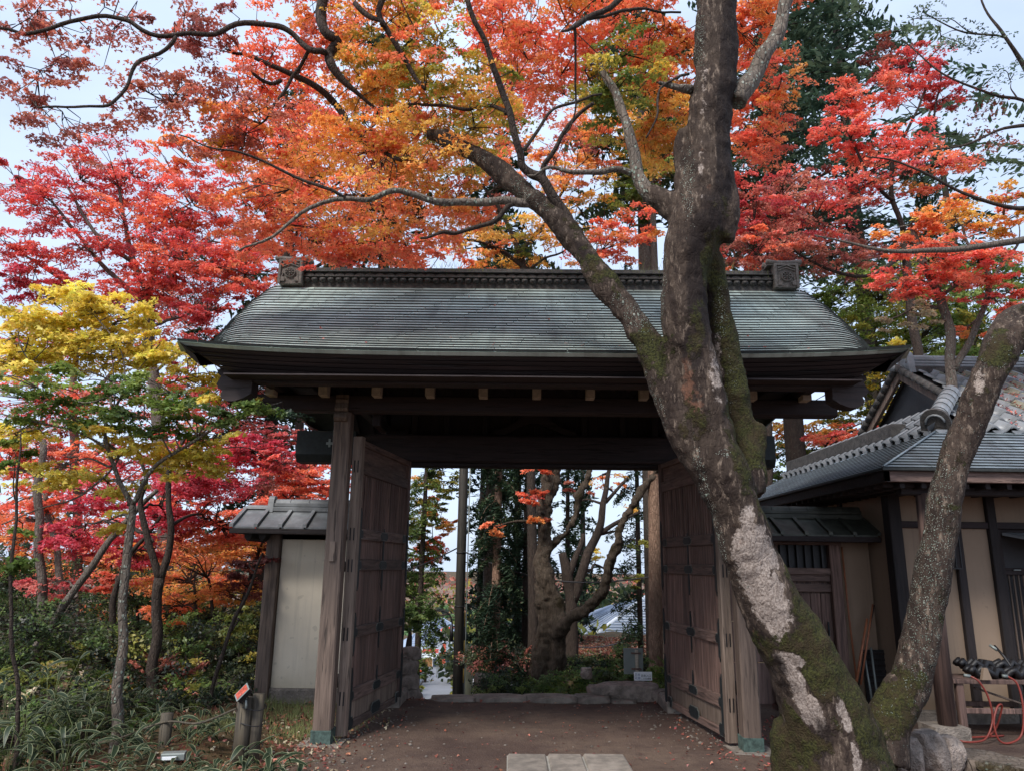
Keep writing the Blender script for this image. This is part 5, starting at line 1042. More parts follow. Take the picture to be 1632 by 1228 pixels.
    limbs = [
     [(918, 372, 5.47, 10), (900, 340, 5.45, 9), (867, 291, 5.4, 8), (846, 278, 5.4, 7.5), (830, 262, 5.38, 7), (827, 240, 5.35, 6.5), (812, 190, 5.3, 6), (797, 140, 5.25, 5.5), (775, 70, 5.1, 5), (745, 0, 5.0, 4.5), (720, -80, 4.9, 4)],
     [(866, 290, 5.4, 5), (866, 265, 5.35, 4.5), (880, 240, 5.3, 4), (915, 187, 5.2, 3.5), (945, 165, 5.1, 3)],
     [(828, 240, 5.35, 4), (850, 215, 5.4, 3.5), (870, 182, 5.4, 3), (900, 167, 5.4, 2.5), (960, 150, 5.3, 2)],
     [(807, 182, 5.3, 4), (785, 170, 5.4, 3.5), (764, 163, 5.5, 3.5), (735, 173, 5.6, 3), (690, 170, 5.7, 2.5), (640, 168, 5.8, 2)],
     [(858, 322, 5.5, 8), (826, 324, 5.5, 8), (790, 322, 5.5, 7), (742, 320, 5.45, 6.5), (690, 321, 5.35, 6), (655, 312, 5.3, 5.5), (630, 305, 5.25, 5), (591, 316, 5.2, 4.5), (548, 318, 5.15, 4), (480, 340, 5.1, 3), (430, 378, 5.1, 2.5), (380, 400, 5.1, 1.6)],
     [(550, 316, 5.15, 3), (470, 285, 5.1, 2.6), (400, 247, 5.0, 2.2), (345, 235, 4.95, 1.6), (285, 215, 4.9, 1.2)],
     [(830, 322, 5.5, 5), (806, 333, 5.5, 5), (785, 350, 5.5, 4.5), (760, 364, 5.5, 4), (725, 372, 5.45, 3.5), (700, 370, 5.4, 3), (670, 380, 5.4, 2.2)],
     [(1050, 320, 5.28, 16), (1030, 305, 5.3, 13), (1016, 274, 5.35, 11), (1003, 222, 5.4, 9), (985, 171, 5.45, 8), (972, 130, 5.5, 7), (955, 95, 5.5, 4)],
     [(1012, 280, 5.35, 6), (985, 274, 5.3, 5.5), (955, 275, 5.25, 5), (915, 274, 5.2, 4), (880, 270, 5.2, 3), (840, 280, 5.2, 2)],
     [(1172, 163, 5.12, 19), (1188, 138, 5.15, 18), (1205, 110, 5.18, 15), (1220, 85, 5.2, 14), (1237, 48, 5.22, 12.5), (1252, 8, 5.25, 12), (1266, -50, 5.3, 11), (1300, -150, 5.4, 9)],
     [(1100, 143, 5.12, 9), (1085, 142, 5.08, 6), (1066, 137, 5.05, 5), (1050, 132, 5.0, 2.5)],
     [(1098, 118, 5.1, 2.5), (1060, 135, 5.0, 2.2), (1050, 160, 5.0, 2), (1048, 185, 5.0, 1.8), (1030, 220, 5.0, 1.4)],
     [(1120, -130, 5.05, 10), (1050, -60, 4.9, 7), (1000, -10, 4.85, 6), (960, 20, 4.8, 5), (920, 40, 4.75, 5), (895, 50, 4.7, 2)],
     [(920, 38, 4.75, 3.5), (975, 24, 4.9, 3), (1030, 14, 5, 2.5), (1085, 20, 5.1, 1.8)],
     [(915, 42, 4.75, 3), (915, 80, 4.8, 2.2), (917, 130, 4.9, 2), (917, 170, 5, 1.6), (900, 215, 5.1, 1.2)],
     [(740, -10, 5.0, 6), (700, -60, 5.2, 6), (640, -40, 5.3, 6), (600, 20, 5.3, 5.5), (630, 70, 5.4, 5), (655, 110, 5.5, 4.5), (678, 143, 5.5, 3)],
     [(565, 5, 5.3, 5), (590, 30, 5.3, 5), (610, 42, 5.3, 4)],
     [(1130, -330, 5.0, 14), (900, -330, 5.1, 11), (700, -230, 5.3, 10), (560, -80, 5.5, 10), (515, 0, 5.6, 10), (522, 50, 5.6, 9), (538, 68, 5.65, 8.5), (527, 90, 5.7, 8.5), (530, 108, 5.7, 8), (550, 132, 5.75, 5.5), (585, 165, 5.85, 3), (620, 200, 5.9, 1.5)],
     [(520, 85, 5.65, 6), (495, 82, 5.6, 5.5), (470, 55, 5.6, 5), (432, 42, 5.55, 5), (390, 38, 5.5, 4.6), (340, 50, 5.45, 4.2), (290, 54, 5.4, 4), (240, 52, 5.35, 4), (200, 30, 5.3, 4), (165, 26, 5.3, 3.8), (110, 38, 5.3, 3.6), (60, 53, 5.3, 3.2), (0, 45, 5.3, 2.6), (-60, 30, 5.3, 2)],
     [(280, 58, 5.4, 4), (262, 80, 5.4, 3.6), (215, 105, 5.35, 3.6), (203, 135, 5.35, 3.2), (190, 158, 5.35, 3), (165, 172, 5.3, 2.6), (120, 170, 5.3, 2.2), (60, 172, 5.3, 1.8)],
     [(498, 78, 5.6, 3.5), (485, 97, 5.7, 3.5), (468, 118, 5.75, 3.4), (455, 145, 5.8, 3), (435, 170, 5.8, 2.6), (415, 198, 5.8, 1.5)],
     [(533, 165, 6.5, 6), (510, 148, 6.4, 5.5), (480, 128, 6.3, 5), (445, 112, 6.2, 4.6), (400, 92, 6.1, 3.6), (370, 85, 6.0, 2.4)],
     [(448, 128, 6.2, 4), (430, 133, 6.2, 3.6), (405, 118, 6.1, 3), (402, 105, 6.1, 2)],
     [(640, 255, 5.9, 4), (600, 235, 6.2, 4), (560, 205, 6.4, 5), (536, 168, 6.5, 6)],
    ]
    barkl = ['bark_lichen', 'bark_dark']; nodes = []
    for i, l in enumerate(limbs):
        pp, rr = px_path(l, 4); pp = [p+Vector((mnoise.noise(p*4), mnoise.noise(p*4+Vector((7, 0, 0))), mnoise.noise(p*4+Vector((0, 7, 0)))))*.035 if 0 < k < len(pp)-1 else p for k, p in enumerate(pp)]
        MB().tube([p-root.location for p in pp], [r*1.0*(1+.15*mnoise.noise(p*9)) for r, p in zip(rr, pp)], 10 if rr[0] > .03 else 6).build('limb', M['bark_lichen' if i in (4, 7, 8, 9, 10) else 'bark_dark'], root)
        nodes += list(zip(pp, rr))
    O, A, YG, G, RO, RU = 'orange', 'amber', 'yelgreen', 'green', 'redor', 'rust'
    blobs = [(690, 90, 5.6, 90, 80, YG, 1.1, 1.0, O), (760, 190, 5.9, 90, 60, YG, 1.2, .9, A), (620, 170, 6.2, 80, 55, A, 1.1, .9, YG), (985, 140, 5.8, 85, 60, YG, 1.3, .8, G), (960, 180, 6.0, 60, 40, G, .9),
     (860, 70, 6.0, 100, 75, O, 1.1, 1.0, RO), (960, 50, 5.8, 100, 60, RO, 1.1, .9, O), (1050, 90, 6.2, 70, 80, O, 1.2), (1070, 180, 6.3, 60, 60, A, 1.2), (1040, 230, 6.6, 50, 50, A, 1.1), (1200, 60, 6.6, 60, 80, O, 1.2), (1215, 170, 6.8, 70, 70, O, 1.1, .9, RO), (1220, 230, 7.0, 50, 40, RO, .9),
     (600, 70, 6.0, 90, 70, A, 1.1, .9, YG), (540, 40, 6.4, 80, 60, O, 1.0, .9, RO), (470, 30, 6.2, 80, 50, O, .9, .9, RU), (450, 130, 6.6, 90, 60, RO, 1.1, .9, O), (560, 250, 6.4, 110, 50, O, 1.2, .9, A), (660, 240, 6.2, 90, 45, A, 1.2, .9, O), (430, 250, 6.4, 80, 50, O, 1.0, .9, A), (350, 225, 6.2, 70, 30, O, .9, .8, RU),
     (720, 290, 6.1, 80, 35, A, 1.2, .8, O), (600, 350, 6.3, 110, 40, O, 1.3, .9, A), (710, 345, 6.3, 90, 35, O, 1.2), (500, 350, 6.3, 90, 40, O, 1.2, .9, RO), (420, 370, 6.5, 80, 40, RO, 1.1, .9, O), (640, 400, 6.8, 70, 18, RO, 1.0), (530, 400, 6.8, 70, 20, RO, .9), (790, 60, 6.6, 70, 70, RO, .8), (620, -20, 5.8, 120, 50, O, 1.0), (820, -30, 5.8, 140, 50, O, 1.0, 1.0, RO), (1000, -40, 5.8, 100, 50, O, 1.0), (1230, -20, 6, 60, 50, O, 1.0),
     (230, 30, 5.6, 110, 45, RU, .42), (90, 30, 5.6, 100, 45, RU, .42), (330, 60, 5.7, 80, 60, RU, .5), (360, 150, 5.9, 70, 50, RU, .42), (150, 120, 5.6, 90, 50, RU, .42), (270, 130, 5.6, 80, 50, RU, .42), (40, 150, 5.6, 70, 60, RU, .42), (100, 210, 5.7, 100, 40, RU, .34), (230, 210, 5.8, 90, 45, RU, .36), (400, 200, 5.9, 80, 40, RU, .6, .8, RO), (30, 70, 5.5, 50, 50, RU, .42), (330, 215, 6.0, 60, 40, RU, .42)]
    C, Nn, Sz, K, sprays = crown_leaves(blobs, .051, 1.3, (.3, .55), .9, .3)
    tag(leaves('crown', C-off, Nn, Sz, K, T3, root), kind='stuff')
    A_ = np.array([list(p) for p, r in nodes]); tw = MB()
    for sc in sprays:
        for rep in range(1):
            d = np.linalg.norm(A_-sc, axis=1); i = int(np.argmin(d)); p0 = Vector(A_[i]); p1 = Vector(sc)
            if d[i] > 1.6: continue
            m1 = p0.lerp(p1, .5)+Vector((random.uniform(-.08, .08), random.uniform(-.08, .08), random.uniform(-.02, .1)))
            tw.tube([p-root.location for p in (p0, m1, p1)], [.0055, .004, .0022], 3, cap=False)
            A_ = np.vstack([A_, list(m1)]) if random.random() < .5 else A_
    tag(tw.build('twigs', M['bark_dark'], root), kind='stuff')
    # the slim second trunk rising to the right
    st = [(1395, 1200, 5.84, 46), (1412, 1152, 5.82, 34), (1444, 1098, 5.8, 29), (1456, 1064, 5.8, 28), (1465, 1030, 5.8, 27), (1474, 985, 5.78, 26.5), (1484, 925, 5.75, 25), (1492, 880, 5.72, 24), (1500, 850, 5.7, 23.5), (1506, 800, 5.68, 25), (1521, 731, 5.65, 23), (1543, 682, 5.63, 24), (1567, 621, 5.6, 25), (1588, 575, 5.58, 25), (1622, 535, 5.55, 22), (1680, 500, 5.5, 20), (1760, 460, 5.5, 18)]
    mb = MB(); pp, rr = px_path(st, 5); mb.tube(pp, rr, 18); pp, rr = px_path([(1574, 600, 5.6, 19), (1583, 550, 5.62, 18), (1598, 515, 5.64, 14), (1632, 494, 5.65, 11), (1700, 480, 5.65, 9)], 5); mb.tube(pp, rr, 12)
    me = remesh(mb, .018, ((.3, .04), (.1, .02), (.04, .009))); n = len(me.vertices); V = np.empty(n*3); me.vertices.foreach_get('co', V); V = V.reshape(-1, 3)
    Nr = np.empty(n*3); me.vertices.foreach_get('normal', Nr); Nr = Nr.reshape(-1, 3); X, Y = to_px(V)
    moss = np.maximum.reduce([ell(1425, 1120, 44, 70, 20), ell(1590, 560, 30, 36)*.9, ell(1480, 1000, 12, 30)*.6, ell(1505, 985, 14, 24)*.4, ell(1500, 740, 8, 60, 15)*.5, .25+0*X])*.95; lich = np.clip(.50+.30*ell(1480, 900, 40, 200), 0, 1)
    pale = ell(1560, 610, 12, 24)*.6
    for nm, a in (('pale', pale), ('moss', moss), ('lichen', lich), ('red', .2*ell(1530, 700, 30, 60)), ('dark', .35*ell(1500, 900, 60, 300))):
        at_ = me.attributes.new(nm, 'FLOAT', 'POINT'); at_.data.foreach_set('value', a.astype(np.float32))
    me.vertices.foreach_set('co', (V-off).astype(np.float32).ravel()); me.update(); me.materials.clear(); me.materials.append(M['bark_main'])
    tag(link('second_trunk', me, root), 'slim grey second trunk speckled with pale lichen')
main_trunk()
# ------------------------------------------------------------------ trees and shrubs round the gate
def trees_left():
    tree('maple_tree', 'slim pale lichen-spotted maple with yellow top and green lower branches in the left foreground', 'tree',
     [[(178, 1240, 7.0, 8.14), (186, 1150, 7.0, 8.14), (192, 1050, 7.0, 7.03), (197, 950, 7.0, 6.22), (203, 860, 7.0, 5.92), (207, 800, 7.0, 5.33)],
      [(207, 805, 7.0, 4.51), (185, 760, 6.9, 3.63), (170, 715, 6.8, 3.11), (172, 670, 6.8, 2.52), (195, 620, 6.7, 1.7), (190, 560, 6.7, 1.11), (150, 500, 6.7, 0.814)],
      [(207, 805, 7.0, 4.22), (232, 765, 6.9, 3.4), (262, 730, 6.8, 2.81), (330, 690, 6.6, 2), (400, 655, 6.4, 1.41), (450, 640, 6.3, 0.814)],
      [(172, 715, 6.8, 2.52), (130, 690, 6.7, 2), (60, 672, 6.6, 1.7), (-20, 655, 6.6, 1.11)],
      [(165, 700, 6.8, 2.22), (185, 730, 6.9, 1.7), (130, 790, 7, 1.48), (60, 810, 7, 1.11), (0, 835, 7, 1.11)],
      [(196, 620, 6.7, 1.48), (120, 640, 6.7, 1.26), (40, 560, 6.8, 1.04), (35, 500, 6.8, 0.814)]],
     [(60, 520, 6.9, 75, 35, 'yellow', 1.3), (170, 500, 7.0, 70, 40, 'yellow', 1.4), (150, 560, 7.0, 90, 35, 'yellow', 1.2), (30, 560, 7.1, 60, 30, 'yellow', 1.2), (120, 470, 7.1, 60, 20, 'yellow', 1.0), (255, 560, 7.0, 60, 35, 'yellow', .9), (30, 590, 6.9, 60, 30, 'yellow', .9), (60, 620, 6.5, 90, 18, 'green', .8, .9, 'dgreen'), (180, 612, 6.4, 80, 18, 'dgreen', .8, .8, 'green'), (270, 628, 6.3, 70, 20, 'dgreen', .8, .7, 'green'),
      (110, 660, 6.7, 90, 22, 'green', 1.0), (380, 660, 6.2, 70, 18, 'dgreen', 1.0), (440, 655, 6.2, 40, 14, 'fir', .8), (300, 660, 6.4, 60, 20, 'green', 1.0), (30, 690, 6.7, 50, 22, 'yellow', .9), (180, 690, 6.8, 60, 20, 'yellow', .8), (290, 735, 7.0, 70, 25, 'yellow', 1.2), (230, 715, 7.1, 60, 18, 'yellow', .9), (300, 600, 7.1, 50, 20, 'yellow', .9), (340, 700, 7.0, 40, 14, 'yellow', .8), (330, 725, 7.0, 40, 18, 'yellow', .8), (60, 755, 7.0, 80, 22, 'yellow', .9), (170, 770, 7.2, 50, 18, 'yellow', .6), (280, 690, 6.8, 50, 18, 'green', .8), (230, 670, 6.6, 60, 18, 'dgreen', .9), (175, 830, 7.3, 40, 16, 'yellow', .7), (360, 640, 6.6, 40, 14, 'yellow', .7)],
     .062, T3, 'bark_lichen', od=1.35, rs=(.35, .6), jit=.75, tilt=.2)
    tree('maple_tree', 'dark-trunked forked maple behind the slim pale one, with a crimson crown', 'tree',
     [[(243, 1165, 9.5, 8.14), (244, 1080, 9.5, 8.14), (248, 1000, 9.5, 7.4), (255, 920, 9.5, 7.33)], [(255, 925, 9.5, 5.62), (235, 860, 9.4, 5.03), (225, 800, 9.4, 3.92), (232, 760, 9.4, 2.81), (215, 700, 9.3, 1.7)], [(255, 925, 9.5, 5.62), (272, 850, 9.5, 5.03), (268, 790, 9.5, 4.22), (270, 740, 9.5, 3.4), (300, 690, 9.5, 1.7)]],
     [(330, 770, 10.5, 80, 35, 'crimson', 1.2), (400, 720, 10.8, 60, 30, 'crimson', 1.1), (260, 830, 10.8, 70, 30, 'crimson', 1.1), (350, 840, 11, 60, 30, 'redor', 1.0), (160, 790, 11, 60, 30, 'crimson', 1.1), (450, 740, 10.5, 40, 30, 'red', .9), (120, 860, 11, 60, 30, 'crimson', 1.1), (210, 880, 11.2, 50, 22, 'crimson', 1.1), (300, 700, 10.8, 60, 30, 'red', .8)], .062, T2, 'bark_dark', od=1.2, tilt=.2)
    tree('maple_tree', 'low orange maple spreading in flat layers left of the plaster wall', 'tree',
     [[(350, 1080, 12, 4.6), (362, 1030, 12, 4.2), (385, 970, 12, 3.8), (400, 910, 12, 3), (420, 860, 11.8, 2.3)], [(362, 1030, 12, 3), (340, 980, 12, 2.6), (330, 920, 12, 1.9)], [(330, 1070, 12.2, 3), (318, 990, 12.2, 2.7), (310, 930, 12.2, 1.9)]],
     [(330, 880, 12.3, 90, 18, 'orange', 1.3, 1.5, 'amber'), (400, 860, 12.0, 60, 16, 'orange', 1.2, 1.2, 'amber'), (300, 930, 12.6, 80, 20, 'orange', 1.2, 1.3, 'amber'), (360, 945, 12.2, 60, 18, 'amber', 1.0), (280, 970, 13, 50, 22, 'orange', 1.0), (430, 880, 12, 40, 22, 'brownred', .8), (400, 930, 12, 50, 25, 'brownred', .8), (470, 800, 12, 60, 26, 'redor', 1.1), (420, 820, 12.5, 60, 22, 'redor', .9), (490, 760, 11.5, 50, 28, 'redor', 1.1)], .062, T2, 'bark_dark', od=1.1, tilt=.14)
    tree('maple_tree', 'big red maple behind the yellow one, with grey limbs fanning up to the left', 'tree',
     [[(250, 1060, 14, 11), (262, 950, 14, 11), (262, 800, 14, 11), (250, 650, 14, 9.9), (238, 560, 14, 9.1), (236, 480, 14, 8.4)],
      [(236, 480, 14, 6.1), (215, 420, 13.8, 4.6), (200, 360, 13.6, 3.4), (190, 300, 13.6, 2.3)], [(236, 490, 14, 5.3), (170, 430, 13.8, 3.8), (120, 370, 13.7, 3), (80, 320, 13.6, 1.9)], [(236, 470, 14, 5.3), (245, 400, 14, 3.8), (225, 330, 14, 2.3)], [(215, 420, 13.8, 3.8), (150, 370, 13.5, 3), (110, 300, 13.5, 1.9)], [(238, 520, 14, 4.6), (140, 470, 13.8, 3.4), (60, 420, 13.6, 2.3), (10, 390, 13.5, 1.5)]],
     [(60, 330, 13.6, 90, 40, 'red', .7), (130, 290, 13.6, 90, 45, 'red', .8), (210, 280, 13.8, 80, 40, 'red', .9, 1.5, 'redor'), (40, 400, 13.4, 70, 40, 'red', .8), (130, 400, 13.4, 80, 35, 'red', .7), (230, 360, 13.8, 90, 45, 'redor', .9, 1.5, 'red'), (310, 330, 13.6, 80, 50, 'redor', 1.2, 1.5, 'red'), (300, 420, 13.4, 90, 45, 'red', 1.2, 1.5, 'redor'), (390, 440, 13.2, 60, 50, 'redor', 1.2, 1.2, 'red'), (400, 390, 13.5, 60, 40, 'redor', 1.2), (230, 460, 13.6, 70, 40, 'red', 1.0), (330, 500, 13.2, 50, 30, 'red', 1.1), (30, 450, 13.2, 60, 30, 'crimson', 1.0), (100, 460, 13.4, 60, 30, 'red', .9), (300, 250, 13.8, 60, 40, 'redor', .9, 1.2, 'orange'), (410, 300, 14, 60, 50, 'redor', 1.2, 1.2, 'orange'), (20, 280, 13.8, 40, 30, 'red', .5), (320, 620, 13, 60, 30, 'red', .9), (300, 560, 13.4, 50, 30, 'red', .9)],
     .082, T2, 'bark_grey', od=.95, tilt=.25, limb_r=.025)
    tree('maple_tree', 'pinkish red maple seen between the gate pillar and the yellow leaves', 'tree',
     [[(470, 1050, 15, 6.8), (468, 900, 15, 6.5), (480, 780, 15, 5.3), (500, 690, 15, 3.8)], [(480, 790, 15, 3.8), (440, 720, 14.8, 3), (410, 680, 14.8, 1.9)]],
     [(480, 740, 14.5, 50, 22, 'pink', 1.3), (520, 710, 14.5, 35, 25, 'pink', 1.2), (450, 690, 14.5, 45, 20, 'pink', 1.0), (430, 770, 14.5, 60, 25, 'rust', 1.0), (520, 790, 14.2, 40, 30, 'redor', 1.2), (570, 740, 14.2, 30, 50, 'redor', 1.1), (360, 660, 15, 60, 25, 'pink', .8), (560, 840, 14, 30, 40, 'redor', 1.0)], .08, T1, 'bark_grey', od=1.4, tilt=.2)
    # smaller trunks in the grove
    grove = [([(150, 1110, 12, 6.8), (130, 1010, 12, 6.1), (100, 960, 12, 5.3), (90, 880, 12, 4.6), (70, 800, 12, 3.8)], 'reddish crooked maple at the far left of the grove', [(60, 790, 12, 60, 30, 'redor', 1.0), (40, 860, 12, 60, 30, 'orange', .9), (110, 730, 12.4, 50, 30, 'redor', .8), (10, 740, 12.4, 40, 40, 'coral', .9)], 'bark_grey'),
             ([(165, 1180, 10.5, 6.1), (172, 1080, 10.5, 5.3), (178, 980, 10.5, 4.6), (200, 900, 10.5, 3.8), (260, 820, 10.5, 2.3)], 'thin brown maple leaning right behind the pale lichen-spotted trunk', [(280, 800, 11.4, 60, 25, 'redor', .9), (180, 930, 12, 50, 20, 'coral', .9)], 'bark_dark'),
             ([(30, 1090, 9.5, 6.8), (80, 1000, 9.5, 6.1), (140, 910, 9.5, 5.3), (200, 830, 9.6, 4.6), (250, 780, 9.6, 3)], 'grey trunk slanting up to the right across the far left', [(90, 930, 11.5, 60, 20, 'pink', .8)], 'bark_grey'),
             ([(70, 1180, 11, 7.6), (62, 1060, 11, 6.8), (66, 940, 11, 6.5), (60, 800, 11, 6.1), (66, 700, 11, 4.6)], 'straight grey trunk near the left edge', [(50, 700, 12.5, 60, 40, 'rust', .8)], 'bark_grey'),
             ([(330, 1150, 8.6, 3.4), (350, 1060, 8.6, 3), (372, 990, 8.6, 2.9), (400, 930, 8.6, 2.3), (420, 880, 8.6, 1.5)], 'thin curved sapling between the floodlight post and the orange maple', [(410, 900, 9.2, 40, 30, 'brownred', .7), (370, 990, 9.4, 50, 25, 'olive', .5)], 'bark_dark'),
             ([(22, 1228, 6.4, 3.8), (24, 1100, 6.4, 3.4), (20, 950, 6.4, 3), (28, 800, 6.4, 2.3), (24, 690, 6.4, 1.5)], 'slender dark sapling at the extreme left edge', [(20, 720, 6.4, 30, 50, 'green', .35), (40, 880, 6.5, 50, 50, 'green', .4)], 'bark_dark')]
    for tr, lb, bl, bk in grove: tree('maple_tree', lb, 'tree', [tr], bl, .065, T3, bk, od=.85, tilt=.2, group='trunks of the maple grove on the left')
def conifer(name, label, px, Y, basepy, toppy, hw, spread, n, palname, droop=.35, size=.2, bare=.25, group=None, barkm='bark_dark', start=0.0, dens=1.0):
    b = at(px, basepy, Y); t_ = at(px, toppy, Y); zb = min(hz(b.x, Y), b.z); root = empty(name, (b.x, Y, zb), 0, label, 'tree', group); Ht = t_.z-zb
    r = hw*Y/F; MB().tube([(0, 0, -.4), (0, 0, Ht*.3), (.03, 0, Ht*.7), (0, 0, Ht)], [r*1.1, r*.95, r*.6, r*.15], 10).build('trunk', M[barkm], root)
    CC, NN, TT, SS, KK = [], [], [], [], []; br = MB(); sp = spread*Y/F
    for i in range(n):
        h = Ht*(bare+(1-bare)*((i+random.random())/n)); f = (h/Ht-bare)/(1-bare); L_ = sp*(1-.8*f)*random.uniform(.6, 1.15)*(.55+.45*min(1, f*6+start)); a = random.random()*6.283
        d = Vector((math.cos(a), math.sin(a), 0)); P0 = Vector((0, 0, h)); m = 7; pts = [P0+d*(L_*j/m)+Vector((0, 0, .12*L_*math.sin(j/m*2.2)-droop*L_*(j/m)**2)) for j in range(m+1)]
        br.tube(pts, [max(.006, .03*L_*(1-j/(m+.5))*.5) for j in range(m+1)], 4, cap=False)
        k = int(330*L_*dens/(size/.2)**1.6*.5)+14; pc = P[palname]; base = pc[rng.integers(len(pc))]*rng.uniform(.75, 1.25)
        tt = rng.random(k)**.6; side = rng.normal(size=k)*.24*L_*(1.05-tt*.6); idx = np.minimum((tt*m).astype(int), m-1); fr = tt*m-idx
        A = np.array([list(p) for p in pts]); c = A[idx]*(1-fr)[:, None]+A[idx+1]*fr[:, None]; sd = np.array([-d.y, d.x, 0])
        c = c+sd*side[:, None]+np.c_[np.zeros(k), np.zeros(k), -np.abs(side)*.45+rng.normal(size=k)*.04-.05*rng.random(k)]
        tang = np.array(d)*1.0+sd*np.sign(side)[:, None]*.9+np.c_[np.zeros((k, 2)), -.35*np.ones(k)]
        nr = np.array([0, 0, 1.])+rng.normal(size=(k, 3))*.4
        tv = np.cross(tang, nr); CC.append(c); NN.append(nr); TT.append(tv); SS.append(size*rng.uniform(.6, 1.3, k)); KK.append(np.clip(base*(1+rng.normal(size=(k, 1))*.18), .004, .9))
    tag(br.build('boughs', M[barkm], root), kind='stuff')
    tag(leaves('crown', np.vstack(CC), np.vstack(NN), np.concatenate(SS), np.vstack(KK), TN, root, 'needle', -np.vstack(TT)), kind='stuff'); return root
def trees_back():
    # tall firs behind the gate roof and on the right
    conifer('fir_tree', 'tall fir with a dark straight trunk rising just right of the gate ridge', 1290, 17, 1010, -420, 16, 260, 90, 'fir', .3, .34, .34, barkm='bark_dark', dens=.9)
    conifer('fir_tree', 'wide grey-green fir filling the sky at the upper right', 1430, 21, 1000, -150, 14, 330, 90, 'fir', .25, .36, .42, dens=.9)
    conifer('fir_tree', 'dark fir behind the left half of the gate ridge', 575, 17, 1020, 40, 14, 190, 75, 'conifer', .4, .3, .35)
    conifer('fir_tree', 'dark fir behind the middle of the gate ridge', 780, 19, 1020, 160, 12, 180, 60, 'conifer', .4, .32, .38)
    conifer('fir_tree', 'pale-trunked fir behind the right half of the gate ridge', 1046, 16, 1000, -200, 15, 180, 70, 'conifer', .4, .3, .5, barkm='bark_grey')
    conifer('fir_tree', 'dark fir behind the red maples left of the gate', 400, 19, 1020, 120, 13, 170, 70, 'conifer', .4, .32, .3)
    conifer('fir_tree', 'broad fir at the far right edge behind the hall', 1600, 22, 1000, 190, 13, 190, 60, 'fir', .3, .34, .4)
    # seen through the gate
    conifer('cedar_tree', 'dark cedar just right of the utility pole in the gateway', 788, 14, 1070, 420, 7.5, 56, 130, 'conifer', .75, .12, .12, 'cedars framed by the gateway', 'bark_red', .5, 1.35)
    conifer('cedar_tree', 'blackish cedar behind the utility pole', 762, 23, 1060, 380, 5, 44, 120, 'conifer', .6, .28, .06, 'cedars framed by the gateway', 'bark_dark', .6, 1.3)
    conifer('cedar_tree', 'broad blackish cedar filling the gap left of the gnarled trunk', 822, 25, 1060, 380, 6, 80, 130, 'conifer', .6, .34, .0, 'cedars framed by the gateway', 'bark_dark', .6, 1.2)
    conifer('cedar_tree', 'blackish cedar far behind the bare forked tree', 930, 34, 1040, 640, 5, 50, 60, 'conifer', .5, .45, .0, 'cedars framed by the gateway', 'bark_dark', .5, .8)
    conifer('cedar_tree', 'dark cedar between the pole and the gnarled trunk in the gateway', 838, 15, 1075, 400, 7, 62, 120, 'conifer', .75, .12, .04, 'cedars framed by the gateway', 'bark_dark', .5, 1.2)
    conifer('cedar_tree', 'far slender cedar seen behind the gnarled trunk', 905, 24, 1050, 560, 4, 60, 60, 'conifer', .6, .3, .1, 'cedars framed by the gateway', 'bark_dark', .5, .8)
    conifer('cedar_tree', 'dark leafy cedar beside the right main pillar', 1022, 19, 1060, 420, 4, 60, 70, 'conifer', .5, .15, .05, 'cedars framed by the gateway', 'bark_dark', .4, .9)
    o = px_path([(1046, 1110, 11.8, 11), (1045, 1000, 11.8, 10.5), (1044, 850, 11.8, 10), (1042, 700, 11.8, 9.5), (1042, 500, 11.8, 8)], 3); r_ = empty('cedar_tree', (o[0][0].x, 11.8, -.2), 0, 'bare straight reddish cedar trunk right behind the right main pillar', 'tree')
    MB().tube([p-r_.location for p in o[0]], o[1], 14).build('trunk', M['bark_red'], r_)
    conifer('cedar_tree', 'green and yellow tree left of the street lamp, beyond the left door leaf', 664, 15, 1075, 560, 5, 48, 70, 'dgreen', .5, .11, .2, None, 'bark_dark', .5, 1.2)
    tree('maple_tree', 'orange and yellow maple hanging at the top left of the gateway', 'tree', [[(600, 1080, 17, 7), (610, 900, 17, 6), (640, 780, 17, 4)]],
         [(685, 780, 16, 35, 40, 'olive', 1.0, 1.0, 'amber'), (700, 840, 16, 30, 30, 'amber', .9), (665, 880, 15.5, 40, 18, 'redor', 1.2), (690, 860, 15.5, 25, 16, 'redor', 1.0), (650, 820, 16, 40, 40, 'olive', .9), (720, 770, 17, 30, 30, 'olive', .8), (662, 925, 16, 35, 25, 'green', 1.0), (668, 985, 14, 15, 20, 'dgreen', 1.4), (650, 970, 14, 20, 20, 'dgreen', 1.3), (690, 890, 17, 26, 22, 'conifer', 1.0)], .08, T2, 'bark_dark', od=.9)
    tree('gnarled_tree', 'thick gnarled double-trunked tree standing in the ferns in the middle of the gateway', 'tree',
     [[(862, 1108, 12.5, 20), (864, 1060, 12.5, 17), (868, 980, 12.5, 17), (870, 900, 12.5, 15), (868, 820, 12.5, 14), (872, 740, 12.5, 13), (880, 640, 12.5, 11), (870, 500, 12.5, 8)],
      [(885, 1090, 12.4, 14), (888, 1020, 12.4, 14), (882, 940, 12.4, 12), (876, 880, 12.4, 9), (905, 850, 12.3, 8), (925, 800, 12.2, 7), (940, 750, 12.2, 6.5), (950, 690, 12.2, 5)],
      [(882, 1015, 12.4, 12), (905, 985, 12.2, 11), (940, 965, 12.1, 11), (965, 925, 12.0, 9.5), (985, 870, 11.9, 9), (1005, 810, 11.8, 8), (1040, 760, 11.7, 7), (1080, 690, 11.6, 5)],
      [(870, 800, 12.5, 9), (890, 750, 12.5, 8), (905, 690, 12.5, 6)]],
     [(845, 790, 12, 35, 10, 'redor', 1.2, .5), (860, 822, 12, 30, 6, 'orange', 1.2, .4), (790, 840, 12, 35, 7, 'orange', 1.1, .4), (860, 750, 12, 30, 8, 'redor', 1.1, .5)], .07, T3, 'bark_main2', od=.9, wob=.1, twigs=True)
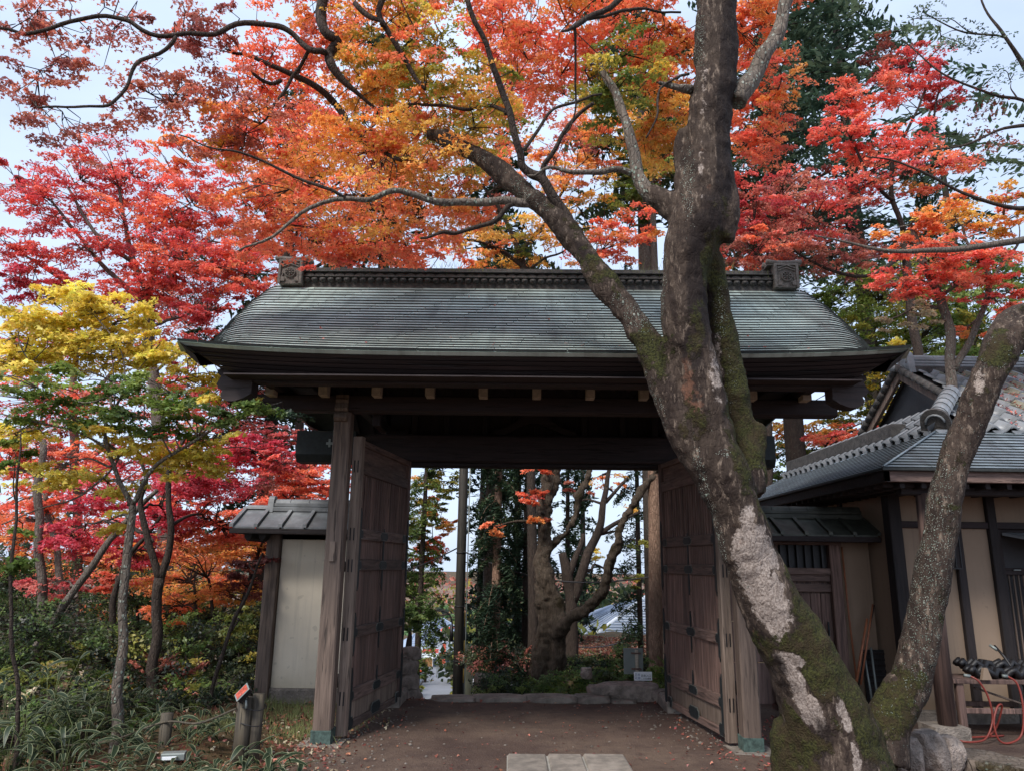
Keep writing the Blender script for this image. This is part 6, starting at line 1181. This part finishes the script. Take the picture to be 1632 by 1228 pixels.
    tree('bare_tree', 'dark forked bare tree just right of the gnarled trunk', 'tree',
     [[(911, 1080, 14.5, 11), (911, 1000, 14.5, 10), (905, 920, 14.5, 8), (898, 880, 14.5, 6)], [(911, 960, 14.5, 8), (935, 890, 14.5, 7), (955, 840, 14.5, 6), (965, 780, 14.5, 4), (972, 740, 14.5, 3)], [(905, 920, 14.5, 6), (925, 870, 14.5, 4.5), (930, 850, 14.5, 3)], [(955, 850, 14.5, 4), (985, 830, 14.5, 3), (1020, 815, 14.5, 2)], [(965, 800, 14.5, 3), (1000, 760, 14.5, 2)]],
     [(990, 790, 15, 50, 40, 'amber', .12), (960, 760, 15, 50, 30, 'amber', .10), (940, 880, 15, 20, 16, 'yellow', .5), (1000, 860, 15, 40, 20, 'olive', .14), (920, 800, 15, 30, 40, 'rust', .1), (1010, 920, 16, 30, 16, 'olive', .5)], .085, T2, 'bark_dark', od=.9, limb_r=.02)
    # right side
    tree('maple_tree', 'tall red maple above the right end of the gate roof', 'tree',
     [[(1500, 1000, 13, 9), (1490, 800, 13, 8.5), (1470, 620, 13, 8), (1450, 470, 13, 7), (1440, 370, 13, 6)], [(1440, 370, 13, 5), (1425, 320, 12.8, 4), (1420, 260, 12.6, 3.5), (1450, 200, 12.6, 2.4), (1480, 130, 12.6, 1.6)], [(1425, 320, 12.8, 3.5), (1390, 290, 12.6, 3), (1360, 230, 12.6, 2), (1340, 180, 12.6, 1.5)], [(1430, 290, 12.8, 3), (1480, 220, 12.6, 2), (1500, 120, 12.6, 1.5)], [(1450, 400, 13, 4), (1380, 440, 12.6, 3), (1300, 420, 12.4, 2.2), (1240, 380, 12.4, 1.5)]],
     [(1380, 150, 12.6, 70, 40, 'coral', .75), (1450, 110, 12.6, 70, 35, 'red', .75), (1340, 215, 12.6, 60, 30, 'coral', .9), (1420, 230, 12.6, 80, 30, 'coral', .85), (1480, 270, 12.5, 70, 25, 'coral', .9, 1.2, 'orange'), (1380, 290, 12.5, 80, 22, 'coral', 1.0, 1.2, 'red'), (1240, 320, 12.3, 80, 30, 'rust', .8, 1.2, 'red'), (1200, 400, 12.3, 60, 25, 'rust', .8, 1.2, 'redor'), (1300, 350, 12.3, 80, 30, 'rust', .8, 1.2, 'red'), (1260, 400, 12.3, 60, 22, 'rust', .8), (1180, 350, 12.3, 50, 30, 'red', .7), (1500, 160, 12.6, 50, 35, 'red', .6), (1350, 400, 12.3, 60, 30, 'rust', .5), (1420, 90, 12.8, 60, 30, 'brownred', .5), (1500, 100, 12.8, 30, 20, 'red', .5)], .075, T2, 'bark_dark', od=1.1, tilt=.2)
    tree('maple_tree', 'coral and amber maple rising beside the hall roof', 'tree',
     [[(1540, 900, 9.5, 9), (1525, 700, 9.5, 8.5), (1515, 590, 9.5, 8), (1505, 490, 9.5, 7), (1470, 415, 9.5, 6), (1455, 360, 9.5, 4)], [(1520, 590, 9.5, 6), (1550, 530, 9.4, 5), (1575, 470, 9.3, 4.5), (1570, 420, 9.2, 3.5), (1545, 390, 9.2, 2.5), (1530, 360, 9.2, 2)], [(1575, 460, 9.3, 3.5), (1595, 420, 9.2, 3), (1620, 390, 9.2, 2)], [(1670, 375, 8, 7), (1600, 388, 8, 5.5), (1540, 396, 8, 5), (1460, 400, 8, 4), (1400, 398, 8, 3), (1350, 385, 8, 2), (1300, 375, 8, 1.2)]],
     [(1520, 340, 9.2, 80, 22, 'amber', 1.1, 1.0, 'orange'), (1600, 350, 9.0, 50, 22, 'amber', 1.1), (1450, 360, 9.4, 60, 18, 'orange', 1.0), (1480, 420, 9.2, 80, 22, 'coral', 1.2, 1.0, 'redor'), (1560, 420, 9.0, 80, 22, 'coral', 1.2), (1440, 450, 9.4, 50, 24, 'coral', 1.1), (1540, 455, 9.2, 70, 14, 'coral', 1.1), (1610, 470, 9.0, 50, 14, 'coral', 1.0), (1470, 500, 9.6, 40, 18, 'dry', .7), (1600, 500, 9.8, 40, 22, 'redor', .8), (1540, 530, 10, 30, 16, 'orange', .7), (1440, 390, 9.4, 50, 14, 'orange', .8), (1420, 510, 10, 30, 16, 'dry', .5), (1620, 310, 9.4, 40, 12, 'amber', .6)], .062, T3, 'bark_grey', od=1.05, tilt=.15)
    for i, (px, Y, lb, bl) in enumerate(((1400, 18, 'yellow-green tree behind the right end of the gate eave', [(1400, 480, 17.5, 90, 60, 'olive', 1.0, 2.2, 'green'), (1350, 540, 17.5, 60, 50, 'green', 1.0, 2.2, 'olive'), (1420, 600, 17, 60, 60, 'olive', 1.0, 2.2, 'yellow'), (1390, 660, 17, 60, 40, 'olive', 1.0, 2, 'yellow'), (1340, 690, 17, 50, 30, 'amber', .9), (1470, 540, 17.5, 60, 60, 'green', 1.1, 2, 'olive'), (1300, 480, 17.5, 50, 40, 'green', .7)]),
                                          (1560, 17, 'green tree behind the hall roof at the right', [(1560, 520, 16.5, 80, 60, 'green', 1.0, 2, 'olive'), (1520, 600, 16, 80, 40, 'green', 1.0, 2), (1620, 560, 16, 60, 60, 'green', 1.0, 2, 'redor'), (1580, 440, 17, 80, 40, 'green', .8)]),
                                          (1262, 20, 'loose yellow tree seen under the right end of the gate eave', [(1240, 690, 19, 40, 35, 'amber', .7), (1270, 720, 19, 60, 35, 'olive', .9, 2, 'green'), (1240, 760, 19, 40, 30, 'green', .9), (1300, 690, 19, 50, 30, 'amber', .7)]))):
        tree('maple_tree', lb, 'tree', [[(px, 1010, Y, 9), (px+8, 800, Y, 8), (px-5, 600, Y, 5)]], bl, .12, T1, 'bark_grey', od=1.5, limb_r=.05)
    tree('maple_tree', 'low coral maple bough peeping over the hall eave', 'tree', [[(1290, 1000, 15, 6), (1300, 800, 15, 5), (1310, 720, 15, 3.5)]], [(1330, 697, 14.5, 50, 10, 'coral', 1.4, .8), (1370, 685, 14.5, 40, 10, 'coral', 1.3, .8)], .07, T3, 'bark_dark')
    o = px_path([(1296, 1000, 16.5, 15), (1296, 800, 16.5, 14), (1292, 660, 16.5, 14), (1285, 420, 16.5, 13)], 3)
    tree('bare_tree', 'leafless twiggy tree against the sky at the upper right corner', 'tree',
     [[(1700, 700, 8.5, 14), (1690, 450, 8.5, 12), (1672, 250, 8.5, 9), (1640, 120, 8.5, 5), (1600, 60, 8.4, 3), (1575, 20, 8.4, 2), (1560, -30, 8.4, 1.5)], [(1680, 330, 8.5, 5), (1600, 330, 8.3, 3.4), (1520, 300, 8.2, 2.6), (1430, 260, 8.2, 1.8), (1380, 250, 8.2, 1.2)], [(1672, 250, 8.5, 5), (1640, 170, 8.4, 3), (1580, 150, 8.3, 2.4), (1500, 120, 8.3, 1.6), (1440, 60, 8.3, 1)], [(1660, 200, 8.4, 4), (1600, 205, 8.3, 2.6), (1540, 230, 8.3, 2), (1480, 240, 8.3, 1.2)], [(1600, 60, 8.4, 2), (1540, 50, 8.4, 1.6), (1470, 20, 8.4, 1)]],
     [(1560, 60, 8.4, 70, 50, 'fir', .07), (1610, 130, 8.4, 40, 60, 'fir', .07), (1500, 60, 8.4, 60, 50, 'fir', .06), (1600, 220, 8.4, 50, 30, 'brownred', .06), (1540, 150, 8.4, 70, 40, 'brownred', .06), (1450, 30, 8.4, 50, 30, 'fir', .05)], .05, T2, 'bark_dark', od=1.0, limb_r=.012, rs=(.7, 1.2))
    tree('broad_tree', 'bamboo grove of pale green across the valley, left of the utility pole', 'grove', [[(700, 1050, 150, 4), (700, 980, 150, 3)]], [(700, 985, 150, 60, 36, 'bamboo', 1.3, 9), (640, 985, 150, 60, 40, 'bamboo', 1.2, 9), (760, 990, 155, 60, 30, 'bamboo', 1.2, 9), (820, 1000, 160, 60, 30, 'olive', 1.0, 9), (560, 990, 150, 60, 36, 'green', 1.0, 9)], 1.1, T1, 'bark_dark', od=.8, twigs=False)
    tree('maple_tree', 'small orange tree between the two distant houses', 'tree', [[(710, 1030, 105, 2), (710, 1010, 105, 1.5)]], [(712, 1006, 104, 26, 9, 'redor', 1.0, 3)], .7, T1, 'bark_dark', twigs=False)
    tree('shrub', 'small green shrub in front of the distant wall', 'shrub', [[(678, 1075, 60, 2), (678, 1062, 60, 1.5)]], [(678, 1064, 58, 15, 13, 'bush', 1.2, 1.2, 'bamboo'), (660, 1050, 60, 12, 10, 'fir', 1.2, 1.2)], .32, T1, 'bark_dark', twigs=False)
    tree('shrub', 'yellow and orange shrub at the left edge of the road', 'shrub', [[(668, 1105, 36, 2), (668, 1095, 36, 1.5)]], [(672, 1090, 34, 12, 14, 'olive', 1.2, .8, 'yellow'), (658, 1070, 34, 10, 12, 'redor', 1.0, .8)], .2, T1, 'bark_dark', twigs=False)
    tree('broad_tree', 'dark broadleaf tree beyond the road on the left of the gateway', 'tree', [[(655, 1110, 22, 6), (650, 1050, 22, 5)]], [(640, 985, 21, 26, 28, 'dgreen', 1.3), (660, 945, 21, 28, 26, 'green', 1.2)], .13, T1, 'bark_dark')
M['bark_main2'] = bark('gnarled_bark', lin((104, 90, 76)), lin((46, 38, 32)), .12, .4, 1.6)
trees_left(); trees_back()
def more_trees():
    tree('maple_tree', 'amber and orange maple rising behind the middle of the gate ridge', 'tree',
     [[(850, 1000, 14, 8), (845, 700, 14, 7), (838, 480, 14, 6), (832, 400, 14, 5)], [(832, 410, 14, 4.5), (800, 340, 13.8, 3.5), (770, 300, 13.6, 2)], [(832, 400, 14, 4), (880, 340, 13.8, 3), (905, 290, 13.8, 2)], [(842, 430, 14, 4), (780, 390, 13.8, 3), (720, 380, 13.6, 2)]],
     [(850, 390, 13.8, 80, 32, 'amber', 1.0, 1.8, 'olive'), (760, 400, 13.8, 70, 26, 'amber', 1.0, 1.6, 'orange'), (920, 330, 14, 70, 40, 'amber', .8, 1.8, 'olive'), (1000, 370, 13.6, 60, 26, 'redor', 1.3, 1.4, 'orange'), (960, 400, 13.6, 70, 18, 'redor', 1.3, 1.4, 'orange'), (880, 250, 14, 80, 40, 'orange', .7, 1.8, 'rust'), (700, 410, 14, 60, 18, 'redor', 1.0, 1.4), (960, 230, 14, 60, 60, 'orange', .9, 1.8, 'amber'), (790, 300, 14, 70, 40, 'rust', .7, 1.8, 'orange')], .085, T2, 'bark_dark', od=.9, tilt=.18)
    tree('maple_tree', 'green and yellow maple behind the leaning trunk, left of the straight fir', 'tree',
     [[(1060, 1000, 15, 8), (1050, 600, 15, 7), (1040, 330, 15, 5)]], [(1020, 300, 14.5, 50, 40, 'green', 1.1, 1.6, 'olive'), (1060, 230, 14.5, 60, 50, 'olive', 1.0, 1.6, 'orange'), (1010, 250, 14.5, 40, 30, 'dgreen', 1.0, 1.4), (1170, 300, 15, 60, 30, 'conifer', 1.2, 1.6), (1230, 270, 15, 50, 30, 'conifer', 1.1, 1.6)], .08, T2, 'bark_grey', od=1.1)
    tree('maple_tree', 'far red and pink maple filling the gap behind the yellow leaves', 'tree',
     [[(120, 1010, 18, 7), (124, 800, 18, 6.5), (116, 650, 18, 6), (122, 560, 18, 4)], [(118, 660, 18, 4), (180, 590, 18, 3), (210, 540, 18, 2)]],
     [(60, 640, 18, 120, 40, 'red', 1.0, 2.5, 'redor'), (220, 640, 18, 100, 36, 'rust', .9, 2.5, 'redor'), (100, 740, 18, 120, 36, 'redor', 1.1, 2.5, 'coral'), (260, 740, 18, 100, 36, 'crimson', 1.0, 2.5, 'redor'), (40, 560, 18, 80, 30, 'pink', .9, 2, 'red'), (170, 540, 18, 70, 30, 'red', .9, 2), (60, 830, 18, 100, 34, 'redor', 1.2, 2.4, 'orange'), (200, 850, 18, 100, 30, 'coral', 1.1, 2.4, 'redor'), (350, 700, 18, 90, 40, 'rust', .8, 2.4, 'redor'), (420, 620, 17, 60, 40, 'pink', .8, 2, 'rust'), (300, 520, 18, 90, 40, 'rust', 1.1, 2.2, 'red'), (370, 560, 18, 70, 40, 'bush', 1.2, 2, 'rust'), (250, 470, 18, 80, 40, 'rust', .8, 2, 'redor'), (330, 440, 18, 80, 50, 'bush', 1.0, 2, 'red'), (20, 500, 18, 60, 40, 'pink', .7, 2)], .12, T1, 'bark_grey', od=1.0, tilt=.18)
    tree('maple_tree', 'far orange maple glowing low behind the grove', 'tree', [[(300, 1040, 19, 7), (305, 900, 19, 6)]], [(300, 880, 18.5, 120, 34, 'orange', 1.2, 2.5, 'amber'), (400, 850, 18.5, 90, 34, 'orange', 1.2, 2.4, 'redor'), (180, 900, 18.5, 90, 30, 'orange', 1.0, 2.4, 'coral'), (420, 930, 18.5, 60, 30, 'amber', .8, 2), (60, 900, 18.5, 90, 30, 'redor', 1.0, 2.4, 'orange'), (250, 960, 18.5, 80, 24, 'olive', 1.0, 2, 'orange')], .12, T1, 'bark_dark', od=1.0, tilt=.18)
    tree('maple_tree', 'tall orange maple behind the red one, against the sky above the left eave', 'tree', [[(480, 1020, 16, 7), (478, 700, 16, 7), (470, 480, 16, 6), (460, 330, 16, 4)]],
     [(470, 260, 16, 90, 50, 'orange', .9, 2, 'redor'), (400, 200, 16, 80, 50, 'redor', .7, 2, 'rust'), (540, 200, 16, 90, 60, 'redor', .8, 2, 'orange'), (500, 340, 16, 90, 40, 'orange', 1.0, 2, 'redor'), (640, 280, 16, 90, 60, 'orange', .9, 2, 'amber'), (600, 400, 15.5, 90, 24, 'redor', 1.1, 2, 'orange'), (720, 200, 16.5, 100, 70, 'orange', .8, 2, 'olive'), (840, 140, 16.5, 100, 70, 'redor', .8, 2, 'orange')], .11, T1, 'bark_dark', od=.95, tilt=.2)
    tree('maple_tree', 'rust coloured maple filling the gap between the fir and red maple at the right', 'tree', [[(1230, 1000, 15, 6), (1225, 600, 15, 5), (1220, 440, 15, 4)]],
     [(1200, 380, 14.5, 70, 36, 'rust', 1.1, 1.8, 'red'), (1250, 330, 14.5, 60, 36, 'rust', 1.0, 1.8, 'redor'), (1330, 410, 15, 60, 34, 'rust', .7, 1.8, 'conifer'), (1190, 310, 14.5, 50, 26, 'red', .9, 1.6)], .08, T2, 'bark_dark', od=1.1)
more_trees()
def undergrowth():
    # shrubs: dense bushes down the left bank, under the far trees, behind the grove
    sh = [(60, 1010, 9.5, 110, 50, 'bush', 'dgreen', 'broad dark green shrub at the far left of the bank'), (180, 1050, 10, 80, 50, 'bush', 'olive', 'dark shrub behind the pale lichen-spotted trunk'), (300, 1040, 10.5, 70, 55, 'bush', 'dgreen', 'dense green shrub behind the dark forked trunk'), (385, 1040, 11, 50, 45, 'bush', 'olive', 'olive shrub beside the end post of the plaster wall'),
          (120, 1130, 8, 120, 50, 'bush', 'dgreen', 'low dark shrub at the foot of the slanting trunk'), (270, 1130, 8.6, 80, 45, 'bush', 'green', 'low leafy shrub behind the log stub'), (360, 1110, 9.4, 60, 35, 'bush', 'olive', 'low twiggy shrub behind the floodlight'), (20, 930, 13, 80, 60, 'bush', 'dgreen', 'tall dark shrub at the back left'), (220, 960, 14, 90, 50, 'bush', 'dgreen', 'dark shrub under the crimson leaves'), (340, 985, 14, 80, 50, 'bush', 'olive', 'dark shrub under the orange layers'), (420, 1000, 14.5, 50, 50, 'bush', 'olive', 'shrub right behind the plaster wall'), (30, 1180, 6.8, 80, 40, 'bush', 'dgreen', 'dark tangle at the bottom left corner'), (-120, 1060, 9, 110, 60, 'bush', 'dgreen', 'shrub just past the left edge of the frame'), (250, 1075, 9.8, 60, 30, 'rust', 'olive', 'rusty brown thin shrub between the two foremost maples'), (70, 1085, 8.6, 70, 26, 'olive', 'dry', 'dry yellowish shrub at the left under the slanting trunk')]
    for px, py, Y, rx, ry, p1, p2, lb in sh:
        tree('shrub', lb, 'shrub', [[(px, py+ry, Y, 3), (px, py, Y, 2)]], [(px, py, Y, rx*1.1, ry*1.1, p1, 1.7, 1.0, p2)], .062, T1, 'bark_dark', group='shrubs on the left bank', od=.68, limb_r=.014, tilt=.5, rs=(.25, .5))
    # ferns and bushes below the gnarled tree
    for i, (px, py, Y, rx, ry, pn, p2, lb) in enumerate(((800, 1095, 11.2, 42, 18, 'bush', 'dgreen', 'dark low bush left of the gnarled trunk'), (905, 1092, 11.3, 36, 16, 'dgreen', 'green', 'ferns right of the gnarled trunk'), (960, 1080, 11.8, 36, 16, 'dgreen', 'bush', 'bush behind the long brown rock'), (1005, 1062, 12.5, 40, 20, 'bush', 'dgreen', 'dark bush behind the notice board'), (1052, 1080, 10.6, 16, 22, 'green', 'dgreen', 'light green bush beside the right main pillar'), (930, 1062, 13.5, 40, 14, 'bush', 'dgreen', 'bush at the foot of the bank of orange leaves'), (800, 1050, 14, 50, 18, 'bush', 'rust', 'shaded bush under the cedars'), (855, 1098, 11, 20, 10, 'green', 'dgreen', 'bright fern at the foot of the gnarled trunk'))):
        tree('shrub', lb, 'shrub', [[(px, py+ry, Y, 2.5), (px, py, Y, 1.5)]], [(px, py-3, Y, rx*1.25, ry*1.2, pn, 2.2, .5, p2)], .05, T1, 'bark_dark', limb_r=.008, tilt=.5, rs=(.25, .5), twigs=False)
    # far wooded mass closing the view behind the grove and behind the hall
    C, Nn, Sz, K = [], [], [], []
    for (x0, x1, Y, z0, z1, pn, n) in ((-34, -4.5, 27, -5, 4.5, 'bush', 9000), (-40, -10, 36, -6, 8.5, 'conifer', 6000), (2.5, 11, 42, -4, 1.6, 'bush', 2500), (-3.2, 4, 48, -6, -1.6, 'olive', 1600), (-1.0, 5, 33, -4, -.4, 'bush', 1800), (-40, -8, 55, -10, 1, 'bush', 2500), (-3, 12, 75, -11, -1.5, 'bush', 1800), (-90, 110, 400, -34, 5, 'rust', 3000), (-90, 110, 370, -34, 0, 'olive', 2500), (-90, 110, 350, -34, -4, 'bush', 2500), (-70, 70, 210, -24, -7, 'bush', 2500), (-2, 4, 30, -3, .2, 'olive', 900), (10, 40, 30, -3, 8, 'green', 6000), (-5, 3, 60, -7, -2.0, 'bush', 900)):
        x = rng.uniform(x0, x1, n); top = np.array([mnoise.noise(Vector((a*.35, Y, 0)))*.5+mnoise.noise(Vector((a*1.1, Y, 3)))*.25 for a in x]); z = z0+(z1-z0)*(rng.random(n))*(.75+top*.5); y = Y+rng.normal(size=n)*1.3
        C.append(np.c_[x, y, z]); Nn.append(rng.normal(size=(n, 3))+[0, 0, .8]); Sz.append(rng.uniform(.3, .6, n)*min(Y, 230)/27); K.append(np.clip(P[pn][rng.integers(len(P[pn]), size=n)]*rng.uniform(.6, 1.3, (n, 1)), .004, .9))
    o = leaves('distant_woods', np.vstack(C), np.vstack(Nn), np.concatenate(Sz), np.vstack(K), T1); tag(o, 'dark far-off woods closing the view between the trunks', 'woods', kind='stuff')
undergrowth()
def sasa():
    def blade(L_, w_, bend):
        n = 6; V = []; K = []; g = np.array(lin((56, 72, 48))); e = np.array(lin((146, 150, 112)))
        for i in range(n+1):
            t = i/n; ww = w_*math.sin(math.pi*min(1, t*.92+.06))**.7*(1 if t < .99 else .05); z = bend*(math.sin(t*1.9)*.42)-bend*t*t*.75
            for u, c in ((-1, e), (-.80, e), (-.78, g), (0, g*.8), (.78, g), (.80, e), (1, e)): V.append((u*ww*.5, L_*t, z*L_+abs(u)*ww*.13)); K.append(c)
        idx = []
        for i in range(n):
            for j in range(6): idx += [i*7+j, i*7+j+1, (i+1)*7+j+1, (i+1)*7+j]
        return np.array(V), np.array(idx), np.array(K)
    B = [blade(.22, .042, .5), blade(.19, .036, .9), blade(.25, .04, .25), blade(.16, .036, .7)]
    meshes = [npmesh('blade', V, 4, i, M['leaf'], K) for V, i, K in B]
    spots = [(430, 1195, 6.0, 7, .2), (400, 1225, 5.7, 7, .18), (350, 1220, 6.0, 6, .15), (470, 1222, 6.1, 5, .1), (300, 1185, 6.7, 6, .2), (330, 1160, 7.0, 6, .25), (240, 1130, 7.0, 6, .35), (140, 1130, 6.6, 7, .45), (60, 1120, 6.4, 8, .5), (20, 1150, 6.0, 7, .4), (110, 1165, 6.2, 7, .35), (200, 1195, 6.2, 7, .25), (90, 1060, 7.2, 8, .6), (170, 1080, 7.4, 6, .5), (20, 1080, 7.0, 7, .55), (150, 1215, 5.6, 6, .15), (50, 1215, 5.5, 7, .2), (290, 1222, 6.0, 6, .1), (215, 1160, 6.9, 6, .3), (120, 1100, 7.0, 6, .4)]
    desc = ['nearest the copper-shod pillar', 'in front of the bound log post', 'left of the bound log post', 'lowest beside the pillar foot', 'by the rope left of the floodlight', 'behind the sagging rope', 'right of the pale lichen-spotted trunk', 'left of the pale lichen-spotted trunk', 'tallest at the far left', 'at the left edge', 'below the tallest clump at the left', 'at the foot of the pale lichen-spotted trunk', 'highest up the bank at the left', 'just behind the pale lichen-spotted trunk', 'at the left edge, higher up', 'bottom left, beside the pale trunk foot', 'in the bottom left corner', 'over the low grey box light', 'behind the log stub', 'middle of the left bank']
    for (px, py, Y, ns, h), ds in zip(spots, desc):
        p = at(px, py, Y); gz = min(hz(p.x, Y), p.z); root = empty('bamboo_grass', (p.x, Y, gz), 0, 'clump of white-edged bamboo grass '+ds, 'bamboo grass', 'white-edged bamboo grass on the left bank')
        hh = max(h*.6, p.z-gz); st = MB(); k = 0
        for s in range(ns):
            a = random.random()*6.283; rr = random.uniform(.02, .2); top = Vector((math.cos(a)*rr*1.6, math.sin(a)*rr*1.6, hh*random.uniform(.6, 1.1))); st.tube([(math.cos(a)*rr*.4, math.sin(a)*rr*.4, -.05), top*.5+Vector((0, 0, hh*.15)), top], [.004, .003, .002], 4)
            for j in range(random.randint(2, 3)):
                if k >= 17: break
                o = link('blade', random.choice(meshes), root); o.location = top+Vector((0, 0, -.03*j)); o.rotation_euler = (random.uniform(-.15, .5), random.uniform(-.4, .4), random.random()*6.283); sc = random.uniform(.8, 1.25); o.scale = (sc, sc, sc); k += 1
        st.build('stems', M['bush_stem'], root)
    # looser bamboo grass all down the bank, past what can be picked apart
    VV, II, KK_ = [], [], []; b = 0
    for i in range(1000):
        x = rng.uniform(-8, -2.35); y = rng.uniform(5.2, 12)
        if x > -2.75 and y > 6.7: continue
        V, idx, K = B[i % 4]; V = V*rng.uniform(.6, 1.1); a = rng.random()*6.283; ti = rng.uniform(-.2, .6); ca, sa = math.cos(a), math.sin(a); R1 = np.array([[1, 0, 0], [0, math.cos(ti), -math.sin(ti)], [0, math.sin(ti), math.cos(ti)]]); R2 = np.array([[ca, -sa, 0], [sa, ca, 0], [0, 0, 1]])
        z = hz(x, y)+rng.uniform(.02, .38)*float(sm(-2.5, -4.5, x)+.25); VV.append(V@R1.T@R2.T+np.array([x, y, z])); II.append(idx+b); KK_.append(K*rng.uniform(.6, 1.1)); b += len(V)
    o = link('bank_foliage', npmesh('bank_foliage', np.vstack(VV), 4, np.concatenate(II), M['leaf'], np.vstack(KK_))); tag(o, 'carpet of white-edged bamboo grass covering the left bank', 'ground cover', kind='stuff')
M['bush_stem'] = plain('green_stem', lin((96, 104, 60)), .7, .2, 10)
sasa()
def litter():
    def scat(name, label, n, fx, pals, size, tpl=T3, jit=.35, lift=.008):
        Pn = np.array([fx() for _ in range(n)]); K = np.array([P[pals[int(rng.integers(len(pals)))]][int(rng.integers(4)) % 4 if True else 0] if len(P[pals[0]]) >= 4 else P[pals[0]][0] for _ in range(n)]) if False else np.vstack([P[p][rng.integers(len(P[p]))][None] for p in rng.choice(pals, n)])
        K = np.clip(K*rng.uniform(.4, .9, (n, 1)), .004, .9); Pn[:, 2] += lift+rng.random(n)*.012
        o = leaves(name, Pn, np.array([0, 0, 1.])+rng.normal(size=(n, 3))*jit, rng.uniform(.6, 1.2, n)*size, K, tpl, None, 'fleaf'); tag(o, label, 'fallen leaves', kind='stuff')
    def path():
        x, y = rng.uniform(-2.2, 3.6), rng.uniform(5.2, 9.5); return (x, y, hz(x, y))
    scat('path_leaves', 'scattered fallen leaves on the bare earth path', 650, path, ['rust', 'brownred', 'litter', 'brownred', 'rust'], .042)
    def pathL():
        x, y = rng.normal(-1.85, .28), rng.uniform(5.2, 9.2); return (x, y, hz(x, y))
    scat('drifted_leaves', 'brown leaves drifted along the foot of the left leaf', 1900, pathL, ['rust', 'brownred', 'litter', 'dry'], .05, jit=.6)
    def bank():
        x, y = rng.uniform(-9, -2.1), rng.uniform(5.2, 13); return (x, y, hz(x, y))
    scat('bank_leaves', 'brown leaf litter between the bamboo grass', 9000, bank, ['rust', 'brownred', 'litter', 'bush', 'dry', 'bush'], .06, jit=.7)
    def trunkfoot():
        x, y = rng.normal(2.6, .5), rng.uniform(5.4, 8.8); return (x, y, hz(x, y))
    scat('dark_leaves', 'dark red leaves round the foot of the leaning maple', 700, trunkfoot, ['rust', 'brownred', 'red'], .05)
    def slope():
        y = rng.uniform(13, 27); x = rng.uniform(.8+.03*y, .19*y+1.6); return (x, y, hz(x, y))
    scat('slope_leaves', 'bank of orange fallen leaves in front of the tiled house', 22000, slope, ['litter', 'dry', 'litter', 'rust'], .14, T1, jit=.6, lift=.01)
    def thr():
        x = rng.uniform(-1.2, 2.2); y = rng.uniform(9.4, 12); return (x, y, hz(x, y))
    scat('threshold_leaves', 'leaf litter behind the kerb stones', 1500, thr, ['rust', 'litter', 'brownred'], .06)
    def hroof():
        y = rng.uniform(8.55, 10.2); x = min(8.5, abs(rng.normal(0, .9))+5.9+.3*(y-8.5)); t = (y-8.5)/(10.35-8.5); return (x, y, 3.16+t*1.2+.05)
    scat('hall_roof_leaves', 'red maple leaves lying on the hall pantiles', 1500, hroof, ['coral', 'red', 'pink'], .05, jit=.4)
    def groof():
        x = rng.uniform(-2.2, 2.6); t = rng.random()**2; p = roof_pt(x, t); return (p[0]+GX, p[1]+GY, p[2]+.02)
    scat('gate_roof_leaves', 'a few red leaves caught on the copper shingles', 26, groof, ['red', 'coral', 'rust'], .05)
    V, I = [], []; b = 0; bm = bmesh.new(); bmesh.ops.create_icosphere(bm, subdivisions=1, radius=1); bv = np.array([v.co[:] for v in bm.verts]); bf = np.array([[v.index for v in f.verts] for f in bm.faces]); bm.free()
    for i in range(600):
        m_ = random.random()
        if m_ < .4: x, y = random.gauss(-1.45, .3), random.uniform(6.2, 9.2)
        elif m_ < .75: x, y = random.gauss(1.95, .3), random.uniform(7.2, 9.3)
        else: x, y = random.uniform(-2, 3.4), random.uniform(5.3, 9.4)
        r = random.uniform(.004, .013)*(1.8 if random.random() < .05 else 1); V.append(bv*np.array([r*random.uniform(.8, 1.6), r*random.uniform(.8, 1.6), r*.7])*(1+rng.normal(size=(len(bv), 1))*.12)+np.array([x, y, hz(x, y)+r*.3])); I.append((bf+b).ravel()); b += len(bv)
    o = link('gravel', npmesh('gravel', np.vstack(V), 3, np.concatenate(I), M['stone'])); tag(o, 'loose gravel and pebbles along the foot of both open door leaves', 'gravel', kind='stuff')
    # grass tufts on the ridge and by the pillar foot
    mb = MB()
    for i in range(260):
        x = random.choice([-2.2, -.9, .3, .9, 1.5, 2.2])+random.gauss(0, .3); a = random.uniform(-.6, .6); L_ = random.uniform(.05, .16); q = Vector((x, .88+random.uniform(-.02, .05), 4.95+random.uniform(-.1, .03)))
        mb.add([q, q+Vector((.005, 0, 0)), q+Vector((a*L_, -.02, L_))], [(0, 1, 2)])
    tag(mb.build('ridge_grass', M['grass'], gate), kind='stuff')
    mb = MB()
    for i in range(1500):
        x, y = random.choice([(-2.55, 8.95), (-2.2, 8.6), (-1.75, 8.2), (-2.75, 8.0), (-1.9, 7.6)]); x += random.gauss(0, .17); y += random.gauss(0, .2); a, b = random.uniform(-.6, .6), random.uniform(-.6, .6); L_ = random.uniform(.03, .14); q = Vector((x, y, hz(x, y)))
        mb.add([q, q+Vector((.006, 0, 0)), q+Vector((a*L_, b*L_, L_))], [(0, 1, 2)])
    tag(mb.build('grass', M['grass']), 'short weeds at the foot of the left pillar and wall', 'grass', kind='stuff')
M['grass'] = plain('grass_blades', lin((98, 104, 58)), .8, .3, 8)
litter()
